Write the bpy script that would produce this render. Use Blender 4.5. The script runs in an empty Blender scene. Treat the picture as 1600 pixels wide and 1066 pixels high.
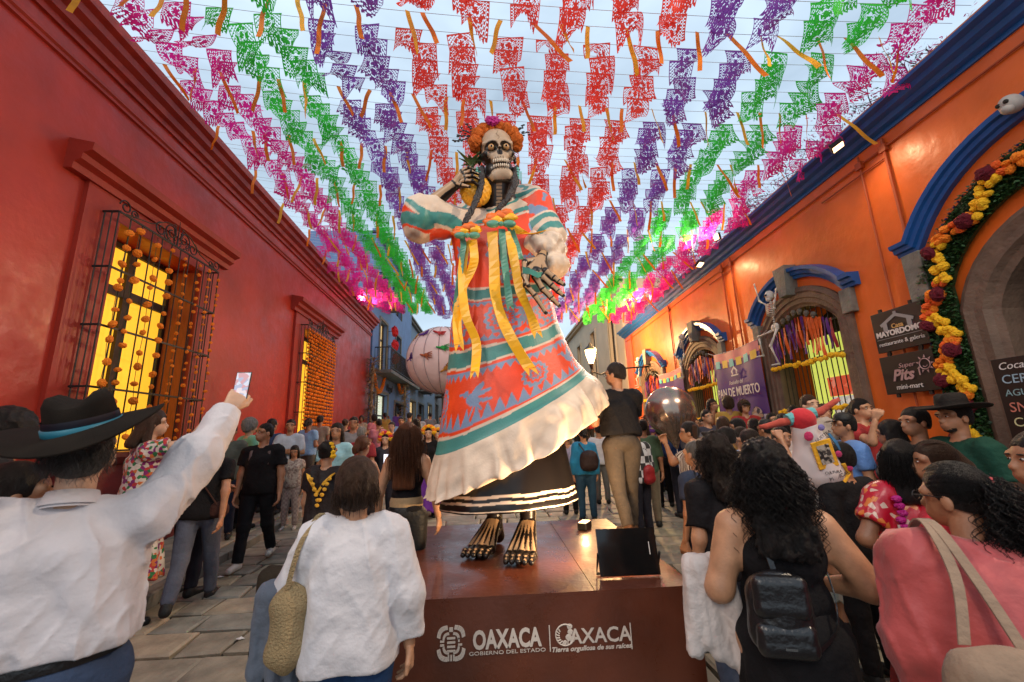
import bpy, bmesh, math, random, zlib
import numpy as np
from mathutils import Vector, Matrix, Euler
R = math.radians
rnd = random.Random(7)
scene = bpy.context.scene
C = scene.collection

# ------------------------------------------------------------------ camera
F = 654.0; CX, CY = 800.0, 533.0; G = 0.07; H = 1.85
def _n(v):
    v = np.array(v, float); return v / np.linalg.norm(v)
YD = _n([-30, 147, F]); UD = _n([-100, -2933, F]); UD = _n(UD - UD.dot(YD) * YD)
XD = np.cross(YD, UD); XD = XD if XD[0] > 0 else -XD
MW = np.array([XD, YD, UD]); CAMP = np.array([0, 0, H])
def ray(px, py): return MW @ _n([px - CX, py - CY, F])
def at(px, py, Y):
    r = ray(px, py); return Vector(CAMP + r * (Y / r[1]))
cam = bpy.data.cameras.new('camera'); camo = bpy.data.objects.new('camera', cam); C.objects.link(camo)
cx = MW[:, 0]; cy = -MW[:, 1]; cz = -MW[:, 2]
camo.matrix_world = Matrix(((cx[0], cy[0], cz[0], 0), (cx[1], cy[1], cz[1], 0), (cx[2], cy[2], cz[2], H), (0, 0, 0, 1)))
cam.sensor_width = 36; cam.lens = F / 1600 * 36; cam.clip_start = 0.05; cam.clip_end = 2000
cam.dof.use_dof = True; cam.dof.focus_distance = 4.3; cam.dof.aperture_fstop = 3.2
scene.camera = camo
# ------------------------------------------------------------------ sky, dusk
W = bpy.data.worlds.new('World'); scene.world = W; W.use_nodes = True
nt = W.node_tree; nt.nodes.clear()
out = nt.nodes.new('ShaderNodeOutputWorld'); bg = nt.nodes.new('ShaderNodeBackground')
sky = nt.nodes.new('ShaderNodeTexSky'); sky.sky_type = 'NISHITA'; sky.sun_disc = False
sky.sun_elevation = R(7); sky.sun_rotation = R(250); sky.altitude = 1500
tc = nt.nodes.new('ShaderNodeTexCoord'); mp = nt.nodes.new('ShaderNodeMapping'); mp.inputs['Scale'].default_value = (1.2, 1.2, 3.0)
nz = nt.nodes.new('ShaderNodeTexNoise'); nz.inputs['Scale'].default_value = 2.2; nz.inputs['Detail'].default_value = 6; nz.inputs['Distortion'].default_value = .5
cr = nt.nodes.new('ShaderNodeValToRGB'); cr.color_ramp.elements[0].position = .28; cr.color_ramp.elements[1].position = .72
cr.color_ramp.elements[0].color = (.45, .45, .45, 1); cr.color_ramp.elements[1].color = (.93, .93, .93, 1)
mx = nt.nodes.new('ShaderNodeMix'); mx.data_type = 'RGBA'; mx.inputs['B'].default_value = (4.9, 6.1, 7.3, 1)
L = nt.links.new
L(tc.outputs['Generated'], mp.inputs['Vector']); L(mp.outputs[0], nz.inputs['Vector']); L(nz.outputs['Fac'], cr.inputs[0])
L(cr.outputs[0], mx.inputs['Factor']); L(sky.outputs[0], mx.inputs['A']); L(mx.outputs['Result'], bg.inputs[0])
bg.inputs[1].default_value = 0.125; L(bg.outputs[0], out.inputs[0])
sun = bpy.data.lights.new('sun', 'SUN'); sun.energy = .7; sun.angle = R(20); sun.color = (1, .86, .74)
so = bpy.data.objects.new('sun', sun); C.objects.link(so); so.rotation_euler = (R(52), 0, R(-25))
scene.view_settings.view_transform = 'Standard'; scene.view_settings.look = 'None'
scene.view_settings.exposure = 0.46; scene.view_settings.gamma = 1
scene.cycles.max_bounces = 5; scene.cycles.diffuse_bounces = 3; scene.cycles.glossy_bounces = 2; scene.cycles.transparent_max_bounces = 6
scene.cycles.transmission_bounces = 3; scene.cycles.sample_clamp_indirect = 4; scene.cycles.use_denoising = True
scene.cycles.caustics_reflective = False; scene.cycles.caustics_refractive = False

# ------------------------------------------------------------------ materials
MATS = {}
def mat(name, col, rough=.7, metal=0, var=.12, vs=6, bump=0, bs=60, emit=None, es=1, spec=.5, coat=0, trans=0, sheen=0, pattern=None, vcol=False, stretch=None, rv=0):
    key = name
    if key in MATS: return MATS[key]
    m = bpy.data.materials.new(name); m.use_nodes = True; MATS[key] = m
    t = m.node_tree; b = t.nodes['Principled BSDF']; L = t.links.new
    b.inputs['Roughness'].default_value = rough; b.inputs['Metallic'].default_value = metal
    b.inputs['Specular IOR Level'].default_value = spec; b.inputs['Coat Weight'].default_value = coat
    if sheen: b.inputs['Sheen Weight'].default_value = sheen
    co = t.nodes.new('ShaderNodeTexCoord'); src = co.outputs['Object']
    if stretch:
        mp = t.nodes.new('ShaderNodeMapping'); mp.inputs['Scale'].default_value = stretch; L(src, mp.inputs[0]); src = mp.outputs[0]
    base = None
    if vcol:
        a = t.nodes.new('ShaderNodeVertexColor'); a.layer_name = 'Col'; base = a.outputs[0]
    elif pattern:
        base = pattern(t, src)
    else:
        rg = t.nodes.new('ShaderNodeRGB'); rg.outputs[0].default_value = (*col, 1); base = rg.outputs[0]
    if var > 0:
        n = t.nodes.new('ShaderNodeTexNoise'); n.inputs['Scale'].default_value = vs; n.inputs['Detail'].default_value = 5; L(src, n.inputs['Vector'])
        mr = t.nodes.new('ShaderNodeMapRange'); mr.inputs['From Min'].default_value = .3; mr.inputs['From Max'].default_value = .7
        mr.inputs['To Min'].default_value = 1 - var; mr.inputs['To Max'].default_value = 1 + var * .6; L(n.outputs['Fac'], mr.inputs[0])
        vm = t.nodes.new('ShaderNodeVectorMath'); vm.operation = 'SCALE'; L(base, vm.inputs[0]); L(mr.outputs[0], vm.inputs['Scale']); base = vm.outputs[0]
    L(base, b.inputs['Base Color'])
    if rv:
        n3 = t.nodes.new('ShaderNodeTexNoise'); n3.inputs['Scale'].default_value = 2.6; n3.inputs['Detail'].default_value = 7; n3.inputs['Roughness'].default_value = .7; L(src, n3.inputs['Vector'])
        m3 = t.nodes.new('ShaderNodeMapRange'); m3.inputs['From Min'].default_value = .35; m3.inputs['From Max'].default_value = .65; m3.inputs['To Min'].default_value = rough - rv; m3.inputs['To Max'].default_value = rough + rv; L(n3.outputs['Fac'], m3.inputs[0]); L(m3.outputs[0], b.inputs['Roughness'])
    if bump:
        n2 = t.nodes.new('ShaderNodeTexNoise'); n2.inputs['Scale'].default_value = bs; n2.inputs['Detail'].default_value = 4; L(src, n2.inputs['Vector'])
        bp = t.nodes.new('ShaderNodeBump'); bp.inputs['Strength'].default_value = bump; bp.inputs['Distance'].default_value = .02
        L(n2.outputs['Fac'], bp.inputs['Height']); L(bp.outputs[0], b.inputs['Normal'])
    if emit: b.inputs['Emission Color'].default_value = (*emit, 1); b.inputs['Emission Strength'].default_value = es
    if trans:
        o = t.nodes['Material Output']; tr = t.nodes.new('ShaderNodeBsdfTranslucent'); L(base, tr.inputs[0])
        ms = t.nodes.new('ShaderNodeMixShader'); ms.inputs[0].default_value = trans; L(b.outputs[0], ms.inputs[1]); L(tr.outputs[0], ms.inputs[2]); L(ms.outputs[0], o.inputs[0])
    return m
def sr(r, g, b): return tuple(((c / 255) / 12.92 if c <= 10 else ((c / 255 + .055) / 1.055) ** 2.4) for c in (r, g, b))
def ramp(t, fac, stops, const=True):
    c = t.nodes.new('ShaderNodeValToRGB'); e = c.color_ramp
    e.interpolation = 'CONSTANT' if const else 'LINEAR'
    while len(e.elements) < len(stops): e.elements.new(.5)
    for el, (p, col) in zip(e.elements, stops): el.position = p; el.color = (*col, 1)
    t.links.new(fac, c.inputs[0]); return c.outputs[0]
def pat_stripes(c1, c2, scale=60, axis=0):
    def f(t, src):
        w = t.nodes.new('ShaderNodeTexWave'); w.inputs['Scale'].default_value = scale; w.bands_direction = 'XYZ'[axis]
        t.links.new(src, w.inputs['Vector']); return ramp(t, w.outputs['Fac'], [(0, c1), (.5, c2)])
    return f
def pat_spots(cols, scale=14, rand=1.0):
    def f(t, src):
        v = t.nodes.new('ShaderNodeTexVoronoi'); v.inputs['Scale'].default_value = scale; v.inputs['Randomness'].default_value = rand
        t.links.new(src, v.inputs['Vector']); s = t.nodes.new('ShaderNodeSeparateColor'); t.links.new(v.outputs['Color'], s.inputs[0])
        st = [(i / len(cols), c) for i, c in enumerate(cols)]
        return ramp(t, s.outputs[0], st)
    return f
def pat_dots(bgc, dot, scale=14, size=.25):
    def f(t, src):
        v = t.nodes.new('ShaderNodeTexVoronoi'); v.inputs['Scale'].default_value = scale
        t.links.new(src, v.inputs['Vector']); return ramp(t, v.outputs['Distance'], [(0, dot), (size, bgc)])
    return f
def pat_check(c1, c2, scale=12):
    def f(t, src):
        k = t.nodes.new('ShaderNodeTexChecker'); k.inputs['Scale'].default_value = scale
        k.inputs['Color1'].default_value = (*c1, 1); k.inputs['Color2'].default_value = (*c2, 1); t.links.new(src, k.inputs['Vector']); return k.outputs[0]
    return f
# ------------------------------------------------------------------ objects
def link(name, me, m=None, parent=None):
    o = bpy.data.objects.new(name, me); C.objects.link(o)
    if m is not None:
        for mm in (m if isinstance(m, (list, tuple)) else [m]): me.materials.append(mm)
    if parent: o.parent = parent
    return o
def tag(o, label=None, cat=None, group=None, kind=None):
    if label: o['label'] = label
    if cat: o['category'] = cat
    if group: o['group'] = group
    if kind: o['kind'] = kind
    return o
def thing(name, label, cat, loc=(0, 0, 0), rz=0, group=None):
    o = bpy.data.objects.new(name, None); C.objects.link(o); o.empty_display_size = .1
    o.location = loc; o.rotation_euler = (0, 0, rz); return tag(o, label, cat, group)
def dup(o, parent=None):
    c = o.copy(); C.objects.link(c)
    if parent: c.parent = parent
    return c
class MB:
    def __init__(s): s.v = []; s.f = []; s.mi = []; s.sm = []; s.cur = 0; s.smooth = False
    def add(s, vs, fs):
        n = len(s.v); s.v += [tuple(v) for v in vs]
        for f in fs: s.f.append(tuple(i + n for i in f)); s.mi.append(s.cur); s.sm.append(s.smooth)
    def box(s, a, b, M=None):
        x0, y0, z0 = a; x1, y1, z1 = b
        vs = [(x0, y0, z0), (x1, y0, z0), (x1, y1, z0), (x0, y1, z0), (x0, y0, z1), (x1, y0, z1), (x1, y1, z1), (x0, y1, z1)]
        if M is not None: vs = [M @ Vector(v) for v in vs]
        s.add(vs, [(0, 3, 2, 1), (4, 5, 6, 7), (0, 1, 5, 4), (1, 2, 6, 5), (2, 3, 7, 6), (3, 0, 4, 7)])
    def tube(s, pts, r, n=6, cap=True, close=False):
        pts = [Vector(p) for p in pts]; N = len(pts); rs = r if isinstance(r, (list, tuple)) else [r] * N
        up = None; rings = []
        for i, p in enumerate(pts):
            if close: d = pts[(i + 1) % N] - pts[i - 1]
            else: d = pts[min(i + 1, N - 1)] - pts[max(i - 1, 0)]
            if d.length < 1e-9: d = Vector((0, 0, 1))
            d.normalize()
            if up is None:
                up = Vector((0, 0, 1)) if abs(d.z) < .9 else Vector((1, 0, 0))
            u = (up - d * up.dot(d));
            if u.length < 1e-6: u = d.orthogonal()
            u.normalize(); up = u; w = d.cross(u)
            rings.append([p + (u * math.cos(2 * math.pi * k / n) + w * math.sin(2 * math.pi * k / n)) * rs[i] for k in range(n)])
        vs = [v for r_ in rings for v in r_]; fs = []
        M_ = N if close else N - 1
        for i in range(M_):
            j = (i + 1) % N
            for k in range(n):
                fs.append((i * n + k, i * n + (k + 1) % n, j * n + (k + 1) % n, j * n + k))
        if cap and not close: fs.append(tuple(range(n))[::-1]); fs.append(tuple((N - 1) * n + k for k in range(n)))
        s.add(vs, fs)
    def lathe(s, prof, n=24, M=None, fn=None, cap=True):
        vs = []
        for (r, z) in prof:
            for k in range(n):
                a = 2 * math.pi * k / n; v = Vector((r * math.cos(a), r * math.sin(a), z))
                if fn: v = fn(v)
                if M is not None: v = M @ v
                vs.append(v)
        fs = []
        for i in range(len(prof) - 1):
            for k in range(n): fs.append((i * n + k, i * n + (k + 1) % n, (i + 1) * n + (k + 1) % n, (i + 1) * n + k))
        if cap: fs.append(tuple(range(n))[::-1]); fs.append(tuple((len(prof) - 1) * n + k for k in range(n)))
        s.add(vs, fs)
    def ball(s, c, r, n=8, m=6, jit=0, sc=(1, 1, 1), rg=None):
        prof = []; vs = []; c = Vector(c)
        vs.append(c + Vector((0, 0, r * sc[2])))
        for i in range(1, m):
            for k in range(n):
                a = math.pi * i / m; b = 2 * math.pi * (k + .5 * (i % 2)) / n; q = 1 + ((rg or rnd).uniform(-jit, jit) if jit else 0)
                vs.append(c + Vector((math.sin(a) * math.cos(b) * sc[0], math.sin(a) * math.sin(b) * sc[1], math.cos(a) * sc[2])) * r * q)
        vs.append(c - Vector((0, 0, r * sc[2]))); fs = []
        for k in range(n): fs.append((0, 1 + k, 1 + (k + 1) % n)); fs.append((len(vs) - 1, 1 + (m - 2) * n + (k + 1) % n, 1 + (m - 2) * n + k))
        for i in range(m - 2):
            for k in range(n): fs.append((1 + i * n + k, 1 + (i + 1) * n + k, 1 + (i + 1) * n + (k + 1) % n, 1 + i * n + (k + 1) % n))
        s.add(vs, fs)
    def strip(s, pts, w, side, th=.004):
        """a band with thickness along pts; side = width direction"""
        pts = [Vector(p) for p in pts]; N = len(pts); vs = []; ws = w if isinstance(w, (list, tuple)) else [w] * N
        for i, p in enumerate(pts):
            sd = side[i] if isinstance(side, list) else side; sd = Vector(sd).normalized()
            d = (pts[min(i + 1, N - 1)] - pts[max(i - 1, 0)]).normalized(); nn = d.cross(sd).normalized() * th / 2
            a = sd * ws[i] / 2; vs += [p - a - nn, p + a - nn, p + a + nn, p - a + nn]
        fs = [(0, 1, 2, 3)[::-1], tuple((N - 1) * 4 + k for k in range(4))]
        for i in range(N - 1):
            for k in range(4): fs.append((i * 4 + k, i * 4 + (k + 1) % 4, (i + 1) * 4 + (k + 1) % 4, (i + 1) * 4 + k))
        s.add(vs, fs)
    def prism(s, poly, ax, a, b, M=None):
        """extrude 2-D poly along axis ax (0,1,2) from a to b"""
        def P(u, v, t): return {0: (t, u, v), 1: (u, t, v), 2: (u, v, t)}[ax]
        n = len(poly); vs = [P(u, v, a) for u, v in poly] + [P(u, v, b) for u, v in poly]
        if M is not None: vs = [M @ Vector(v) for v in vs]
        fs = [tuple(range(n))[::-1], tuple(range(n, 2 * n))] + [(i, (i + 1) % n, n + (i + 1) % n, n + i) for i in range(n)]
        s.add(vs, fs)
    def mesh(s, name='m', smooth=None):
        me = bpy.data.meshes.new(name); me.from_pydata(s.v, [], s.f)
        me.polygons.foreach_set('material_index', s.mi)
        sm = s.sm if smooth is None else [smooth] * len(s.f)
        me.polygons.foreach_set('use_smooth', sm)
        bm = bmesh.new(); bm.from_mesh(me); bmesh.ops.recalc_face_normals(bm, faces=bm.faces); bm.to_mesh(me); bm.free()
        me.update(); return me
    def build(s, name, m=None, parent=None, smooth=None): return link(name, s.mesh(name, smooth), m, parent)
def box_obj(name, a, b, m, parent=None, bevel=0):
    mb = MB(); mb.box(a, b); o = mb.build(name, m, parent)
    if bevel:
        bm = bmesh.new(); bm.from_mesh(o.data); bmesh.ops.bevel(bm, geom=bm.edges[:], offset=bevel, segments=2, affect='EDGES', profile=.5); bm.to_mesh(o.data); bm.free()
    return o
def text(name, body, m, parent, loc, rot, size, ext=.003, off=0, align='CENTER', shear=0, sx=1.0):
    cu = bpy.data.curves.new(name, 'FONT'); cu.body = body; cu.size = size; cu.extrude = ext; cu.offset = off; cu.align_x = align; cu.align_y = 'CENTER'; cu.shear = shear
    cu.resolution_u = 3; o = bpy.data.objects.new(name, cu); C.objects.link(o); cu.materials.append(m); o.location = loc; o.rotation_euler = rot; o.scale = (sx, 1, 1)
    me = bpy.data.meshes.new_from_object(o); bpy.data.objects.remove(o); o = bpy.data.objects.new(name, me); C.objects.link(o); o.location = loc; o.rotation_euler = rot; o.scale = (sx, 1, 1)
    if not me.materials: me.materials.append(m)
    if parent: o.parent = parent
    return o
# ------------------------------------------------------------------ distance-field bodies (surface nets)
def vnoise(x, y, z, seed=0):
    xi = np.floor(x).astype(np.int32); yi = np.floor(y).astype(np.int32); zi = np.floor(z).astype(np.int32)
    xf = x - xi; yf = y - yi; zf = z - zi; xf = xf * xf * (3 - 2 * xf); yf = yf * yf * (3 - 2 * yf); zf = zf * zf * (3 - 2 * zf)
    tab = np.random.RandomState(seed).rand(4096).astype(np.float32)
    def h(a, b, c): return tab[(a * 73856093 ^ b * 19349663 ^ c * 83492791) & 4095]
    o = 0
    for dx in (0, 1):
        for dy in (0, 1):
            for dz in (0, 1):
                o = o + h(xi + dx, yi + dy, zi + dz) * ((xf if dx else 1 - xf) * (yf if dy else 1 - yf) * (zf if dz else 1 - zf))
    return o * 2 - 1
def cone(a, b, ra, rb, flat=0, neg=0, k=None): return dict(t='c', a=np.array(a, float), b=np.array(b, float), ra=ra, rb=rb, flat=flat, neg=neg, k=k)
def ell(c, r, rot=None, neg=0, k=None): return dict(t='e', a=np.array(c, float), r=np.array(r, float), rot=rot, neg=neg, k=k)
def psdf(p, X, Y, Z, dil):
    if p['t'] == 'c':
        a, b = p['a'], p['b']; d = b - a; L2 = max(d.dot(d), 1e-9)
        x = X - a[0]; y = Y - a[1]; z = Z - a[2]; t0 = (x * d[0] + y * d[1] + z * d[2]) / L2; t = np.clip(t0, 0, 1)
        q = np.sqrt((x - d[0] * t) ** 2 + (y - d[1] * t) ** 2 + (z - d[2] * t) ** 2) - (p['ra'] + (p['rb'] - p['ra']) * t) - dil
        if p['flat']: q = np.maximum(q, (t0 - 1) * math.sqrt(L2))
        return q
    c = p['a']; r = p['r'] + dil; x = X - c[0]; y = Y - c[1]; z = Z - c[2]
    if p['rot'] is not None:
        m = np.array(p['rot']); x, y, z = (m[0, 0] * x + m[1, 0] * y + m[2, 0] * z, m[0, 1] * x + m[1, 1] * y + m[2, 1] * z, m[0, 2] * x + m[1, 2] * y + m[2, 2] * z)
    k0 = np.sqrt((x / r[0]) ** 2 + (y / r[1]) ** 2 + (z / r[2]) ** 2); k1 = np.sqrt((x / r[0] ** 2) ** 2 + (y / r[1] ** 2) ** 2 + (z / r[2] ** 2) ** 2) + 1e-6
    return k0 * (k0 - 1) / k1
def sdf(prims, res, k=.03, dil=0, fn=None, pad=.03):
    lo = np.full(3, 1e9); hi = -lo
    for p in prims:
        if p['neg']: continue
        if p['t'] == 'c': m = max(p['ra'], p['rb']) + dil; l = np.minimum(p['a'], p['b']) - m; u = np.maximum(p['a'], p['b']) + m
        else: m = (max(p['r']) if p['rot'] is not None else p['r']) + dil; l = p['a'] - m; u = p['a'] + m
        lo = np.minimum(lo, l); hi = np.maximum(hi, u)
    lo -= pad + res; hi += pad + res; n = np.ceil((hi - lo) / res).astype(int) + 1
    ax = [(lo[i] + np.arange(n[i]) * res).astype(np.float32) for i in range(3)]
    V = np.full(n, .5, np.float32)
    for p in prims:
        kk = p['k'] if p['k'] is not None else k
        mg = dil + kk + res * 2 + .02
        if p['t'] == 'c': m = max(p['ra'], p['rb']) + mg; l = np.minimum(p['a'], p['b']) - m; u = np.maximum(p['a'], p['b']) + m
        else: m = max(p['r']) + mg if p['rot'] is not None else p['r'] + mg; l = p['a'] - m; u = p['a'] + m
        i0 = np.clip(np.floor((l - lo) / res).astype(int), 0, n); i1 = np.clip(np.ceil((u - lo) / res).astype(int) + 1, 0, n)
        if (i1 <= i0).any(): continue
        sl = tuple(slice(i0[i], i1[i]) for i in range(3))
        X = ax[0][sl[0], None, None]; Y = ax[1][None, sl[1], None]; Z = ax[2][None, None, sl[2]]
        d = psdf(p, X, Y, Z, 0 if p['neg'] else dil); v = V[sl]
        if p['neg']:
            h = np.maximum(kk - np.abs(v + d), 0) / kk; V[sl] = np.maximum(v, -d) + h * h * kk / 4
        else:
            h = np.maximum(kk - np.abs(v - d), 0) / kk; V[sl] = np.minimum(v, d) - h * h * kk / 4
    if fn is not None: V = fn(ax[0][:, None, None], ax[1][None, :, None], ax[2][None, None, :], V).astype(np.float32)
    V[0] = V[-1] = .5; V[:, 0] = V[:, -1] = .5; V[:, :, 0] = V[:, :, -1] = .5
    return nets(V, lo, res)
def nets(V, lo, res):
    s = V < 0; n = np.array(V.shape); cnt = np.zeros(n - 1, np.int8)
    for dx in (0, 1):
        for dy in (0, 1):
            for dz in (0, 1): cnt += s[dx:n[0] - 1 + dx, dy:n[1] - 1 + dy, dz:n[2] - 1 + dz]
    I, J, K = np.nonzero((cnt > 0) & (cnt < 8)); N = len(I)
    acc = np.zeros((N, 3), np.float32); c = np.zeros(N, np.float32)
    cs = [(0, 0, 0), (1, 0, 0), (0, 1, 0), (1, 1, 0), (0, 0, 1), (1, 0, 1), (0, 1, 1), (1, 1, 1)]
    vals = [V[I + a, J + b, K + d] for a, b, d in cs]
    for i in range(8):
        for j in range(i + 1, 8):
            if sum(abs(cs[i][q] - cs[j][q]) for q in range(3)) != 1: continue
            a, b = vals[i], vals[j]; m = (a < 0) != (b < 0); t = np.where(m, a / np.where(m, a - b, 1), 0)
            for q in range(3): acc[:, q] += np.where(m, cs[i][q] + t * (cs[j][q] - cs[i][q]), 0)
            c += m
    vs = (acc / np.maximum(c, 1)[:, None] + np.stack([I, J, K], 1)) * res + lo
    idx = np.full(n - 1, -1, np.int32); idx[I, J, K] = np.arange(N); fs = []
    for axx in range(3):
        a = np.moveaxis(s, axx, 0); d = a[:-1] != a[1:]; d[:, 0] = False; d[:, :, 0] = False; d[:, -1] = False; d[:, :, -1] = False
        A, B, D = np.nonzero(d); fl = a[A, B, D]; im = np.moveaxis(idx, axx, 0)
        q = np.stack([im[A, B - 1, D - 1], im[A, B, D - 1], im[A, B, D], im[A, B - 1, D]], 1)
        if axx == 1: q = q[:, ::-1]
        q[~fl] = q[~fl][:, ::-1]; fs.append(q)
    return vs.astype(np.float32), np.concatenate(fs)
def npmesh(name, parts, smooth=True):
    """parts = [(verts, quads, material index)]"""
    vs = []; fs = []; mi = []; n = 0
    for v, f, m in parts:
        if len(f) == 0: continue
        vs.append(v); fs.append(f + n); mi.append(np.full(len(f), m)); n += len(v)
    me = bpy.data.meshes.new(name)
    if not vs: return me
    v = np.concatenate(vs).astype(np.float32); f = np.concatenate(fs).astype(np.int32); mi = np.concatenate(mi).astype(np.int32)
    me.vertices.add(len(v)); me.vertices.foreach_set('co', v.ravel()); me.loops.add(f.size); me.loops.foreach_set('vertex_index', f.ravel())
    me.polygons.add(len(f)); me.polygons.foreach_set('loop_start', np.arange(0, f.size, 4, dtype=np.int32)); me.polygons.foreach_set('loop_total', np.full(len(f), 4, np.int32))
    me.polygons.foreach_set('material_index', mi); me.polygons.foreach_set('use_smooth', np.full(len(f), smooth)); me.update(calc_edges=True); return me
def gz(x, y):
    z = G * y
    if x < -3.36 or x > 3.95: z += .12
    return z
# ================================================================== ground
M_stone = [mat('paving_%d' % i, c, .62, var=.35, vs=5, bump=.5, bs=22) for i, c in enumerate([(.27, .23, .17), (.34, .28, .20), (.21, .19, .15), (.29, .26, .18), (.24, .23, .19)])]
M_mortar = mat('mortar', (.075, .065, .05), .9, bump=.6, bs=40)
def slope_sheet(name, x0, x1, y0, y1, dz, m):
    mb = MB(); mb.box((x0, y0, 0), (x1, y1, 0)); me = mb.mesh(name)
    vs = [(x0, y0, G * y0 + dz), (x1, y0, G * y0 + dz), (x1, y1, G * y1 + dz), (x0, y1, G * y1 + dz)]
    me = bpy.data.meshes.new(name); me.from_pydata(vs, [], [(0, 1, 2, 3)]); me.update()
    return tag(link(name, me, m), kind='structure')
street = slope_sheet('street', -60, 60, -6, 300, -.03, M_mortar)
def slab_mesh(w, d, h, rg, jit=.02):
    e = min(.022, w * .2); q = [(-w / 2, -d / 2), (w / 2, -d / 2), (w / 2, d / 2), (-w / 2, d / 2)]
    q = [(a + rg.uniform(-jit, jit), b + rg.uniform(-jit, jit)) for a, b in q]
    t = [(a * (1 - 2 * e / w), b * (1 - 2 * e / d)) for a, b in q]
    zt = [h + rg.uniform(-.005, .005) for _ in q]
    vs = [(a, b, -.03) for a, b in q] + [(a, b, h - .012) for a, b in q] + [(t[i][0], t[i][1], zt[i]) for i in range(4)]
    fs = []
    for l in (0, 4):
        for i in range(4): fs.append((l + i, l + (i + 1) % 4, l + 4 + (i + 1) % 4, l + 4 + i))
    fs.append((8, 9, 10, 11)); return vs, fs
def paving(parent, x0, x1, y0, y1, row, wmin, wmax, dz, name, seed, limit=140, seen=lambda x, y: True):
    rg = random.Random(seed); y = y0; st = []
    while y < y1:
        d = row * rg.uniform(.85, 1.15); x = x0 + rg.uniform(-.1, 0)
        while x < x1:
            w = rg.uniform(wmin, wmax); w = min(w, x1 - x + .02)
            if x1 - (x + w) < .12: w = x1 - x
            if w < .05: break
            st.append((x + w / 2, y + d / 2, w - .022, d - .022)); x += w
        y += d
    st.sort(key=lambda s: (0 if seen(s[0], s[1]) else 1, s[1])); mbs = MB(); rest = []
    sh = math.atan(G)
    for i, (x, y, w, d) in enumerate(st):
        vs, fs = slab_mesh(w, d, .012 + rg.uniform(-.006, .008), rg)
        mt = M_stone[rg.randrange(5)]
        if i < limit:
            me = bpy.data.meshes.new(name); me.from_pydata(vs, [], fs); me.update()
            o = link(name, me, mt, parent); o.location = (x, y, G * y + dz + .03); o.rotation_euler = (sh, 0, 0)
        else:
            mbs.cur = M_stone.index(mt); mbs.add([(a + x, b + y, c + G * (y + b) + dz + .03) for a, b, c in vs], fs)
    if mbs.v: tag(mbs.build(name + '_mass', M_stone, parent), kind='stuff')
paving(street, -3.36, 3.93, 1.0, 26, .34, .3, .62, -.03, 'paving_stone', 3, 290, lambda x, y: 1.4 < y < 9.5)
M_kerb = mat('kerb_stone', (.2, .19, .16), .7, var=.3, vs=4, bump=.5, bs=25)
for nm, x0, x1, sd in (('sidewalk', -6.0, -3.54, 5), ('sidewalk', 4.12, 6.6, 6)):
    sw = slope_sheet(nm, x0, x1, -2, 60, .085, M_mortar)
    paving(sw, x0 + .6 if x0 < 0 else x0, x1 if x0 < 0 else x1 - .5, 1.5, 24, .55, .4, .8, .085, 'flagstone', sd, 130)
    xk = -3.45 if x0 < 0 else 4.03; y = 1.0; rg = random.Random(sd)
    while y < 24:
        l = rg.uniform(.6, 1.0); vs, fs = slab_mesh(.18, l - .015, .13, rg, .006); me = bpy.data.meshes.new('kerb'); me.from_pydata(vs, [], fs); me.update()
        o = link('kerb', me, M_kerb, sw); o.location = (xk, y + l / 2, G * (y + l / 2) - .01); o.rotation_euler = (math.atan(G), 0, 0); y += l
# bits of litter on the stones
M_paper = mat('litter_paper', (.7, .7, .68), .8)
for i, (px, py, Y) in enumerate([(343, 905, 0), (408, 941, 0), (375, 1003, 0), (396, 1060, 0)]):
    r = ray(px, py); t = -H / (r[2] - G * r[1]); p = CAMP + r * t
    mb = MB(); mb.add([(-.03, -.02, .002), (.028, -.025, .006), (.034, .02, .002), (-.02, .026, .009), (0, 0, .016)], [(0, 1, 4), (1, 2, 4), (2, 3, 4), (3, 0, 4), (0, 3, 2, 1)])
    o = mb.build('paper_scrap', M_paper); o.location = (p[0], p[1], p[2] + .02); o.rotation_euler = (0, 0, i * 1.3)
    tag(o, ['white paper scrap beside the left kerb, farther one', 'white paper scrap on the street stones, middle one', 'pale paper scrap near the white-bloused woman\'s bag', 'small yellowish scrap nearest the camera on the stones'][i], 'litter', 'paper scraps on the street')

# ================================================================== left red building
M_red = mat('red_stucco', (.40, .030, .014), .42, var=.24, vs=1.1, bump=.35, bs=7, spec=.5, rv=.12)
M_redtrim = mat('red_trim', (.33, .028, .014), .5, var=.15, vs=2, bump=.2, bs=14)
M_redbase = mat('red_plinth', (.13, .012, .012), .55, var=.2, vs=2, bump=.3, bs=14)
M_iron = mat('wrought_iron', (.02, .017, .016), .5, .3, var=.3, vs=20)
M_dwood = mat('dark_wood', (.035, .02, .012), .6, var=.3, vs=8, stretch=(8, 8, 1))
M_rwood = mat('red_brown_wood', (.28, .055, .02), .45, var=.25, vs=8, stretch=(8, 8, 1))
M_mari = [mat('marigold_orange', (.95, .25, .008), .8, var=.2, vs=60, bump=.4, bs=150), mat('marigold_yellow', (1, .56, .012), .8, var=.18, vs=60, bump=.4, bs=150), mat('marigold_deep', (.88, .13, .012), .8, var=.2, vs=60, bump=.4, bs=150)]
M_wine = mat('wine_flower', (.24, .004, .025), .9, var=.35, vs=60, bump=1, bs=150)
M_string = mat('green_string', (.05, .07, .02), .8)
def marigold_mesh(seed=1, n=18, m=12, jit=.15, r=1.0, sc=(1, 1, .75)):
    mb = MB(); mb.ball((0, 0, 0), r, n, m, jit, sc, random.Random(seed)); return mb.mesh('marigold', smooth=False)
MARI = [marigold_mesh(s) for s in (1, 2, 3)]
for i_, me_ in enumerate(MARI): me_.materials.append(M_mari[0])
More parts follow.
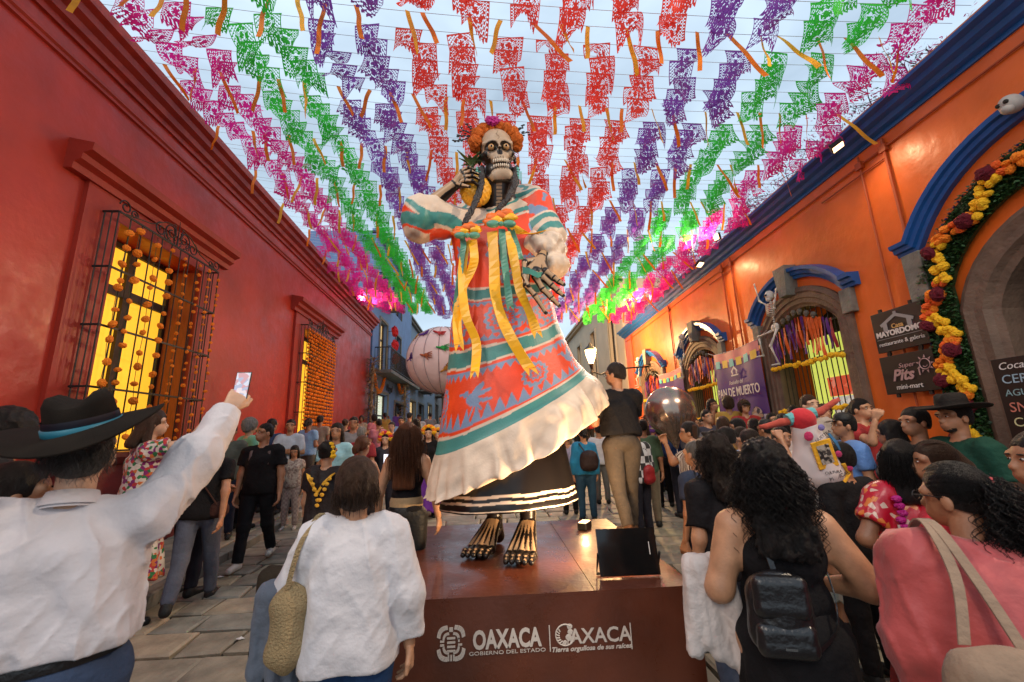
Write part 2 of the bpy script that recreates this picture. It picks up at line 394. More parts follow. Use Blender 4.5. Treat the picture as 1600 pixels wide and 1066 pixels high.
def flower(parent, loc, r, m=None, seed=0, name='marigold'):
    o = bpy.data.objects.new(name, MARI[seed % 3]); C.objects.link(o); o.parent = parent; o.location = loc; o.scale = (r, r, r)
    o.rotation_euler = (seed * 1.7 % 3, seed * .9 % 3, seed * 2.3 % 6)
    if m is not None: o.material_slots[0].link = 'OBJECT'; o.material_slots[0].material = m
    return o
LR = thing('red_building', 'long single-storey terracotta red building with deep moulded cornice and two barred windows', 'building', (-4.6, 0, 0), math.atan(.028))
YA, YB = -3.0, 17.6
mb = MB(); segs = [(YA, 5.1), (6.72, 10.85), (12.5, YB)]
for a, b in segs: mb.box((-.7, a, -.6), (0, b, 6.5))
for a, b, z0, z1 in ((5.1, 6.72, 1.8, 4.65), (10.85, 12.5, 1.8, 4.75)):
    mb.box((-.7, a, -.6), (0, b, z0)); mb.box((-.7, a, z1), (0, b, 6.5))
mb.box((-6, YB - .5, -.6), (-.7, YB, 6.5)); mb.build('wall', M_red, LR)
mb = MB()
mb.prism([(-.5, 6.5), (.04, 6.44), (.04, 6.52), (.10, 6.54), (.12, 6.62), (.2, 6.66), (.22, 6.74), (.3, 6.77), (.32, 6.87), (-.5, 6.9)], 1, YA, YB + .25)
mb.build('cornice', M_redtrim, LR)
mb = MB(); mb.prism([(-.1, 6.1), (.035, 6.13), (.035, 6.17), (.06, 6.19), (.06, 6.23), (-.1, 6.25)], 1, YA, YB + .04); mb.build('moulding', M_redtrim, LR)
mb = MB(); mb.box((-.1, YA, -.6), (.05, 4.6, .9)); mb.box((-.1, 7.3, -.6), (.05, 10.3, 1.15)); mb.box((-.1, 13.2, -.6), (.05, YB + .03, 1.5)); mb.build('plinth', M_red, LR)
M_ylit = mat('glowing_yellow_pane', (.8, .5, .03), .6, var=.1, vs=2, emit=(1, .5, .03), es=.72)  # light of the yellow room behind, put into the panes as glow
M_olit = mat('lit_amber_blind', (.7, .25, .02), .6, emit=(1, .3, .02), es=.35)
def scroll(mb, c, r0, turns, sgn, start, plane_x, r=.009):
    pts = []
    for i in range(int(14 * turns) + 1):
        a = start + sgn * i / 14 * 2 * math.pi; q = r0 * (1 - .75 * i / (14 * turns))
        pts.append((plane_x, c[0] + q * math.cos(a), c[1] + q * math.sin(a)))
    mb.tube(pts, r, 5)
def red_window(y0, y1, z0, z1, sy0, sy1, hy0, hy1, nm_i):
    w = link('window', (lambda mb: (mb.box((0, sy0, -.3), (.055, y0, z1 + .28)), mb.box((0, y1, -.3), (.055, sy1, z1 + .28)), mb.box((0, y0, z1), (.055, y1, z1 + .28)), mb.mesh())[-1])(MB()), M_redtrim, LR)
    def b(name, lo, hi, m): return box_obj(name, lo, hi, m, w)
    mb = MB(); prof = [(0.0, z1 + .28), (.09, z1 + .28), (.1, z1 + .36), (.17, z1 + .40), (.18, z1 + .47), (.27, z1 + .51), (.28, z1 + .60), (0, z1 + .66)]
    mb.prism(prof, 1, hy0, hy1); mb.build('hood', M_redtrim, w)
    mb = MB(); mb.prism([(0, z0 - .14), (.2, z0 - .14), (.26, z0 - .06), (.26, z0 - .002), (0, z0 - .002)], 1, sy0 + .05, sy1 - .05); mb.box((.0, sy0 + .15, -.4), (.17, sy1 - .15, z0 - .142)); mb.build('sill', M_redbase, w)
    xp = -.42; fr = MB(); ym = (y0 + y1) / 2; zt = z1 - .75
    for a, c in ((y0, y0 + .07), (ym - .06, ym + .06), (y1 - .09, y1)): fr.box((xp - .05, a, z0), (xp + .05, c, z1))
    fr.box((xp - .045, y0, zt), (xp + .045, y1, zt + .12)); fr.box((xp - .045, y0, z1 - .08), (xp + .045, y1, z1)); fr.build('frame', M_dwood, w)
    for a, c in ((y0 + .07, ym - .06), (ym + .06, y1 - .09)):
        for d, e in ((z0, zt), (zt + .12, z1 - .08)): b('pane', (xp - .02, a, d), (xp, c, e), M_ylit)
    b('back_wall', (-.69, y0, z0), (xp - .06, y1, z1), M_dwood)
    b('shutter', (xp + .06, y1 - .045, z0 + .02), (xp + .4, y1 - .005, z1 - .05), M_rwood)
    g = MB(); gx = .24; ga, gc = y0 - .25, y1 + .12; gz0, gz1 = z0 + .02, z1 + .02
    n = 11
    for i in range(n + 1):
        y = ga + (gc - ga) * i / n; g.tube([(gx, y, gz0), (gx, y, gz1)], .0085, 6)
    for x in (.08, .16):
        for y in (ga, gc): g.tube([(x, y, gz0), (x, y, gz1)], .008, 5)
    for k in range(5):
        z = gz0 + (gz1 - gz0) * k / 4; g.box((gx - .004, ga, z - .012), (gx + .012, gc, z + .012)); 
        for y in (ga, gc): g.box((0, y - .01, z - .011), (gx, y + .01, z + .011))
    # crest of scrolls
    zc = gz1; c0 = (ga + gc) / 2
    for s in (-1, 1):
        scroll(g, (c0 + s * .13, zc + .16), .13, 1.5, s, -math.pi / 2, gx); scroll(g, (c0 + s * .33, zc + .11), .1, 1.4, -s, math.pi / 2, gx); scroll(g, (c0 + s * .22, zc + .07), .06, 1.2, s, 0, gx, .007)
        scroll(g, (c0 + s * (gc - ga) * .46, zc + .1), .09, 1.4, s, math.pi, gx); scroll(g, (c0 + s * (gc - ga) * .39, zc + .07), .06, 1.3, -s, 0, gx)
        g.tube([(gx, c0 + s * .05, zc + .3), (gx, c0 + s * .25, zc + .26), (gx, c0 + s * .5, zc + .1), (gx, c0 + s * (gc - ga) * .45, zc + .02)], .008, 5)
        for q in range(5): g.tube([(gx, c0 + s * .05, zc + .02 + q * .05), (gx, c0 + s * (.1 + .02 * (q % 2)), zc + .1 + q * .055)], [.012, .003], 4)
    g.tube([(gx, c0, zc), (gx, c0, zc + .4)], [.014, .004], 5); g.build('grille', M_iron, w)
    return gx, ga, gc, gz0, gz1
g1 = red_window(5.1, 6.72, 1.8, 4.65, 4.62, 7.12, 4.35, 7.35, 1)
g2 = red_window(10.85, 12.5, 1.8, 4.75, 10.3, 13.1, 10.1, 13.4, 2)
def lworld(x, y, z): return LR.matrix_basis @ Vector((x, y, z))
rg = random.Random(5)
pos1 = [(4.98, 0), (5.16, 0), (5.45, 0), (5.72, 0), (6.02, 1), (6.3, 1), (6.55, 1), (6.8, 1)]
where = ['at its near end', 'second from its near end', 'third from its near end', 'fourth from its near end', 'fourth from its far end', 'third from its far end', 'second from its far end', 'at its far end']
for i, (y, dense) in enumerate(pos1):
    t = thing('marigold_garland', 'string of orange marigolds down the nearer red-wall window grille, ' + where[i], 'garland', lworld(.27, y, 4.6), LR.rotation_euler.z, 'marigold strings on the nearer left window')
    pts = []; z = 0; k = 0; mb = MB(); n = 22 if dense else 13; L_ = 2.75
    mb.tube([(rg.uniform(-.006, .006), rg.uniform(-.015, .015), -L_ * q / 14) for q in range(15)], .004, 4); mb.build('string', M_string, t)
    for k in range(n):
        zz = -L_ * (k + rg.uniform(.1, .7)) / n; r = rg.uniform(.02, .03) if dense else rg.uniform(.03, .05)
        flower(t, (rg.uniform(0, .02), rg.uniform(-.02, .02), zz), r, seed=rg.randrange(99))
for i in range(15):
    y = 10.65 + i * .14
    t = thing('marigold_garland', 'marigold string in the dense curtain over the farther red-wall window', 'garland', lworld(.27, y, 4.7), LR.rotation_euler.z, 'marigold strings on the farther left window')
    mb = MB()
    for k in range(30): mb.ball((rg.uniform(-.01, .01), rg.uniform(-.02, .02), -2.85 * (k + .5) / 30), rg.uniform(.024, .04), 6, 4, .1)
    o = mb.build('marigold', M_mari[0], t); o['kind'] = 'stuff'
    mb = MB(); mb.tube([(0, 0, 0), (0, 0, -2.88)], .005, 4); mb.build('string', M_string, t)

# ================================================================== right orange building
M_or = mat('orange_stucco', (.78, .15, .018), .43, var=.22, vs=1.2, bump=.4, bs=6, rv=.13)
M_or2 = mat('orange_parapet', (.55, .13, .03), .6, var=.2, vs=3, bump=.3, bs=14)
M_blue = mat('blue_paint', (.012, .105, .36), .35, var=.15, vs=4, bump=.15, bs=14)
M_cant = mat('cantera_stone', (.17, .105, .07), .7, var=.3, vs=5, bump=.5, bs=26)
M_cgrey = mat('grey_stone', (.20, .19, .16), .75, var=.3, vs=6, bump=.5, bs=26)
M_black = mat('black_board', (.012, .008, .007), .38, var=.05)
M_white = mat('white_lettering', (.72, .66, .62), .6, var=0)
M_pipe = mat('orange_conduit', (.42, .075, .015), .5)
RR = thing('orange_building', 'bright orange single-storey building with blue cornice and arched barred windows', 'building', (5.30, 0, 0), -math.atan(.024))
def arc_pts(yc, hw, zs, rise, n=16):
    """segmental arch from (yc-hw, zs) over (yc, zs+rise) to (yc+hw, zs)"""
    r = (hw * hw + rise * rise) / (2 * rise); cz_ = zs + rise - r; a = math.asin(hw / r)
    return [(yc + r * math.sin(-a + 2 * a * i / n), cz_ + r * math.cos(-a + 2 * a * i / n)) for i in range(n + 1)]
def sweep(mb, path, prof, flat=False):
    """path (y,z) list; prof list of (outward from arch, x)"""
    N = len(path); rings = []
    for i, (y, z) in enumerate(path):
        def nrm(a, b):
            d = Vector((b[0] - a[0], b[1] - a[1])); d.normalize(); return Vector((-d.y, d.x))
        if i == 0: n = nrm(path[0], path[1])
        elif i == N - 1: n = nrm(path[-2], path[-1])
        else:
            n1 = nrm(path[i - 1], path[i]); n2 = nrm(path[i], path[i + 1]); n = (n1 + n2); n.normalize(); n = n / max(.5, n.dot(n1))
        rings.append([(px_, y + n.x * o, z + n.y * o) for o, px_ in prof])
    K = len(prof); vs = [v for r_ in rings for v in r_]; fs = [tuple(range(K)), tuple((N - 1) * K + k for k in range(K))[::-1]]
    for i in range(N - 1):
        for k in range(K): fs.append((i * K + k, (i + 1) * K + k, (i + 1) * K + (k + 1) % K, i * K + (k + 1) % K))
    mb.add(vs, fs)
WIN = [(6.92, .86, 3.5, .42), (10.66, .86, 3.5, .42), (14.4, .86, 3.5, .42), (3.15, 1.0, 3.0, .75)]
edges = sorted([(c - hw, c + hw) for c, hw, _, _ in WIN]); mb = MB(); y = -3.0
for a, b in edges: mb.box((0, y, -.6), (.8, a, 5.7)); y = b
mb.box((0, y, -.6), (.8, 17.2, 5.7))
for c, hw, zs, rise in WIN:
    ap = arc_pts(c, hw, zs, rise); mb.prism([(c - hw, 5.7)] + ap + [(c + hw, 5.7)], 0, 0, .8)
    if hw < .95: mb.box((0, c - hw, -.6), (.8, c + hw, 1.0))
mb.build('wall', M_or, RR)
mb = MB(); mb.prism([(.3, 5.66), (-.03, 5.66), (-.03, 5.71), (-.1, 5.73), (-.12, 5.79), (-.2, 5.81), (-.22, 5.87), (-.3, 5.89), (-.31, 5.93), (.3, 5.94)], 1, -3, 17.25); mb.build('cornice', M_blue, RR)
mb = MB(); mb.box((-.05, -3, 5.943), (.5, 17.2, 6.16)); mb.build('parapet', M_or2, RR)
mb = MB(); mb.tube([(-.025, -3, 5.47), (-.025, 17, 5.5)], .014, 6)
for yy in (4.74, 5.13, 8.66, 9.05, 12.3, 16.2): mb.tube([(-.03, yy, 5.62), (-.03, yy, 1.2)], .02 if yy != 5.13 else .014, 6); mb.box((-.06, yy - .05, 5.42), (0, yy + .05, 5.52))
mb.tube([(-.03, 4.74, 5.34), (-.03, 5.9, 5.34)], .012, 6); mb.tube([(-.03, 8.66, 5.34), (-.03, 9.7, 5.34)], .012, 6); mb.build('conduit', M_pipe, RR)
M_lime = mat('lime_lit_wall', (.55, .62, .12), .7, emit=(.62, .7, .12), es=.62, var=.06)
M_dark = mat('dark_interior', (.02, .016, .012), .9)
M_redposter = mat('red_shop_poster', (.6, .06, .03), .5, emit=(.8, .12, .05), es=.4, pattern=pat_spots([(.6, .05, .02), (.75, .3, .2), (.45, .03, .02), (.8, .7, .6)], 9))
M_shop = mat('lit_shop_shelf', (.6, .6, .55), .5, emit=(.8, .75, .65), es=.35, pattern=pat_spots([(.6, .6, .55), (.1, .12, .1), (.7, .68, .6), (.35, .1, .06), (.3, .34, .2)], 14))
M_purple = mat('purple_cloth', (.10, .015, .18), .7, var=.2); M_orcloth = mat('orange_cloth', (.75, .12, .015), .6, var=.2); M_redcloth = mat('red_cloth', (.35, .02, .03), .6)
def rworld(x, y, z): return RR.matrix_basis @ Vector((x, y, z))
def orange_window(c, hw, zs, rise, idx):
    ap = arc_pts(c, hw - .02, zs, rise); w = None
    path = [(c - hw + .02, .9)] + ap + [(c + hw - .02, .9)]
    mb = MB(); sweep(mb, path, [(0.0, -.05), (0, .35), (-.06, .35), (-.06, .05), (.0, -.05)][:4] and [(.30, -.002), (.30, -.05), (.22, -.07), (.19, -.05), (.11, -.05), (.09, -.03), (.02, -.03), (-.01, .0), (-.05, .02), (-.05, .3), (.02, .3), (.02, .001)])
    w = mb.build('window', M_cant, RR)
    bp = arc_pts(c, 1.08, 3.86, .52); bpth = [(c - 1.36, 3.83), (c - 1.1, 3.83)] + bp[1:-1] + [(c + 1.1, 3.83), (c + 1.32, 3.83)]
    mb = MB(); sweep(mb, bpth, [(0, .0), (0, -.07), (.05, -.08), (.06, -.12), (.12, -.13), (.13, -.18), (.19, -.19), (.2, 0)]); mb.build('hood', M_blue, w)
    for s in (-1, 1): box_obj('stone_block', (-.1, c + s * 1.14 - .10, 3.46), (0, c + s * 1.14 + .10, 3.826), M_cgrey, w, .01)
    mb = MB(); mb.prism([(c - .1, 4.1), (c + .1, 4.1), (c + .16, 4.64), (c - .16, 4.64)], 0, -.22, 0); mb.build('keystone', M_cgrey, w)
    mb = MB(); mb.prism([(c - hw, 1.0)] + arc_pts(c, hw, zs, rise) + [(c + hw, 1.0)], 0, .79, .82); mb.build('back_wall', M_dark, w)
    box_obj('lit_wall', (.36, c - hw + .05, 1.0), (.38, c + (.35 if idx else .42), 3.35), M_lime, w)
    box_obj('shop_poster', (.33, c - hw + .06, 2.3), (.345, c + .05, 2.62), M_redposter, w); box_obj('shop_shelf', (.33, c - hw + .06, 1.1), (.345, c + .02, 2.29), M_shop, w)
    g = MB(); n = 14
    for i in range(n + 1):
        y = c - hw + .06 + (2 * hw - .12) * i / n; q = (y - c) / hw; zt = zs + rise * (1 - q * q) * .95
        g.tube([(.06, y, 1.0), (.06, y, zt)], .009, 6)
    for z in (1.3, 2.1, 2.95, 3.5): g.box((.053, c - hw, z - .012), (.067, c + hw, z + .012))
    g.build('grille', M_iron, w)
    box_obj('sill', (-.1, c - hw - .25, .9), (.3, c + hw + .25, .998), M_cant, w)
for i, (c, hw, zs, rise) in enumerate(WIN[:3]): orange_window(c, hw, zs, rise, i)
wn = ['nearest arched window', 'middle arched window', 'farthest arched window']
for i, (c, hw, zs, rise) in enumerate(WIN[:3]):
    for z, nm in ((2.92, 'upper'), (2.12, 'lower')):
        t = thing('marigold_garland', '%s row of yellow marigolds across the %s' % (nm, wn[i]), 'garland', rworld(-.06, c, z), RR.rotation_euler.z, 'marigold rows on the arched windows')
        mb = MB(); mb.tube([(0, -.84 + .21 * q, -.03 + .02 * math.sin(q * 1.9)) for q in range(9)], .005, 4); mb.build('string', M_string, t)
        n = 17
        for k in range(n):
            yy = -.83 + 1.66 * k / (n - 1) + rg.uniform(-.02, .02); flower(t, (-.01, yy, -.03 + rg.uniform(-.02, .02)), rg.uniform(.038, .052), M_mari[1], rg.randrange(99))
    t = thing('fabric_streamers', 'purple, orange and red fabric strips hanging in the top of the %s' % wn[i], 'streamers', rworld(-.03, c, 3.6), RR.rotation_euler.z, 'fabric streamers in the arched windows')
    for k in range(20):
        y = -.74 + 1.48 * k / 19; ln = rg.uniform(.45, .66); z0 = .12 - .3 * abs(y); mb = MB(); ph = rg.uniform(0, 6)
        pts = [(-.02 + .02 * math.sin(ph + q), y + .03 * math.sin(ph + q * .8), z0 - ln * q / 6) for q in range(7)]
        mb.strip(pts, [rg.uniform(.03, .065)] * 7, [(.3 * math.sin(ph + q * .9), 1, 0) for q in range(7)], .004)
        mb.build('strip', rg.choice([M_purple, M_orcloth, M_purple, M_orcloth, M_redcloth, M_purple]), t)
    t = thing('skull_cluster', 'cluster of small dark skull ornaments under the arch of the %s' % wn[i], 'ornament', rworld(-.05, c, 3.68), RR.rotation_euler.z, 'skull ornaments in the arched windows')
    for k in range(7):
        q = -.45 + .15 * k; mb = MB(); mb.smooth = True; mb.ball((0, 0, 0), .05, 9, 7, 0, (.9, .85, 1)); mb.ball((-.012, 0, -.045), .028, 7, 5, 0, (1, .9, .8)); mb.build('skull', mat('old_bone', (.12, .10, .08), .7, var=.3), t).location = (-.03, q, .1 - .7 * q * q + rg.uniform(-.03, .03))
# ---- hanging plastic skeletons
M_bone = mat('bone_plastic', (.62, .58, .52), .5, var=.1, vs=20)
def skeleton(loc, rz, s, label, pose):
    t = thing('skeleton', label, 'skeleton', loc, rz, 'plastic skeletons on the window arches'); t.scale = (s, s, s)
    def part(nm, f):
        mb = MB(); mb.smooth = True; f(mb); return mb.build(nm, M_bone, t)
    o = part('skull', lambda m: (m.ball((0, 0, .0), .085, 12, 9, 0, (.95, .85, 1.1)), m.ball((-.03, 0, -.075), .05, 9, 6, 0, (.9, .85, .8))))
    mbe = MB(); [mbe.ball((-.075, s_ * .03, .0), .02, 6, 5) for s_ in (-1, 1)]; mbe.ball((-.085, 0, -.035), .01, 5, 4); mbe.build('eye_socket', M_dark, o)['kind'] = 'stuff'
    def spine(m):
        for k in range(11): m.ball((0, 0, -.12 - .042 * k), .02, 6, 4, 0, (1, 1, .8))
    part('spine', spine)
    def ribs(m):
        for k in range(6):
            w = .10 + .02 * math.sin(k * .6); z = -.19 - .034 * k
            m.tube([(.05 * math.cos(a) - .03, w * math.sin(a), z - .02 * math.cos(a)) for a in [q * math.pi / 6 for q in range(12)]], .008, 5, close=True)
        m.tube([(-.07, 0, -.18), (-.075, 0, -.34)], .012, 5); m.tube([(0, -.15, -.15), (-.03, 0, -.16), (0, .15, -.15)], .011, 5)
    part('ribcage', ribs)
    part('pelvis', lambda m: (m.ball((0, .06, -.6), .06, 8, 6, 0, (.6, 1, 1)), m.ball((0, -.06, -.6), .06, 8, 6, 0, (.6, 1, 1)), m.tube([(0, -.08, -.63), (-.03, 0, -.67), (0, .08, -.63)], .018, 6)))
    def bone(m, a, b, r=.015): m.tube([a, (Vector(a) * .5 + Vector(b) * .5), b], [r * 1.5, r * .8, r * 1.4], 6); m.ball(a, r * 1.8, 6, 5); m.ball(b, r * 1.7, 6, 5)
    for s_, (e, h) in zip((-1, 1), pose[:2]):
        part('arm', lambda m: (bone(m, (0, s_ * .15, -.15), e), bone(m, e, h, .012), [m.tube([h, Vector(h) + (Vector(h) - Vector(e)).normalized() * .09 + Vector((0, (q - 1.5) * .022, 0))], [.009, .005], 5) for q in range(4)]))
    for s_, (k_, f) in zip((-1, 1), pose[2:]):
        part('leg', lambda m: (bone(m, (0, s_ * .08, -.64), k_, .019), bone(m, k_, f, .015), m.tube([f, Vector(f) + Vector((-.13, 0, -.02))], [.018, .01], 6)))
    return t
skeleton(rworld(-.3, 7.15, 4.2), -.2, 1.0, 'white plastic skeleton climbing the nearest arched window, one arm raised', [((-.02, .18, -.05), (-.02, -.06, -.28)), ((-.02, .35, -.02), (-.02, .42, .25)), ((-.1, -.12, -.95), (-.1, .0, -1.3)), ((-.1, .32, -.75), (-.08, .42, -1.05))][:0] or
         [((-.1, -.32, -.33), (-.1, -.45, -.1)), ((-.05, .32, .0), (-.05, .40, .3)), ((-.14, -.03, -.95), (-.05, -.02, -1.28)), ((-.15, .36, -.7), (-.1, .42, -1.05))])
skeleton(rworld(-.35, 10.9, 4.3), -.4, .85, 'white plastic skeleton draped over the middle arched window', [((-.1, -.3, -.05), (-.1, -.35, -.35)), ((-.05, .34, .02), (-.05, .6, .06)), ((-.14, -.2, -.9), (-.1, -.12, -1.3)), ((-.14, .2, -.9), (-.1, .25, -1.3))])
skeleton(rworld(-.35, 14.7, 4.35), -.4, .8, 'white plastic skeleton draped over the farthest arched window', [((-.1, -.3, -.15), (-.1, -.2, -.45)), ((-.05, .3, .05), (-.05, .5, .1)), ((-.14, -.2, -.9), (-.1, -.3, -1.2)), ((-.14, .1, -.9), (-.1, .1, -1.25))])
# ---- big arch with hedge panel, doorway
c = 3.15
mb = MB(); bp = arc_pts(c, 1.42, 3.95, .82, 20); sweep(mb, [(c - 1.75, 3.92), (c - 1.45, 3.92)] + bp[1:-1] + [(c + 1.45, 3.92), (c + 1.72, 3.92)], [(0, .0), (0, -.07), (.04, -.08), (.05, -.12), (.1, -.13), (.11, -.17), (.16, -.18), (.17, 0)])
hoodD = mb.build('hood', M_blue, RR)
for s in (-1, 1): box_obj('stone_block', (-.1, c + s * 1.55 - .12, 3.3), (0, c + s * 1.55 + .12, 3.916), M_cgrey, RR, .01)
mb = MB(); sweep(mb, [(c - .96, .2)] + arc_pts(c, .96, 3.0, .72, 18) + [(c + .96, .2)], [(.24, .0), (.24, -.06), (.18, -.09), (.1, -.06), (.02, -.06), (-.02, 0), (-.08, .03), (-.08, .4), (.03, .4), (.03, .001)]); mb.build('door_surround', M_cant, RR)
mb = MB(); mb.prism([(c - 1, -.3)] + arc_pts(c, 1.0, 3.0, .75) + [(c + 1, -.3)], 0, .5, .56); dd = mb.build('door', M_dwood, RR)
mb = MB()
for k in range(9): y = c - .88 + .22 * k; mb.box((.47, y - .09, 0), (.499, y + .09, 3.25 + .4 * (1 - ((y - c) / .95) ** 2)))
mb.build('door_board', mat('slatted_wood', (.12, .07, .04), .6, var=.3, vs=8, stretch=(8, 8, 1)), dd)
# hedge panel, artificial leaves
M_hedge = [mat('hedge_%d' % i, cc, .5, var=.3, vs=20) for i, cc in enumerate([(.018, .06, .012), (.03, .10, .02), (.012, .04, .012)])]
t = thing('hedge_panel', 'artificial green leaf panel framing the large arch on the right', 'plant panel', rworld(0, c, 0), RR.rotation_euler.z)
mb = MB(); sweep(mb, [(-1.2, .3)] + arc_pts(0, 1.2, 3.35, .8, 18) + [(1.2, .3)], [(.0, -.03), (.0, -.07), (.36, -.07), (.36, -.03)]); mb.build('backing', M_hedge[2], t)
mb = MB(); path = [(1.2, .3), (1.2, 3.35)]; ar = arc_pts(0, 1.2, 3.35, .8, 24); rg = random.Random(11)
for _ in range(15000):
    u = rg.random()
    if u < .55: s_ = rg.choice((1, 1, 1, -1)); y, z, ny, nz_ = s_ * 1.2, rg.uniform(.3, 3.35), s_, 0
    else:
        q = rg.uniform(0, 23.99); i = int(q); f = q - i; y = ar[i][0] * (1 - f) + ar[i + 1][0] * f; z = ar[i][1] * (1 - f) + ar[i + 1][1] * f
        d = Vector((ar[i + 1][0] - ar[i][0], ar[i + 1][1] - ar[i][1])).normalized(); ny, nz_ = -d.y, d.x
    o_ = rg.uniform(-.02, .38); p = Vector((-.07 - rg.uniform(0, .05), y + ny * o_, z + nz_ * o_)); a = Vector((rg.uniform(-1, .2), rg.uniform(-1, 1), rg.uniform(-1, 1))).normalized(); b_ = a.orthogonal().normalized(); s1 = rg.uniform(.014, .028)
    mb.cur = rg.choice((0, 0, 1)); mb.add([p - b_ * s1 * .5, p + a * s1, p + b_ * s1 * .5, p - a * s1], [(0, 1, 2, 3)])
o = mb.build('leaves', M_hedge, t); o['kind'] = 'stuff'
# purple edging beads of the panel + marigold zigzag garland
M_bead = mat('purple_bead', (.05, .02, .12), .4)
mb = MB(); full = [(1.2, .3 + .08 * k) for k in range(38)] + ar[::-1]
for (y, z) in [(1.57, .3 + .05 * k) for k in range(62)] + [(p[0] * 1.31, 3.35 + (p[1] - 3.35) * 1.44 + .02) for p in arc_pts(0, 1.2, 3.35, .8, 60)]: mb.ball((-.09, y, z), .014, 5, 4)
mb.build('trim', M_bead, t)['kind'] = 'stuff'
gt = thing('marigold_zigzag_garland', 'thick zigzag garland of yellow and orange marigolds with wine red blooms around the large arch', 'garland', rworld(0, c, 0), RR.rotation_euler.z)
def arch_pt(s_, off):
    """s_ metres up the far jamb from ground, then round the arch; off outward"""
    if s_ < 3.05: return (1.2 + off, .3 + s_)
    a = (s_ - 3.05) / 2.6; i = min(int(a * 24), 23); f = a * 24 - i; p0 = ar[24 - i]; p1 = ar[23 - i]
    d = Vector((p1[0] - p0[0], p1[1] - p0[1])).normalized(); n = Vector((d.y, -d.x)); y = p0[0] * (1 - f) + p1[0] * f; z = p0[1] * (1 - f) + p1[1] * f
    return (y + n.x * off, z + n.y * off)
rg = random.Random(4); s_ = .25; k = 0
while s_ < 5.2:
    ph = (s_ / .62) % 1; off = .17 + .11 * (1 - abs(ph * 2 - 1) * 2); seg = int(s_ / .31) % 2
    m_ = M_mari[1] if seg == 0 else M_mari[0] if rg.random() < .7 else M_mari[2]
    for q in range(2):
        y, z = arch_pt(s_ + rg.uniform(-.02, .02), off + (q - .5) * .085 + rg.uniform(-.015, .015)); flower(gt, (-.13 + rg.uniform(-.015, .015), y, z), rg.uniform(.042, .056), m_, rg.randrange(99))
    s_ += .052; k += 1
for k in range(15):
    s_ = .35 + k * .33; y, z = arch_pt(s_, .17 + (.12 if k % 2 else -.07)); flower(gt, (-.15, y, z), .085, M_wine, k, 'wine_bloom')
tt = thing('skull_ornament', 'grey plastic skull over the top of the large arch', 'skull', rworld(-.24, 3.26, 4.84), 0)
mb = MB(); mb.smooth = True; mb.ball((0, 0, 0), .1, 14, 10, 0, (1.1, .8, .95)); mb.ball((-.06, 0, -.06), .055, 10, 7, 0, (1, .9, .9)); mb.build('cranium', mat('grey_bone', (.4, .37, .34), .7, var=.2), tt)
mb = MB(); [mb.ball((-.1, s_ * .032, -.0), .022, 7, 5) for s_ in (-1, 1)]; mb.build('eye_socket', M_dark, tt)['kind'] = 'stuff'
# ---- signs
def face_r(x, y, z): return rworld(x, y, z)
RZs = RR.rotation_euler.z - math.pi / 2   # text facing the street (-x), reading along -y
def sign(y0, y1, z0, z1, label):
    t = thing('sign_board', label, 'sign', rworld(-.1, (y0 + y1) / 2, (z0 + z1) / 2), RR.rotation_euler.z, 'black shop signs on the orange wall')
    h = (z1 - z0) / 2; w = (y1 - y0) / 2
    box_obj('board', (-.02, -w, -h), (.02, w, h), M_black, t, .004)
    mb = MB()
    for yy in (-w * .6, w * .6):
        for zz in (-1, 1): mb.box((-.012, yy - .02, zz * (h + .0)), (.012, yy + .02, zz * (h + .045)))
    mb.box((.02, -w * .6, -.02), (.1, -w * .6 + .03, .02)); mb.box((.02, w * .6 - .03, -.02), (.1, w * .6, .02)); mb.build('bracket', M_iron, t)
    return t
TR = (math.pi / 2, 0, -math.pi / 2)
def stext(t, nm, body, m, y, z, size, sx=1, off=0, shear=0, tilt=0):
    return text(nm, body, m, t, (-.024, y, z), (math.pi / 2, tilt, -math.pi / 2), size, .002, off, 'CENTER', shear, sx)
t = sign(4.69, 5.41, 2.76, 3.3, 'upper black board with a house emblem and the word restaurante')
M_gold = mat('gold_lettering', (.6, .36, .12), .5)
stext(t, 'lettering', 'MAYORDOMO', M_white, 0, -.035, .10, .98, .004); stext(t, 'lettering', 'Casa', M_gold, 0, .045, .085, 1, .002); stext(t, 'lettering', 'restaurante & galería', M_white, 0, -.165, .075)
mb = MB(); mb.box((-.026, -.33, -.1), (-.021, .33, -.094))
for s_ in (-1, 1):   # house emblem: roof, sides with window
    mb.prism([(s_ * .24, .1), (s_ * .0, .215), (s_ * .0, .17), (s_ * .22, .065)], 0, -.026, -.021); mb.prism([(s_ * .2, .09), (s_ * .14, .115), (s_ * .14, .0), (s_ * .2, .0)], 0, -.0262, -.0212)
mb.box((-.026, -.02, .205), (-.021, .02, .235)); mb.build('emblem', mat('grey_print', (.3, .29, .29), .6), t)
t = sign(4.70, 5.42, 2.2, 2.70, 'lower black board reading mini-mart with a small sun emblem')
M_pk = mat('pinkish_print', (.45, .27, .26), .6)
stext(t, 'lettering', 'Pits', M_pk, .08, -.02, .2, 1.0, .006, .35); stext(t, 'lettering', 'Super', M_pk, .0, .1, .085, 1.1, 0, .3); stext(t, 'lettering', 'mini-mart', M_white, .02, -.17, .09)
mb = MB(); mb.tube([(-.026, -.24 + .065 * math.cos(a), .075 + .065 * math.sin(a)) for a in [q * math.pi / 9 for q in range(18)]], .007, 4, close=True)
for q in range(9): a = q * 2 * math.pi / 9 + .3; mb.prism([(-.24 + .08 * math.cos(a - .15), .075 + .08 * math.sin(a - .15)), (-.24 + .115 * math.cos(a), .075 + .115 * math.sin(a)), (-.24 + .08 * math.cos(a + .15), .075 + .08 * math.sin(a + .15))], 0, -.027, -.022)
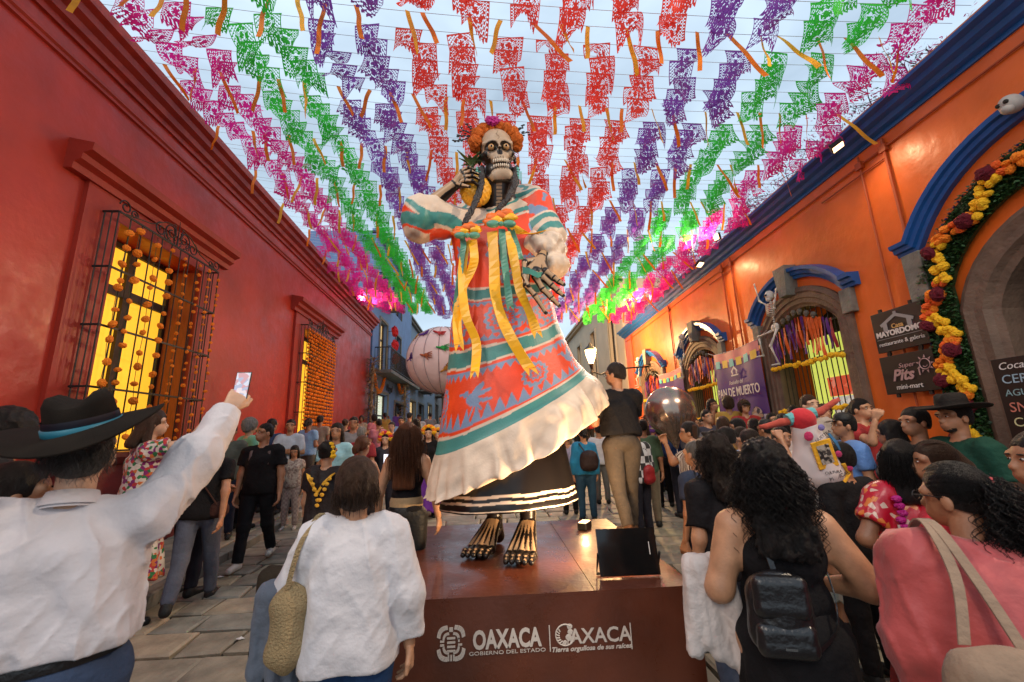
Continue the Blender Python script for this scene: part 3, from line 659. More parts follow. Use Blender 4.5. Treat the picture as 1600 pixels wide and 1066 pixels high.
mb.tube([(-.026, -.24 + .03 * math.cos(a), .07 + .03 * math.sin(a)) for a in [3.6 + q * .35 for q in range(7)]], .005, 4); mb.box((-.027, -.16, -.05), (-.022, -.145, .03)); mb.build('sun_emblem', M_pk, t)
# chalkboard
t = thing('chalkboard', 'black chalkboard drinks and snacks menu beside the flower-framed arch', 'chalkboard', rworld(-.35, 3.52, 1.8), RR.rotation_euler.z)
box_obj('board', (-.015, -.42, -.75), (.015, .42, .62), M_black, t, .003)
for i, (s_, cc, z, sz) in enumerate([('Coca-Cola', (.75, .7, .66), .54, .10), ('CERVEZA', (.35, .5, .6), .41, .12), ('AGUAS FRESCAS', (.25, .4, .42), .28, .09), ('SNACKS', (.6, .2, .14), .14, .13), ('COCTELES', (.62, .58, .3), 0, .12), ('BOTANAS', (.5, .45, .32), -.15, .12), ('PIZZA', (.6, .14, .08), -.32, .13)]):
    o = text('lettering', s_, mat('chalk_%d' % i, cc, .9), t, (-.018, .37, z), TR, sz, .001, 0, 'LEFT', .25 if i == 0 else .05)
# small notice
t = thing('notice', 'small white paper notice on the orange wall behind the hatted man', 'notice', rworld(-.005, 4.62, 1.98), RR.rotation_euler.z); box_obj('sheet', (-.004, -.11, -.16), (0, .11, .16), M_white, t); box_obj('print', (-.007, -.06, -.05), (-.0045, .06, .1), mat('grey_print2', (.15, .15, .17), .8), t)
# ---- banners
M_ban = mat('banner_purple', (.085, .025, .20), .6, var=.1, vs=3, bump=.1, bs=5); M_banp = mat('banner_pink', (.62, .2, .22), .6); M_banw = mat('banner_white', (.6, .5, .58), .6)
def banner(y0, y1, zt, zb, label, words):
    t = thing('cloth_banner', label, 'banner', rworld(-.16, (y0 + y1) / 2, zt), RR.rotation_euler.z, 'printed cloth banners on the orange wall')
    w = (y1 - y0) / 2; h = zt - zb; n, m_ = 24, 20
    def X(u, v): return -.03 * math.sin(u * 9 + v * 2) * v - .025 * math.sin(u * 17) * (1 - v) * .5
    def sheet(u0, u1, v0, v1, dx, m_at, nm, nn=12, mm=10):
        mb = MB(); vs = []; fs = []
        for lay in (0, 1):
            for i in range(nn + 1):
                for j in range(mm + 1):
                    u = u0 + (u1 - u0) * i / nn; v = v0 + (v1 - v0) * j / mm; vs.append((X(u, v) - dx + lay * .002, w * (1 - 2 * u), -h * v - .05 * math.sin(u * math.pi) * (1 - v)))
        N_ = (nn + 1) * (mm + 1)
        for lay in (0, 1):
            for i in range(nn):
                for j in range(mm): a = lay * N_ + i * (mm + 1) + j; fs.append((a, a + 1, a + mm + 2, a + mm + 1)[::1 if lay else -1])
        mb.smooth = True; mb.add(vs, fs); return mb.build(nm, m_at, t)
    sheet(0, 1, 0, 1, 0, M_ban, 'cloth', 26, 20)
    sheet(0, 1, 0.0, .13, .004, M_banp, 'printed_band', 26, 3)
    for k in range(6): sheet(.04 + .16 * k, .15 + .16 * k, .1, .2, .007, [mat('bunting_teal', (.1, .5, .55), .6), mat('bunting_yellow', (.8, .55, .08), .6)][k % 2], 'printed_flag', 3, 3)
    if words:
        sheet(.02, .98, .84, 1.0, .004, M_banw, 'printed_band', 20, 3)
        for k in range(3):
            mb = MB(); vs = []; cx_ = .2 + .3 * k
            for i in range(24):
                a = math.pi * 2 * i / 24; u = cx_ + .105 * math.cos(a); v = .86 - .12 * math.sin(a); vs.append((X(u, v) - .009, w * (1 - 2 * u), -h * v - .02))
            mb.add(vs, [tuple(range(24))]); mb.build('printed_picture', mat('printed_photo', (.3, .22, .2), .6, pattern=pat_spots([(.45, .28, .18), (.12, .1, .14), (.55, .4, .34), (.05, .04, .07)], 16)), t)
        text('lettering', 'PAN DE MUERTO', M_white, t, (-.06, 0, -h * .55), TR, .27, .002, .004, sx=.78)
        text('lettering', 'Festivalito del', M_white, t, (-.06, 0, -h * .43), TR, .12, .001, 0, shear=.4, sx=.8)
        mb = MB()
        for s_ in (-1, 1): mb.prism([(s_ * .13, -h * .29), (0, -h * .23), (0, -h * .255), (s_ * .11, -h * .31)], 0, -.06, -.055); mb.prism([(s_ * .1, -h * .31), (s_ * .06, -h * .29), (s_ * .06, -h * .33), (s_ * .1, -h * .33)], 0, -.0602, -.0552)
        mb.box((-.06, -.14, -h * .35), (-.055, .14, -h * .335)); mb.build('emblem', M_white, t)
    mb = MB(); mb.tube([(.02, w + .3, .1), (0, w, 0), (0, 0, -.05), (0, -w, 0), (.02, -w - .3, .1)], .006, 5); mb.build('cord', M_white, t)
banner(7.95, 9.72, 3.55, 1.8, 'purple cloth banner reading Pan de Muerto between two arched windows', True)
banner(11.6, 13.4, 3.58, 2.2, 'farther pink and purple cloth banner between the arched windows', False)
# ---- floodlights fixed on the facades (lamps of the place, plus out-of-frame ones added to brighten)
M_lampglow = mat('lamp_glow', (1, .8, .5), .5, emit=(1, .62, .3), es=3.5)
def flood(loc, target, power, col, label, size=.16, root_rz=0):
    t = thing('floodlight', label, 'floodlight', loc, 0, 'floodlights on the buildings'); d = (Vector(target) - Vector(loc)).normalized(); q = d.to_track_quat('-Z', 'Y').to_euler()
    t.rotation_euler = q; box_obj('housing', (-size / 2, -size / 2, .0), (size / 2, size / 2, .07), M_iron, t, .01)
    box_obj('lens', (-size * .42, -size * .42, -.004), (size * .42, size * .42, -.001), M_lampglow, t)
    l = bpy.data.lights.new('lamp', 'SPOT'); l.energy = power; l.color = col; l.spot_size = R(120); l.spot_blend = .8; l.shadow_soft_size = .1
    lo = bpy.data.objects.new('lamp', l); C.objects.link(lo); lo.parent = t; lo.location = (0, 0, -.02); return t
flood(lworld(.42, 14.2, 6.75), (5.3, 9, 3), 420, (1, .75, .5), 'glowing floodlight among the pink flags above the red cornice')
flood(rworld(-.42, 12.6, 6.0), (-4.8, 9.5, 4.2), 1000, (1, .68, .5), 'floodlight on the blue cornice aimed at the red wall')
flood(lworld(.42, .6, 6.7), (1.6, 4.2, 1.4), 300, (1, .86, .72), 'added out-of-view floodlight on the red cornice brightening the crowd')  # unseen lamp added to lift the light on the crowd
flood(rworld(-.42, 8.4, 6.0), (-4.6, 4.5, 4.0), 520, (1, .72, .55), 'nearer floodlight on the blue cornice aimed at the red wall')
flood(rworld(-.55, 9.0, 5.6), (5.4, 7.6, 3.2), 60, (1, .62, .3), 'small lamp under the blue cornice washing the orange wall')
flood(rworld(-.5, 4.9, 5.62), (5.4, 4.4, 4.0), 34, (1, .7, .4), 'nearest small lamp under the blue cornice')
flood(rworld(-.42, 1.2, 6.0), (.2, 3.9, 3.0), 640, (1, .8, .58), 'extra out-of-frame floodlight on the blue cornice brightening the statue')  # extra lamp outside the frame, brightens the statue's front and face
# ---- bougainvillea on the right roof
M_boug = [mat('bougainvillea_bract', (.50, .015, .17), .6, var=.3, vs=30, trans=.3), mat('bougainvillea_leaf', (.03, .07, .02), .6, var=.3, vs=30), ]
M_twig = mat('twig', (.06, .045, .03), .9)
rg = random.Random(21)
for i, (y, x, r_) in enumerate([(4.3, .5, .5), (5.6, .45, .6), (7.0, .5, .7), (8.4, .4, .55), (9.8, .5, .75), (11.4, .5, .6), (13.0, .5, .7), (15.0, .6, .8)]):
    t = thing('bougainvillea', 'magenta bougainvillea trailing over the orange parapet, %s from the camera' % ['nearest', 'second', 'third', 'fourth', 'fifth', 'sixth', 'seventh', 'farthest'][i], 'plant', rworld(x, y, 6.1), 0, 'bougainvillea on the roof edge')
    mb = MB(); mt = MB(); tips = []
    for b in range(12):
        p = Vector((rg.uniform(-.2, .2), rg.uniform(-.5, .5), 0)); d = Vector((rg.uniform(-.8, .3), rg.uniform(-.8, .8), rg.uniform(.4, 1))).normalized(); pts = [p]
        for q in range(6): d = (d + Vector((rg.uniform(-.3, .3), rg.uniform(-.3, .3), -.16))).normalized(); p = p + d * r_ * .24; pts.append(p); tips.append(p)
        mt.tube(pts, [.012 - .0015 * q for q in range(7)], 4)
    mt.build('branch', M_twig, t)
    for q in range(1500):
        p = rg.choice(tips) + Vector((rg.gauss(0, .07), rg.gauss(0, .07), rg.gauss(0, .06))); a = Vector((rg.uniform(-1, 1), rg.uniform(-1, 1), rg.uniform(-1, 1))).normalized(); b_ = a.orthogonal().normalized(); s1 = rg.uniform(.02, .04)
        mb.cur = 0 if rg.random() < .72 else 1; mb.add([p - b_ * s1 * .5, p + a * s1, p + b_ * s1 * .5, p - a * s1], [(0, 1, 2, 3)])
    mb.build('blossoms', M_boug, t)

# ================================================================== far street
def facade(name, label, side, xw, y0, y1, zt, m, wins, mw, balc=(), thick=3.0, corn=None):
    """side -1: wall on the left with its face at x=xw looking +x"""
    s = -side; t = thing(name, label, 'building', (xw, 0, 0))
    mb = MB(); xa, xb = (0, side * thick)
    ys = sorted(set([y0, y1] + [w[0] for w in wins] + [w[1] for w in wins]))
    for a, b in zip(ys[:-1], ys[1:]):
        cols = sorted([(w[2], w[3]) for w in wins if w[0] <= a and w[1] >= b]); z = -1
        for c_, d_ in cols: mb.box((min(xa, xb), a, z), (max(xa, xb), b, c_)); z = d_
        mb.box((min(xa, xb), a, z), (max(xa, xb), b, zt))
    mb.build('wall', m, t)
    for (a, b, c_, d_, *mm) in wins:
        mb = MB(); lo, hi = sorted((side * .24, side * .3)); mb.box((lo, a, c_), (hi, b, d_)); w = mb.build('window', mm[0] if mm else mw, t)
        mb = MB(); f = .06; lo, hi = sorted((side * .16, side * .235))
        for q in ((a, a + f, c_, d_), (b - f, b, c_, d_), ((a + b) / 2 - f / 2, (a + b) / 2 + f / 2, c_, d_), (a, b, d_ - f, d_), (a, b, c_ + (d_ - c_) * .65, c_ + (d_ - c_) * .65 + f)): mb.box((lo, q[0] + .003, q[2] + .003), (hi, q[1] - .003, q[3] - .003))
        mb.build('frame', M_dwood, w)
        lo, hi = sorted((-side * .05, side * .02)); mb = MB()
        for q in ((a - .12, a, c_, d_ + .12), (b, b + .12, c_, d_ + .12), (a, b, d_, d_ + .12)): mb.box((lo, q[0], q[2]), (hi, q[1], q[3]))
        mb.build('surround', M_cgrey if side < 0 else mat('cream_trim', (.5, .42, .3), .7), w)
    for (a, b, z) in balc:
        bl = MB(); lo, hi = sorted((0, -side * .75)); bl.box((lo, a, z - .14), (hi, b, z)); bo = bl.build('balcony', M_cgrey, t); g = MB(); xo = -side * .7
        k = 0
        y = a + .02
        while y < b: g.tube([(xo, y, z), (xo, y, z + 1)], .011, 4); y += .11
        for yy in (a + .02, b - .02):
            for q in range(6): g.tube([(xo * q / 6, yy, z), (xo * q / 6, yy, z + 1)], .011, 4)
            g.box((min(0, xo), yy - .015, z + .98), (max(0, xo), yy + .015, z + 1.02))
        g.box((xo - .02, a, z + .98), (xo + .02, b, z + 1.02)); g.box((xo - .015, a, z + .1), (xo + .015, b, z + .13)); g.build('railing', M_iron, bo)
    mb = MB(); lo, hi = sorted((side * .2, -side * .3)); mb.box((lo, y0, zt), (hi, y1, zt + .12)); lo, hi = sorted((side * .2, -side * .18)); mb.box((lo, y0, zt - .14), (hi, y1, zt - .001)); mb.build('cornice', corn or m, t)
    return t
M_bl1 = mat('pale_blue_paint', (.13, .22, .42), .6, var=.15, vs=2, bump=.2, bs=9); M_bl2 = mat('grey_blue_paint', (.16, .22, .30), .6, var=.15, vs=2); M_cream = mat('cream_stucco', (.62, .48, .31), .6, var=.12, vs=1, bump=.2, bs=8)
M_wlit = mat('warm_lit_pane', (.5, .35, .15), .5, emit=(1, .7, .3), es=.5); M_wdk = mat('dark_pane', (.03, .035, .04), .2); M_shopl = mat('bright_shop', (.6, .65, .5), .6, emit=(.8, .9, .7), es=.55)
facade('blue_balcony_building', 'pale blue building with iron balconies beyond the red wall', -1, -5.1, 17.9, 26.5, 11.2, M_bl1,
       [(19.0, 20.3, 4.9, 7.3, M_wlit), (22.2, 23.4, 4.9, 7.3), (19.0, 20.3, 8.4, 10.4), (22.2, 23.4, 8.4, 10.4), (18.6, 20.8, 1.0, 3.9, M_shopl), (22.3, 24.8, 1.0, 3.7)], M_wdk, [(18.3, 25.6, 4.8), (18.3, 21, 8.3)], corn=M_bl1)
facade('slate_blue_building', 'slate blue building with dark shopfronts farther up the left side', -1, -5.4, 26.6, 40, 9.6, M_bl2, [(28, 29.4, 5.4, 7.7), (31.5, 33, 5.4, 7.7), (36, 37.4, 5.4, 7.7), (27.6, 30, 1.6, 4.3, M_wlit), (31.2, 33.6, 1.6, 4.3), (35.8, 38, 2.2, 4.6, M_wlit)], M_wdk, [(27.5, 30, 5.3), (31, 33.6, 5.3)], corn=M_cgrey)
facade('grey_building', 'grey building near the far left end of the street', -1, -5.6, 40.1, 62, 10.5, mat('warm_grey_paint', (.22, .2, .19), .7, var=.1), [(42, 43.5, 6, 8.2), (46, 47.5, 6, 8.2), (42, 44, 3, 5), (48, 50, 3, 5.2)], M_wdk, [(41.7, 44, 5.9)])
facade('cream_building', 'tall cream building with narrow windows beyond the orange wall', 1, 5.75, 17.4, 38, 8.5, M_cream, [(18.6, 19.6, 4.6, 7.3, mat('brown_shutter', (.16, .1, .06), .6)), (22.2, 23.2, 4.6, 7.3, MATS['brown_shutter']), (26, 27, 4.6, 7.3, MATS['brown_shutter']), (30, 31, 4.8, 7.3, MATS['brown_shutter']), (19, 20.6, 1, 3.8), (24, 25.6, 1.4, 4)], M_wdk)
facade('terracotta_building', 'terracotta building far along the right side', 1, 6.0, 38.1, 62, 9.2, mat('terracotta_paint', (.35, .14, .08), .7, var=.1), [(40, 41.2, 5.6, 7.6), (44, 45.2, 5.6, 7.6)], M_wdk)
facade('yellow_end_building', 'ochre house closing the far end of the street', -1, 0.2, 0, 12, 3.2, mat('ochre_paint', (.4, .27, .12), .7, var=.1), [(2, 3.4, .6, 2.4), (6, 7.4, .6, 2.4)], M_wdk).location = (-6, 74, 4.6)
bpy.data.objects['yellow_end_building'].rotation_euler = (0, 0, -math.pi / 2)
# wall lantern, lit
lp = at(923, 556, 14.5)
t = thing('wall_lantern', 'brightly lit wall lantern on an iron arm beside the cream building', 'lantern', (lp.x, lp.y, lp.z)); t.scale = (1.25, 1.25, 1.25)
mb = MB(); mb.lathe([(.06, -.22), (.13, .0), (.15, .14), (.16, .16)], 6); mb.build('glass', mat('lantern_glass', (1, .8, .5), .3, emit=(1, .55, .2), es=16), t)
mb = MB(); mb.lathe([(.19, .17), (.17, .2), (.06, .3), (.02, .38)], 6); mb.lathe([(.05, -.5), (.03, -.4), (.07, -.23)], 6); mb.build('cap', M_iron, t)
mb = MB(); mb.tube([(0, 0, -.45), (.25, 0, -.55), (.6, 0, -.4), ((5.7 - lp.x) / 1.25, 0, -.35)], .022, 6); mb.tube([(0, 0, -.5), (0, 0, -.7)], .02, 6); mb.build('arm', M_iron, t)
l = bpy.data.lights.new('lamp', 'POINT'); l.energy = 620; l.color = (1, .6, .25); l.shadow_soft_size = .15; lo = bpy.data.objects.new('lamp', l); C.objects.link(lo); lo.parent = t; lo.location = (.3, -.1, .25)
# dried palm stands at the blue shop, shop name, dangling puppet
M_straw = mat('dried_palm', (.38, .28, .15), .8, var=.3, vs=10)
for i, (px, py, Y) in enumerate([(580, 640, 17.2), (632, 645, 22.5)]):
    p = at(px, py, Y); t = thing('dried_palm_column', 'tall bundle of dried palm leaves beside the blue shop, ' + ['nearer one', 'farther one'][i], 'decoration', (p.x, p.y, gz(p.x, p.y)), 0, 'dried palm bundles')
    mb = MB(); mb.tube([(0, 0, 0), (0, 0, 3.6)], .06, 6); mb.build('stem', M_straw, t); mb = MB(); rg = random.Random(i)
    for k in range(260):
        z = rg.uniform(.8, 3.8); a = rg.uniform(0, 6.28); l_ = rg.uniform(.25, .5); q = Vector((math.cos(a), math.sin(a), rg.uniform(-.2, .8))); p0 = Vector((0, 0, z)); mb.strip([p0, p0 + q * l_ * .5, p0 + q * l_ + Vector((0, 0, -.12))], [.03, .06, .01], (-math.sin(a), math.cos(a), 0), .003)
    mb.build('leaves', M_straw, t)['kind'] = 'stuff'
p = at(598, 655, 18)
text('lettering', 'Nogal', M_iron, bpy.data.objects['blue_balcony_building'], (.06, 20.9, 4.25), (math.pi / 2, 0, math.pi / 2), .5, .01, shear=.3)

for i, (px, py) in enumerate([(617, 518), (617, 540), (618, 561)]):
    p = at(px, py, 20.5); t = thing('paper_flower', 'big red paper flower on the blue balcony front, %s of three' % ['top', 'middle', 'bottom'][i], 'paper flower', tuple(p), 0, 'red paper flowers on the blue building')
    mb = MB(); mb.ball((0, 0, 0), .27, 12, 8, .2, (.6, 1, 1)); mb.build('petals', mat('red_crepe', (.6, .01, .015), .8), t)
    mb = MB(); mb.tube([(0, 0, 0), (-.3, 0, 0), (-5.1 - p.x, 0, 0)] if p.x > -5 else [(0, 0, 0), (-.1, 0, 0)], .012, 4); mb.build('stem', M_iron, t)
for i, (px, py) in enumerate([(592, 602), (627, 606)]):
    p = at(px, py, 19.0 + 4 * i); t = thing('marigold_swag', 'drooping orange marigold swag under the blue balcony, %s' % ['nearer one', 'farther one'][i], 'garland', tuple(p), 0, 'swags under the blue balcony'); mb = MB()
    for k in range(22): a = -1 + 2 * k / 21; mb.ball((0, a * .9, .75 * a * a - .3), .09, 6, 5, .1)
    mb.build('marigold', M_mari[0], t)['kind'] = 'stuff'
# ================================================================== cut paper bunting
PCOL = {'pink': (.85, .03, .30), 'green': (.06, .60, .06), 'violet': (.30, .09, .42), 'red': (.95, .09, .06)}
PM = {k: mat('tissue_' + k, v, .6, var=.08, vs=3, trans=.7) for k, v in PCOL.items()}
def flag_mesh(seed):
    rg = random.Random(seed); NX, NZ = 30, 30; Wf, Hf = .30, .33; kind = seed % 4
    keep = np.zeros((NX, NZ), bool); cols = range(NX // 2)
    fx, fz = rg.uniform(2.2, 3.2), rg.uniform(2.2, 3.2); ph = rg.uniform(0, 6)
    for i in range(NX):
        m = min(i, NX - 1 - i); x = (i + .5) / NX * 2 - 1
        for j in range(NZ):
            z = (j + .5) / NZ                       # 0 top
            hole = ((m + j) % 3 != 0 and (m - j) % 3 != 0) if kind % 2 == 0 else ((m + j) % 4 in (1, 2) or (m - j) % 4 == 2)
            if kind == 1: hole = (m * 2 + j) % 5 < 2 and j % 4 != 0
            r1 = math.hypot(x * 1.0, (z - .42) * 2.0)
            if r1 < .62:
                a = math.atan2(z - .42, abs(x)); hole = math.sin(a * (5 + kind) + ph) > .1 and .16 < r1 < .55 and (m + j) % 2 == 0 or (.28 < r1 < .36)
            if kind == 2 and .7 < z < .84: hole = (m % 3 == 1)
            k = not hole
            if m < 1 or j < 2 or j in (NZ - 5,): k = True
            if j > NZ - 4: k = (m % 4) < (NZ - j)
            keep[i, j] = k
    taper = rg.uniform(.0, .22); skew = rg.uniform(-.06, .06); amp = rg.uniform(.03, .14); px_ = rg.uniform(0, 6); lift = rg.choice([0, .08, .25, .5, .8, 1.25]) * rg.choice([1, 1, -1]); curlx = rg.uniform(-1, 1)
    def P(i, j):
        x = (i / NX - .5) * Wf; z = j / NZ; w = 1 - taper * z; a = lift * z * (1 + .5 * curlx * (i / NX - .5))
        return (x * w + skew * z, amp * math.sin(px_ + i / NX * 5 + z * 2) * z + Hf * z * math.sin(a) * .8, -Hf * z * math.cos(a) - .02 * math.sin(i / NX * math.pi) * 0)
    vs = [P(i, j) for i in range(NX + 1) for j in range(NZ + 1)]; fs = [(i * (NZ + 1) + j, (i + 1) * (NZ + 1) + j, (i + 1) * (NZ + 1) + j + 1, i * (NZ + 1) + j + 1) for i in range(NX) for j in range(NZ) if keep[i, j]]
    me = bpy.data.meshes.new('flag'); me.from_pydata(vs, [], fs)
    bm = bmesh.new(); bm.from_mesh(me); bmesh.ops.delete(bm, geom=[v for v in bm.verts if not v.link_faces], context='VERTS'); bm.to_mesh(me); bm.free()
    me.materials.append(PM['red']); me.update(); return me
FL = [flag_mesh(s) for s in range(32)]
M_rib = [mat('ribbon_orange', (.95, .36, .02), .5, trans=.55), mat('ribbon_gold', (.98, .62, .05), .5, trans=.55)]
def rib_mesh(seed):
    rg = random.Random(seed); mb = MB(); tl = rg.uniform(-.2, .4); ln = rg.uniform(.42, .6); ph = rg.uniform(0, 6); tw = rg.uniform(-.3, .3) if seed % 3 else rg.uniform(-1.1, 1.1)
    pts = [(tl * (q / 9) + .006 * math.sin(ph + q * .8), .01 * math.sin(ph + q), -ln * q / 9 * math.cos(tl)) for q in range(10)]
    mb.strip(pts, [.05] * 10, [(math.cos(tw * q / 9 * 2 + ph * .1), math.sin(tw * q / 9 * 2 + ph * .1), 0) for q in range(10)], .002); me = mb.mesh('ribbon', smooth=False); me.materials.append(M_rib[0]); return me
RB = [rib_mesh(s) for s in range(14)]
M_line = mat('nylon_line', (.5, .5, .5), .5)
cols = ['pink'] * 3 + ['green'] * 2 + ['violet'] * 2 + ['red'] * 6 + ['violet'] * 2 + ['green'] * 2 + ['pink'] * 2
rg = random.Random(9)
ORD = 'first second third fourth fifth sixth seventh eighth ninth tenth eleventh twelfth'.split()
def line_thing(kind, y, dz, g, q=0):
    x0, x1 = -4.6 - .028 * y + .2, 5.3 + .024 * y - .2; z0, z1 = 6.86 + dz, 6.1 + dz; n = 24
    sag = .22
    def Z(x): u = (x - x0) / (x1 - x0); return z0 + (z1 - z0) * u - sag * 4 * u * (1 - u)
    lab, cat, grp = (('%s of five cut-paper flag lines beyond the %s ribbon line from the camera' % (ORD[q], ORD[g]), 'paper bunting', 'lines of cut-paper flags over the street') if kind == 'f' else ('%s overhead line of orange and gold ribbons counted from the camera' % ORD[g], 'ribbon bunting', 'lines of ribbons over the street'))
    t = thing('paper_flag_line' if kind == 'f' else 'ribbon_line', lab, cat, ((x0 + x1) / 2, y, Z((x0 + x1) / 2)), 0, grp); ox, oz = t.location.x, t.location.z
    mb = MB(); mb.tube([(x0 + (x1 - x0) * q / n - ox, 0, Z(x0 + (x1 - x0) * q / n) - oz) for q in range(n + 1)], .003, 3); mb.build('cord', M_line, t)
    return t, x0, x1, lambda x: Z(x) - oz, ox
NG = 11
for g in range(NG):
    y0 = 2.55 + g * 1.14
    t, x0, x1, Z, ox = line_thing('r', y0, .0, g)
    n = 26
    for k in range(n):
        x = x0 + .2 + (x1 - x0 - .4) * (k + rg.uniform(.2, .8)) / n; o = bpy.data.objects.new('ribbon', RB[rg.randrange(14)]); C.objects.link(o); o.parent = t; o.location = (x - ox, 0, Z(x)); o.rotation_euler = (rg.uniform(-.15, .15), rg.uniform(-.1, .1), rg.uniform(-.4, .4))
        o.material_slots[0].link = 'OBJECT'; o.material_slots[0].material = M_rib[rg.randrange(2)]
    off = rg.uniform(-.08, .08)
    for s_ in range(5):
        y = y0 + .2 + s_ * .195; t, x0, x1, Z, ox = line_thing('f', y, rg.uniform(-.04, .04), g, s_)
        for k, cn in enumerate(cols):
            x = -4.475 + k * .53 + off + rg.uniform(-.05, .05) + s_ * .03
            if x < x0 + .32 or x > x1 - .15: continue
            o = bpy.data.objects.new('flag', FL[rg.randrange(32)]); C.objects.link(o); o.parent = t; o.location = (x - ox, 0, Z(x)); o.rotation_euler = (rg.uniform(-.2, .2), rg.uniform(-.05, .05), rg.uniform(-.12, .12)); q = rg.uniform(.92, 1.06); o.scale = (q, q, q)
            o.material_slots[0].link = 'OBJECT'; o.material_slots[0].material = PM[cn]
# ================================================================== pedestal and statue
M_brown = mat('brown_panel', (.115, .028, .012), .36, var=.3, vs=2.4, bump=.1, bs=30, coat=.1, rv=.12)
PED = thing('pedestal', 'large brown panelled pedestal printed with Oaxaca lettering under the giant statue', 'pedestal', (.22, 4.0, .0))
PZ = .87
def pl(o, root): o.parent = root; o.location = Vector(o.location) - root.location; return o
mb = MB(); mb.box((-.84, 2.9, -.1), (1.28, 5.1, PZ - .012)); pl(mb.build('body', M_brown), PED)
for a, b, c_, d in ((-.84, .62, 2.9, 5.1), (.624, 1.28, 2.9, 5.1)):
    pl(box_obj('top_panel', (a, c_, PZ - .0115), (b, d, PZ), M_brown, None), PED)
def pedpt(px, py):
    r = ray(px, py); t = 2.9 / r[1]; return CAMP + r * t
M_print = mat('pale_print', (.62, .52, .44), .6, var=0)
def ptext(body, px, py, size, sx=1, off=0, shear=0):
    p = pedpt(px, py); o = text('lettering', body, M_print, None, (p[0], 2.897, p[2]), (math.pi / 2, 0, 0), size, .001, off, sx=sx, shear=shear); return pl(o, PED)
k1 = (pedpt(848, 1000)[0] - pedpt(737, 1000)[0])
ptext('OAXACA', 792, 999, .14, sx=k1 / .62, off=.005)
mbs = MB()
# slab serifs
p0 = pedpt(737, 1001); zt = p0[2] + .052; zb = p0[2] - .052
ptext('GOBIERNO DEL ESTADO', 793, 1018.5, .028, sx=1.5)
ptext('AXACA', 938, 993, .115, sx=.98, off=.002)
ptext('Tierra orgullosa de sus raíces', 924, 1012, .036, sx=1.16, off=.001, shear=.25)
mb = MB()
for px, y0, y1 in ((858, 977, 1018), (984, 973, 1014)):
    a = pedpt(px, y0); b = pedpt(px, y1); mb.box((a[0] - .003, 2.895, b[2]), (a[0] + .003, 2.8995, a[2]))
pl(mb.build('divider', M_print), PED)
# ornate O with a small figure
mb = MB(); c_ = pedpt(883, 992); R_ = .058
mb.tube([(c_[0] + R_ * math.cos(a), 2.897, c_[2] + R_ * math.sin(a)) for a in [.9 + q * .27 for q in range(21)]], .0045, 4)
for q in range(9): a = 2.4 + q * .32; mb.tube([(c_[0] + R_ * math.cos(a), 2.897, c_[2] + R_ * math.sin(a)), (c_[0] + R_ * .62 * math.cos(a + .2), 2.897, c_[2] + R_ * .62 * math.sin(a + .2))], .004, 4)
for (x, z, r) in ((.03, .045, .016), (.032, .015, .018), (.022, -.015, .02), (.045, -.03, .012), (-.005, -.042, .014)): mb.ball((c_[0] + x, 2.897, c_[2] + z), r, 8, 5, .15, (1, .1, 1))
pl(mb.build('emblem', M_print), PED)
mb = MB(); c_ = pedpt(705, 1005); s_ = .0095
def sq(x0, z0, x1, z1): mb.box((c_[0] + x0 * s_, 2.896, c_[2] + z0 * s_), (c_[0] + x1 * s_, 2.8995, c_[2] + z1 * s_))
for sx_ in (-1, 1):      # government seal: rounded quartered shield with glyphs
    for sz in (-1, 1):
        for rr, w in ((9.2, 2.2), (5.6, 1.3)):
            for q in range(5):
                a0 = .18 + q * .26; a1 = a0 + .24; f = lambda a, r: (c_[0] + sx_ * s_ * (min(r * math.cos(a) ** .6, r)), c_[2] + sz * s_ * (r * math.sin(a) ** .6 * 1.12))
                P = [f(a0, rr), f(a1, rr), f(a1, rr - w), f(a0, rr - w)]; mb.prism(P, 1, 2.896, 2.8995)
for k in range(4): sq(-2.6, -5 + k * 2.4, 2.6, -3.8 + k * 2.4)
sq(-7, -1.6, -4.4, -.4); sq(-7, .6, -4.4, 1.8); sq(4.4, -1.6, 7, -.5); sq(4.4, .5, 5.4, 3); sq(-1.2, 6.5, 1.2, 9); sq(-2.2, -10, -1.2, -6.5); sq(1.2, -10, 2.2, -6.5); sq(-.5, -10, .5, -6.5)
pl(mb.build('seal', M_print), PED)

# LED floodlight standing on the pedestal, seen from behind
fl = thing('led_floodlight', 'flat black LED floodlight standing on the pedestal, back to the camera', 'floodlight', (.915, 3.09, PZ))
fl.rotation_euler = (0, 0, R(-2))
M_gloss = mat('gloss_black', (.008, .007, .007), .12, var=0)
mb = MB(); Mx = Matrix.Rotation(R(-12), 4, 'X'); mb.box((-.205, -.012, .015), (.205, .012, .31), Mx); mb.build('panel', M_gloss, fl)
mb = MB(); mb.box((.15, -.0135, .14), (.155, -.0125, .22), Mx); mb.build('label_strip', M_white, fl)
mb = MB(); mb.box((-.19, .013, .03), (.19, .017, .295), Mx); mb.build('lens', mat('led_lens', (1, .8, .5), .4, emit=(1, .62, .25), es=6), fl)
mb = MB(); mb.tube([(-.212, .0, .16), (-.215, .08, .012), (.215, .08, .012), (.212, 0, .16)], .009, 6); mb.build('stand', M_iron, fl)
l = bpy.data.lights.new('lamp', 'AREA'); l.shape = 'RECTANGLE'; l.size = .3; l.size_y = .12; l.energy = 42; l.color = (1, .66, .36)
lo = bpy.data.objects.new('lamp', l); C.objects.link(lo); lo.parent = fl; lo.location = (-.03, .2, .2)
lo.rotation_euler = (Vector((-.8, .55, 1.0))).to_track_quat('-Z', 'Y').to_euler()
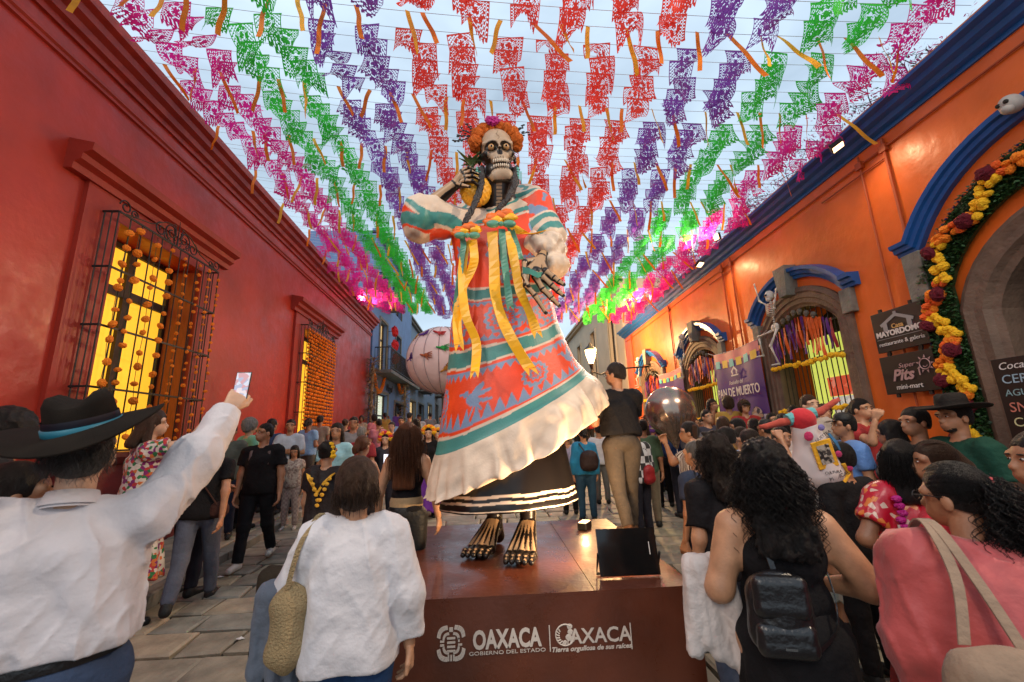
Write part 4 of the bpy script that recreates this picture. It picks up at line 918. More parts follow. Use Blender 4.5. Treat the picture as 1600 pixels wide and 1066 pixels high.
# second uplight at the rear edge
fl2 = thing('small_uplight', 'small glowing uplight at the back edge of the pedestal by the man\'s shoes', 'floodlight', (.93, 4.62, PZ), R(60))
box_obj('housing', (-.09, -.05, 0), (.09, .05, .07), M_iron, fl2, .01); box_obj('lens', (-.075, -.04, .0705), (.075, .04, .074), M_lampglow, fl2)
l = bpy.data.lights.new('lamp', 'POINT'); l.energy = 3; l.color = (1, .6, .25); l.shadow_soft_size = .04; lo = bpy.data.objects.new('lamp', l); C.objects.link(lo); lo.parent = fl2; lo.location = (0, 0, .14)

ST = thing('giant_statue', 'towering painted skeleton woman statue in red and cream embroidered dress with marigold crown', 'statue', (.05, 3.95, PZ))
M_vc = mat('painted_fibreglass', (1, 1, 1), .42, var=.10, vs=9, vcol=True, bump=.12, bs=60, spec=.45)
M_vcg = mat('painted_gloss', (1, 1, 1), .3, var=.05, vs=9, vcol=True, spec=.35)
def setcol(me, col):
    a = me.color_attributes.new('Col', 'FLOAT_COLOR', 'POINT'); n = len(me.vertices); buf = np.ones((n, 4), np.float32); buf[:, :3] = col; a.data.foreach_set('color', buf.ravel())
CREAM = np.array([.70, .54, .40]); TEAL = np.array([.055, .24, .21]); RED = np.array([.80, .065, .014]); BLUE = np.array([.19, .27, .40]); GOLD = np.array([.85, .42, .02])
def catmull(K, v):
    K = np.array(K, float); n = len(K); i = np.clip(np.floor(v).astype(int), 0, n - 2); f = (v - i)[:, None]
    p0 = K[np.clip(i - 1, 0, n - 1)]; p1 = K[i]; p2 = K[i + 1]; p3 = K[np.clip(i + 2, 0, n - 1)]
    return .5 * (2 * p1 + (p2 - p0) * f + (2 * p0 - 5 * p1 + 4 * p2 - p3) * f ** 2 + (3 * p1 - p0 - 3 * p2 + p3) * f ** 3)
def loft(rings, NT, NV, disp=None):
    """rings: (L px, F px, R px, Yc, b). returns verts (NV,NT,3), v, theta"""
    K = []
    for (Lx, Ly), (Fx, Fy), (Rx, Ry), Yc, b in rings:
        l_ = np.array(at(Lx, Ly, Yc)); r_ = np.array(at(Rx, Ry, Yc)); f = np.array(at(Fx, Fy, Yc - b)); K.append(np.concatenate([l_, r_, f]))
    v = np.linspace(0, len(rings) - 1, NV); q = catmull(K, v); l_, r_, f = q[:, :3], q[:, 3:6], q[:, 6:]
    c = (l_ + r_) / 2; th = np.linspace(0, 2 * np.pi, NT, endpoint=False)
    A = (r_ - c)[:, None, :]; B = (f - c)[:, None, :]; ct = np.cos(th)[None, :, None]; st = np.sin(th)[None, :, None]
    P = c[:, None, :] + A * ct + B * st
    if disp is not None:
        D = P - c[:, None, :]; D /= np.linalg.norm(D, axis=2, keepdims=True); P = P + D * disp(v[:, None], th[None, :])[:, :, None]
    return P, v, th
def loft_mesh(name, P, col, m, root, flip=False):
    NV, NT = P.shape[:2]; I = np.arange(NV - 1)[:, None] * NT; J = np.arange(NT)[None, :]; J2 = (J + 1) % NT
    f = np.stack([I + J, I + J2, I + NT + J2, I + NT + J], -1).reshape(-1, 4)
    if flip: f = f[:, ::-1]
    me = npmesh(name, [(P.reshape(-1, 3) - np.array(root.location), f, 0)]); setcol(me, col.reshape(-1, 3)); return link(name, me, m, root)
DR = [((745, 322), (772, 322), (806, 300), 3.95, .15), ((704, 334), (772, 338), (846, 298), 3.95, .24), ((706, 368), (780, 376), (864, 350), 3.95, .31), ((713, 412), (785, 415), (864, 400), 3.95, .32),
      ((716, 460), (785, 456), (860, 445), 3.95, .30), ((706, 508), (788, 498), (866, 478), 3.95, .34), ((701, 562), (790, 545), (874, 510), 3.95, .38), ((694, 630), (790, 600), (895, 556), 3.95, .43),
      ((686, 690), (790, 657), (912, 576), 3.95, .47), ((683, 705), (790, 672), (920, 584), 3.95, .49), ((678, 735), (790, 706), (938, 600), 3.95, .52), ((674, 761), (790, 742), (948, 628), 3.95, .55), ((680, 758), (790, 738), (935, 640), 3.95, .5), ((700, 740), (790, 720), (900, 660), 3.95, .4)]
def ddisp(v, th):
    vn = vnoise(th * 5 + v * .25, v * .6 + 0 * th, 0 * v + 0 * th + 3, 2); r = np.clip((v - 8.9) / 2, 0, 1)
    fold = np.sin(th * 21 + 2.5 * vn + v * .9) + .5 * np.sin(th * 37 + v * 2 + 3 * vn)
    return .006 * vn + r * (.020 * fold + .03 * vnoise(th * 9, v * 1.6 + 0 * th, 0 * v + 0 * th, 5)) + np.where(v < 1, .012 * np.sin(th * 16), 0) + .02 * np.clip(1 - np.abs(v - 4.5), 0, 1) * vnoise(th * 4, v * .8 + 0 * th, 0 * v + 0 * th, 8)
P, v, th = loft(DR, 560, 420, ddisp); Vv, TT = np.meshgrid(v, th, indexing='ij')
# u: metres around the front, zero at the front centre (theta = pi/2), to the right positive
u = -(TT - np.pi / 2) * .42
col = np.empty(P.shape); col[:] = RED
def setm(m, c_): col[m] = c_
wob = .05 * vnoise(u * 9, Vv * 2, Vv * 0, 4); V2 = Vv + wob
def disc(uc, vc, ru, rv): return np.hypot((u - uc) / ru, (V2 - vc) / rv)
# chest motifs
for (uc, vc, s_) in [(-.02, 2.4, 1), (.02, 3.3, .8), (.33, 2.0, 1), (.5, 3.1, .8), (-.36, 2.6, .8), (.22, 2.9, .6)]:
    d = disc(uc, vc, .09 * s_, .42 * s_) + .22 * np.sin(6 * np.arctan2((V2 - vc) * 4, (u - uc) * 20)); setm((d < 1) & (d > .45), BLUE); setm(d < .22, BLUE)
setm((Vv < 1.05), CREAM); setm((np.abs(V2 - .45) < .10), TEAL); setm(np.abs(V2 - 1.12) < .09, TEAL); setm(np.abs(V2 - 1.26) < .035, CREAM)
def tri(v0, dirn, n, h, c_):
    ph = (u * n) % 1; edge = h * (1 - np.abs(ph * 2 - 1)); m = ((V2 - v0) * dirn > 0) & ((V2 - v0) * dirn < edge + .05); setm(m, c_)
# band 3 at v=4, flowers 4.3-5.6, band 2 at v=6
for (vb, w) in ((4.0, .17), (6.0, .2)):
    setm(np.abs(V2 - vb) < w + .07, CREAM); setm(np.abs(V2 - vb) < w, TEAL)
for uc in (-.45, .0, .42):
    d = disc(uc, 4.95, .16, .52) + .07 * np.sin(14 * np.arctan2((V2 - 4.95) * 3, (u - uc) * 10)); setm((d < 1) & (d > .78), BLUE); setm((d < .58) & (d > .42), BLUE); setm(d < .2, BLUE)
tri(5.62, -1, 16, .14, BLUE); tri(4.3, 1, 16, .12, BLUE); tri(6.36, 1, 17, .17, BLUE); tri(7.66, -1, 15, .36, BLUE)
for uc, vc in ((.18, 7.0), (-.52, 7.05), (.9, 7.0)):
    d = disc(uc, vc, .085, .36) + .07 * np.sin(12 * np.arctan2((V2 - vc) * 3, (u - uc) * 10)); setm((d < 1) & (d > .72), BLUE); setm((d < .5) & (d > .3), BLUE); setm(d < .15, BLUE)
def bird(uc, vc, fl_):
    x = (u - uc) * fl_; y = -(V2 - vc) * .24
    def e(a, b, ra, rb, rot=0):
        c1, s1 = math.cos(rot), math.sin(rot); xx = (x - a) * c1 + (y - b) * s1; yy = -(x - a) * s1 + (y - b) * c1; return (xx / ra) ** 2 + (yy / rb) ** 2 < 1
    m = e(0, 0, .055, .032, -.5) | e(-.055, .045, .02, .02) | e(-.085, .052, .03, .006, -.15) | e(.03, .055, .05, .02, .6) | e(.065, .03, .055, .014, .1) | e(.08, -.02, .05, .012, -.2) | e(.05, -.05, .03, .008, -.9) | e(-.0, -.06, .035, .006, 1.2) | e(.03, -.065, .03, .006, 1.6)
    setm(m, BLUE)
bird(-.2, 7.1, 1); bird(.48, 6.95, 1); bird(-.85, 7.1, 1); bird(1.0, 5.0, 1); bird(.2, 5.0, -1)
setm((V2 > 7.76), CREAM); setm((V2 > 7.86) & (V2 < 8.85), TEAL); setm(Vv >= 8.85, CREAM)
r_ = vnoise(u * 7, Vv * 3, Vv * 0, 12) + .5 * vnoise(u * 25, Vv * 8, Vv * 0, 13); col *= (1 + .10 * r_)[:, :, None]
loft_mesh('dress', P, col, M_vc, ST)
UR = [((705, 700), (790, 690), (880, 680), 3.97, .38), ((700, 740), (790, 730), (888, 720), 3.97, .42), ((694, 770), (790, 772), (896, 756), 3.97, .46), ((690, 793), (790, 801), (901, 779), 3.97, .49), ((700, 790), (790, 796), (890, 776), 3.97, .44), ((730, 760), (790, 760), (860, 750), 3.97, .3)]
P, v, th = loft(UR, 300, 130, lambda v, t: .012 * np.sin(t * 9 + 1) * np.clip(v / 3, 0, 1)); Vv, TT = np.meshgrid(v, th, indexing='ij'); col = np.empty(P.shape); col[:] = (.005, .004, .004)
w = .03 * np.sin(TT * 9)
for c_, hw in ((2.12, .07), (2.42, .07), (2.93, .07)): col[np.abs(Vv + w - c_) < hw] = CREAM
loft_mesh('underskirt', P, col, M_vcg, ST)
def A(px, py, Y): return np.array(at(px, py, Y))
def sdf_part(name, prims, res, k, colf, m, parent, fn=None, dil=0):
    v, f = sdf(prims, res, k, dil, fn, pad=.08); me = npmesh(name, [(v - np.array(ST.location), f, 0)]); setcol(me, colf(v)); return link(name, me, m, parent)
def wrinkle(amp, sc, seed=0, st=(1, 1, 1)):
    def f(X, Y, Z, V): return V + amp * vnoise(X * sc * st[0] + Y * 0, Y * sc * st[1] + X * 0, Z * sc * st[2] + X * 0 + Y * 0, seed) + amp * .4 * vnoise(X * sc * 2.3, Y * sc * 2.3 + 9, Z * sc * 2.3, seed + 1)
    return f
# sleeves
sh = A(735, 352, 3.86); el = A(656, 345, 3.78)
def colL(v):
    t = ((v - sh) @ (el - sh)) / ((el - sh) @ (el - sh)); z = (v[:, 2] - sh[2]) + .0; w = t + .9 * z + .06 * vnoise(v[:, 0] * 8, v[:, 1] * 8, v[:, 2] * 8, 3)
    c_ = np.empty(v.shape); c_[:] = CREAM; s2 = z - .06 * np.sin(t * 5)
    c_[(s2 < -.03 + .25 * (t - .45))] = TEAL; c_[(s2 < -.10 + .32 * (t - .6))] = CREAM; c_[(s2 < -.125 + .3 * (t - .6))] = RED
    c_[(t > .72) & (s2 < .02) & (s2 > -.09)] = TEAL; c_[(t > .8) & (s2 < -.11)] = CREAM * .95
    c_[t < -.1] = CREAM
    return c_
sdf_part('sleeve', [cone(A(760, 345, 3.9), sh, .13, .14), cone(sh, A(690, 345, 3.82), .15, .17), cone(A(690, 345, 3.82), A(662, 343, 3.78), .17, .21), ell(A(655, 345, 3.76), (.15, .16, .22)), ell(A(676, 322, 3.74), (.11, .12, .09)), ell(A(680, 310, 3.7), (.06, .06, .07), neg=1)], .011, .07, colL, M_vc, ST, wrinkle(.022, 8, 3, (1.3, 1, .8)))
s2_ = A(838, 325, 3.92); e2_ = A(864, 385, 3.74)
def colR(v):
    n0 = A(800, 300, 3.95); n1 = A(866, 400, 3.74); t = ((v - n0) @ (n1 - n0)) / ((n1 - n0) @ (n1 - n0)); w = t + .05 * vnoise(v[:, 0] * 7, v[:, 1] * 7, v[:, 2] * 7, 5) + .25 * (v[:, 0] - n1[0]) * 0
    c_ = np.empty(v.shape); c_[:] = CREAM; c_[(w > .12) & (w < .2)] = TEAL
    m = (w > .24) & (w < .52); c_[m] = RED; n = vnoise(v[:, 0] * 14, v[:, 1] * 14, v[:, 2] * 14, 6); c_[m & (n > .15)] = BLUE
    c_[(w > .56) & (w < .66)] = TEAL; c_[(w > .73) & (w < .80)] = TEAL
    return c_
sdf_part('sleeve', [cone(A(792, 314, 3.95), A(838, 318, 3.93), .10, .125), cone(A(838, 318, 3.93), A(861, 368, 3.8), .13, .155), cone(A(812, 340, 3.9), A(850, 372, 3.82), .13, .14)], .011, .12, colR, M_vc, ST, wrinkle(.014, 7, 8))
sdf_part('cuff', [ell(A(858, 388, 3.70), (.17, .16, .13)), ell(A(868, 415, 3.64), (.13, .13, .10)), ell(A(835, 378, 3.66), (.09, .1, .09)), ell(A(848, 412, 3.52), (.075, .10, .085), neg=1, k=.02)], .009, .05, lambda v: np.tile(CREAM, (len(v), 1)) * (1 + .06 * vnoise(v[:, 0] * 9, v[:, 1] * 9, v[:, 2] * 9, 1))[:, None], M_vc, ST, wrinkle(.026, 12, 12, (1, 1, .7)))
BONE = np.array([.42, .26, .14]); BLK = np.array([.014, .010, .008])
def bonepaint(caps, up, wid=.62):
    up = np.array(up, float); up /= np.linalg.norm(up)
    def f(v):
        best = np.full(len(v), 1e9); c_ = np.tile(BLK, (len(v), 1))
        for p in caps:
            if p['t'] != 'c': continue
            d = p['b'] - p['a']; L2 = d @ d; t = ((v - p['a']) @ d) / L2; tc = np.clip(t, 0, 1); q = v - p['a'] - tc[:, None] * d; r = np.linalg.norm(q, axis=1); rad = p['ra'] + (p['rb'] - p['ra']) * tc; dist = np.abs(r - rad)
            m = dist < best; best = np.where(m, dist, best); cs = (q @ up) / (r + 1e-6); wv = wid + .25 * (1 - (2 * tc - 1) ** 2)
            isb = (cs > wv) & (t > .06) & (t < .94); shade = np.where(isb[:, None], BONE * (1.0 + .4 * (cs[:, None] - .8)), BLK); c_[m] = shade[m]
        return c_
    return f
# forearm and raised hand (image left)
el2 = A(676, 318, 3.72); wr = A(712, 288, 3.66)
caps = [cone(el2, wr, .078, .05)]
pk = A(724, 274, 3.63); caps += [cone(wr, pk, .05, .052)]
for i, (kx, ky, mx_, my, tx, ty) in enumerate([(722, 268, 732, 262, 742, 265), (725, 272, 736, 268, 747, 272), (727, 277, 738, 275, 748, 280), (728, 283, 738, 283, 746, 289)]):
    k_ = A(kx, ky, 3.6); m_ = A(mx_, my, 3.56); t_ = A(tx, ty, 3.60); caps += [cone(wr, k_, .022, .024), cone(k_, m_, .021, .018), cone(m_, t_, .018, .014)]
caps += [cone(wr, A(722, 290, 3.58), .024, .02), cone(A(722, 290, 3.58), A(734, 292, 3.56), .02, .014)]
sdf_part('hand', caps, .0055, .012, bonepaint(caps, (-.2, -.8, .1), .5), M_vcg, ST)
# lowered hand (image right)
w2 = A(846, 404, 3.58); caps = [cone(A(852, 392, 3.66), w2, .055, .05), cone(w2, A(838, 425, 3.46), .05, .05), cone(w2, A(850, 425, 3.48), .045, .045), cone(w2, A(828, 420, 3.46), .035, .032)]
for pts in ([(824, 424), (822, 446), (836, 462), (853, 489)], [(836, 432), (848, 452), (862, 466), (874, 478)], [(846, 432), (862, 446), (872, 455), (880, 462)], [(852, 424), (865, 434), (873, 440), (881, 445)]):
    q = [A(x, y, 3.42 - .01 * i) for i, (x, y) in enumerate(pts)]; caps += [cone(w2, q[0], .030, .032), cone(q[0], q[1], .031, .028), cone(q[1], q[2], .027, .024), cone(q[2], q[3], .024, .017)]
q = [A(820, 410, 3.47), A(818, 430, 3.42), A(826, 447, 3.38), A(828, 462, 3.37)]; caps += [cone(w2, q[0], .028, .028), cone(q[0], q[1], .026, .022), cone(q[1], q[2], .021, .016)]
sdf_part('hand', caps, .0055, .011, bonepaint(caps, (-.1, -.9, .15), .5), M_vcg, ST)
mb = MB(); mb.strip([A(817, 422, 3.40), A(828, 424, 3.36), A(840, 430, 3.36), A(851, 428, 3.42)], [.06, .05, .05, .02], (0, -.2, 1), .008); o = mb.build('wrist_ribbon', mat('teal_ribbon', (.06, .28, .22), .5), ST); o.location = -ST.location
# head
HC = A(777, 250, 3.80); SH = .37
Rh = np.array(Euler((R(14), R(3), R(-6) + math.pi), 'XYZ').to_matrix())       # local +y looks at the street, bowed a little
Rh = np.array((Matrix.Rotation(R(-5), 3, 'Y') @ Matrix.Rotation(R(8), 3, 'X') @ Matrix.Rotation(math.pi + R(5), 3, 'Z')))
def hp(x, y, z): return HC + SH * (Rh @ np.array([x, y, z]))
def he(c, r, neg=0, k=None): return ell(hp(*c), np.array(r) * SH, Rh, neg, k)
def hc(a, b, ra, rb, neg=0, k=None): return cone(hp(*a), hp(*b), ra * SH, rb * SH, 0, neg, k)
skull = [he((0, -.05, .32), (.50, .56, .52)), he((0, .2, .0), (.40, .30, .42)), hc((-.33, .36, -.02), (-.42, .05, .02), .10, .08), hc((.33, .36, -.02), (.42, .05, .02), .10, .08), hc((-.36, .0, -.4), (-.16, .40, -.68), .12, .13), hc((.36, .0, -.4), (.16, .40, -.68), .12, .13), hc((-.16, .40, -.70), (.16, .40, -.70), .13, .13),
         he((0, .42, -.22), (.22, .16, .20)), he((0, .42, -.60), (.27, .16, .15)), hc((-.36, .34, .28), (-.06, .48, .26), .06, .05), hc((.36, .34, .28), (.06, .48, .26), .06, .05), hc((0, .48, .2), (0, .62, .0), .04, .05),
         he((.20, .54, .12), (.15, .14, .13), 1, .02), he((-.20, .54, .12), (.15, .14, .13), 1, .02), he((.045, .66, -.06), (.04, .1, .07), 1, .01), he((-.045, .66, -.06), (.04, .1, .07), 1, .01), he((.36, .34, -.36), (.1, .18, .16), 1, .05), he((-.36, .34, -.36), (.1, .18, .16), 1, .05)]
def colH(v):
    q = (v - HC) @ Rh / SH; x, y, z = q[:, 0], q[:, 1], q[:, 2]; c_ = np.tile(np.array([.44, .31, .20]), (len(v), 1)); ax = np.abs(x)
    e = np.hypot((ax - .2) / .17, (z - .12) / .155); c_[e < 1] = BLK; c_[(e > 1) & (e < 1.12)] = BONE * .5
    c_[(ax < .075 + .02 * z) & (z < .03) & (z > -.16) & (np.hypot(x / .085, (z + .07) / .1) < 1)] = BLK
    side = (ax > .30 - .12 * (z < -.15)) & (z < -.12) & (z > -.62) & (ax > .2 + .1 * (z + .6)); c_[side & (y < .47)] = BLK
    c_[(ax > .44) & (z < .6)] = BLK; c_[(y < -.02)] = BLK
    mo = (np.abs(z + .37) < .035) & (ax < .26); c_[mo] = BLK
    th_ = (z > -.56) & (z < -.2) & (ax < .24); gap = (np.abs((x * 14) % 1 - .5) > .40); c_[th_ & gap & (y > .3)] = BLK
    c_[(np.abs(z - .0) < .012) & (ax > .1) & (ax < .4)] = BONE * .4
    c_[(z > .3) & (np.abs(x - .03 * np.sin(z * 30)) < .010)] = BONE * .4
    c_[(z < -.80)] = BLK; c_[(ax > .33) & (z < .05) & (z > -.6)] = BLK
    return c_
hd = sdf_part('head', skull, .0062, .03, colH, M_vc, ST, fn=None)
hd['label'] = 'black and bone painted skull face'
def hmb(name, m, f, parent=ST):
    mb = MB(); mb.smooth = True; f(mb); o = mb.build(name, m, parent); 
    if parent is ST: o.location = -ST.location
    return o
for s_ in (-1, 1):
    hmb('eye', mat('amber_eye', (.55, .30, .12), .15), lambda m: m.ball(hp(s_ * .2, .44, .12), .088 * SH, 12, 8)); hmb('pupil', M_gloss, lambda m: m.ball(hp(s_ * .2, .51, .12), .035 * SH, 8, 6))
def teeth(m):
    for row, z, n, h in ((0, -.30, 8, .06), (1, -.44, 8, .055)):
        for i in range(n):
            a = (i - (n - 1) / 2) * .055; m.ball(hp(a, .565 - 1.6 * a * a, z), 1, 7, 5, 0, (.027 * SH, .035 * SH, h * SH))
hmb('teeth', mat('tooth_enamel', (.68, .56, .42), .3), teeth)['kind'] = 'stuff'
nk = [cone(hp(0, .02, -.42), A(779, 322, 3.93), .155, .16), cone(A(779, 316, 3.9), A(800, 322, 3.95), .09, .12), cone(A(779, 316, 3.9), A(757, 330, 3.95), .09, .10)]
def colN(v):
    q = v - nk[0]['a']; d = nk[0]['b'] - nk[0]['a']; t = (q @ d) / (d @ d); p = v - nk[0]['a'] - t[:, None] * d; x = p[:, 0]; c_ = np.tile(BLK * 1.5, (len(v), 1)); f = p[:, 1] < 0
    c_[f & (np.abs(x) < .028) & ((t * 9) % 1 > .3)] = BONE * .8; return c_
sdf_part('neck', nk, .008, .05, colN, M_vcg, ST)
# ears
hmb('ear', mat('statue_black', (.02, .014, .01), .3), lambda m: [m.ball(hp(s_ * .5, -.02, -.02), 1, 8, 6, 0, (.05 * SH, .08 * SH, .13 * SH)) for s_ in (-1, 1)])['kind'] = 'stuff'
# crown of marigolds
mg = marigold_mesh(5, 16, 12, .10, 1, (1, 1, .9)); M_or3 = mat('marigold_crown', (1, .20, .004), .8, var=.35, vs=30, bump=1, bs=70); mg.materials.append(M_or3)
for i in range(17):
    a = R(-2 + i * 184 / 16); x = .58 * math.cos(a); z = .34 + .50 * math.sin(a) + .04; y = .16 - .12 * math.sin(a) + (.06 if i % 2 else -.05)
    o = bpy.data.objects.new('marigold', mg); C.objects.link(o); o.parent = ST; o.location = Vector(hp(x, y, z)) - ST.location; r = (.20 if i % 2 else .17) * SH; o.scale = (r, r, r); o.rotation_euler = (i, i * 2, i * 3)
    if i in (0, 1, 16): o.location += Vector((0, 0, -.02))
mp_ = marigold_mesh(8, 12, 8, .3, 1, (1, .8, 1)); mp_.materials.append(mat('magenta_bloom', (.45, .01, .2), .6))
for dx, dz in ((0, 0), (.08, .04), (-.08, .03)):
    o = bpy.data.objects.new('magenta_bloom', mp_); C.objects.link(o); o.parent = ST; o.location = Vector(hp(.06 + dx, .3, .93 + dz)) - ST.location; o.scale = (.12 * SH,) * 3
def twigs(m):
    for s_, n in ((-1, 4), (1, 2)):
        for i in range(n):
            p0 = np.array(hp(s_ * -.5, .1, .62)); d = np.array([-s_ * -1 * (.5 + .2 * i), -.1, .55 - .32 * i + (.1 if s_ < 0 else -.1)]) * .17; p1 = p0 + d * .6; p2 = p0 + d * 1.25; m.tube([p0, p1, p2], .006, 4)
            for p in (p1, (p1 + p2) / 2, p2):
                for k in range(3): m.ball(p + np.array([rnd.uniform(-.02, .02), 0, rnd.uniform(-.025, .025)]), 1, 6, 4, 0, (.016, .006, .009))
hmb('leaf_sprig', M_iron, twigs)['kind'] = 'stuff'
# braids, earrings
M_hair_s = mat('statue_hair', (.03, .022, .02), .5, bump=.5, bs=40)
def braid(m, pts, r):
    P_ = np.array([A(*p) for p in pts]); n = 34; q = catmull(P_, np.linspace(0, len(P_) - 1, n))
    for ph in range(3): m.tube([q[i] + np.array([math.sin(i * .8 + ph * 2.09) * r * .6, math.cos(i * 1.6 + ph * 2.09) * r * .4, 0]) for i in range(n)], [r * .8 * (1 - .5 * i / n) for i in range(n)], 6)
hmb('braid', M_hair_s, lambda m: braid(m, [(752, 262, 3.72), (751, 290, 3.62), (742, 318, 3.58), (728, 345, 3.55), (727, 352, 3.55)], .03))
hmb('braid', M_hair_s, lambda m: braid(m, [(806, 262, 3.72), (805, 285, 3.66), (795, 308, 3.62), (780, 325, 3.6), (778, 332, 3.6)], .03))
M_turq = mat('turquoise_bead', (.12, .42, .36), .35)
for px, Y in ((745, 3.66), (809, 3.68)):
    def ear(m):
        for k in range(5): m.ball(A(px, 264 + k * 4, Y), .017, 6, 4)
        for k in range(4): m.tube([A(px - 4 + 3 * k, 268, Y), A(px - 5 + 3.4 * k, 288, Y)], .006, 4)
    hmb('earring', M_turq, ear)
# pineapple she carries on her shoulder
pn = thing('pineapple', 'yellow pineapple with green leaves held at the statue\'s shoulder', 'pineapple', tuple(A(742, 312, 3.72)))
pv, pf = sdf([ell(A(743, 298, 3.74), (.155, .12, .17))], .007, .02, 0, lambda X, Y, Z, V: V + .010 * (np.abs(np.sin((X + Z) * 55)) * np.abs(np.sin((X - Z) * 55)) - .5))
me = npmesh('fruit', [(pv - np.array(pn.location), pf, 0)]); link('fruit', me, mat('pineapple_gold', (.9, .42, .02), .5, var=.3, vs=18), pn)
mb = MB()
for k in range(9):
    a = k * .75; p0 = A(737, 262, 3.76); q = p0 + np.array([math.cos(a) * .05, math.sin(a) * .05, .07]); p2 = p0 + np.array([math.cos(a) * (.13 + .04 * (k % 2)), math.sin(a) * .1, .08 + .04 * (k % 3)]); mb.strip([p0, q, p2], [.04, .045, .006], (-math.sin(a), math.cos(a), 0), .006)
o = mb.build('leaf_crown', mat('pineapple_leaf', (.08, .13, .03), .5), pn); o.location = -pn.location
# bows and long ribbons
M_yrib = mat('yellow_satin', (.95, .46, .01), .38, var=.08, vs=4); M_grib = mat('green_satin', (.10, .30, .20), .4, var=.1, vs=4); M_orib = mat('orange_satin', (.85, .16, .012), .45, var=.2, vs=8)
def ribbon(name, m, pts, w, side=(1, 0, .1)):
    P_ = np.array([A(*p) for p in pts]); n = 22; q = catmull(P_, np.linspace(0, len(P_) - 1, n)); tw = rnd.uniform(0, 6)
    mb = MB(); sd = [(1, .55 * math.sin(tw + i * .42), .12) for i in range(n)]; ws = [w * (1 - .0 * i / n) for i in range(n)]
    mb.strip(q, ws, sd, .007); 
    # swallow-tail end
    e = q[-1]; d = q[-1] - q[-2]; d = d / np.linalg.norm(d); s3 = np.array([1, 0, .1]) * w / 2
    mb.add([e - s3, e, e - s3 * .8 + d * w * .8, e + s3, e + s3 * .8 + d * w * .8], [(0, 1, 2), (1, 3, 4)])
    o = mb.build(name, m, ST); o.location = -ST.location
Yf = 3.57
ribbon('ribbon', M_yrib, [(738, 375, Yf), (741, 405, Yf - .02), (733, 432, Yf), (722, 455, Yf), (714, 500, Yf), (717, 538, Yf - .02)], .085)
ribbon('ribbon', M_yrib, [(728, 378, Yf + .01), (722, 430, Yf), (727, 490, Yf - .04), (744, 535, Yf - .08), (742, 580, Yf - .12)], .08)
ribbon('ribbon', M_grib, [(722, 368, Yf), (724, 385, Yf - .02), (721, 410, Yf), (716, 450, Yf), (712, 480, Yf)], .055)
ribbon('ribbon', M_yrib, [(769, 362, Yf - .02), (772, 410, Yf - .03), (774, 460, Yf - .04), (785, 500, Yf - .08), (805, 540, Yf - .12), (827, 575, Yf - .16)], .10)
ribbon('ribbon', M_yrib, [(795, 362, Yf), (804, 410, Yf - .02), (813, 455, Yf - .03), (828, 490, Yf - .06), (838, 518, Yf - .08)], .085)
ribbon('ribbon', M_grib, [(784, 358, Yf - .03), (787, 400, Yf - .03), (792, 440, Yf - .04), (797, 478, Yf - .05)], .065)
ribbon('ribbon', M_grib, [(796, 352, Yf), (806, 380, Yf), (814, 405, Yf), (810, 398, Yf)], .06)
ribbon('ribbon', M_yrib, [(798, 350, Yf), (812, 362, Yf - .02), (826, 366, Yf - .02), (846, 362, Yf - .02)], .09, (0, 0, 1))
def bow(px, py, s_):
    def f(m):
        for sx_ in (-1, 1):
            c_ = A(px + sx_ * 11 * s_, py, Yf - .06); m.ball(c_, 1, 12, 8, 0, (.055 * s_, .03, .032 * s_))
        m.ball(A(px, py, Yf - .08), .024, 8, 6)
    hmb('bow', M_grib, f)
    for k, (dx, dy, mm) in enumerate([(-12, -8, M_orib), (0, -12, M_orib), (12, -9, M_yrib), (-6, -6, M_yrib), (8, -14, M_orib), (-14, -2, M_orib)]):
        hmb('ruffle', mm, lambda m: m.ball(A(px + dx * s_, py + dy * s_, Yf - .03), 1, 9, 7, .22, (.06 * s_, .03, .04 * s_)))
bow(730, 368, 1.0); bow(783, 350, 1.15)
# feet, bare and bone painted
for (ax_, ay, toex, toey, Yh, Yt, sgn) in ((773, 800, 744, 853, 4.12, 3.72, -1), (825, 800, 811, 866, 3.98, 3.48, 1)):
    hx = A(ax_, 812, Yh); base = np.array(at(toex, toey, Yt)); base[2] = PZ + .045; an = hx.copy(); an[2] = PZ + .20; d = base - an; d[2] = 0; d /= np.linalg.norm(d); sd = np.array([-d[1], d[0], 0]); up = np.array([0, 0, 1.])
    leg = A(ax_, 790, Yh); leg[2] = PZ + .62; heel = an - d * .08; heel[2] = PZ + .065
    caps = [cone(leg, an + up * .03, .085, .072), cone(an, heel, .07, .06)]; ball_ = base - d * .06
    for k in range(5):
        o_ = (k - 2) * .043; m0 = an + sd * o_ * .45 + d * .04 + up * .02; m1 = ball_ + sd * o_ * 1.15 + up * (.012 - .004 * abs(k - 2)) - d * .012 * abs(k - (1.5 if sgn < 0 else 2.5)); t1 = m1 + d * .075 + up * .006; t2 = t1 + d * .05 - up * .018
        caps += [cone(m0, m1, .036, .031), cone(m1, t1, .030, .025), cone(t1, t2, .026, .021)]
    caps += [cone(an - up * .06, ball_ - up * .005, .06, .05)]
    for c_ in caps[2:-1]:
        c_['a'][2] = max(c_['a'][2], PZ + c_['ra']); c_['b'][2] = max(c_['b'][2], PZ + c_['rb'])
    sdf_part('foot', caps, .0065, .012, bonepaint(caps, up * .8 - np.array([0, 1, 0]) * .6, .72), M_vcg, ST, fn=lambda X, Y, Z, V: np.maximum(V, PZ + .002 - Z))
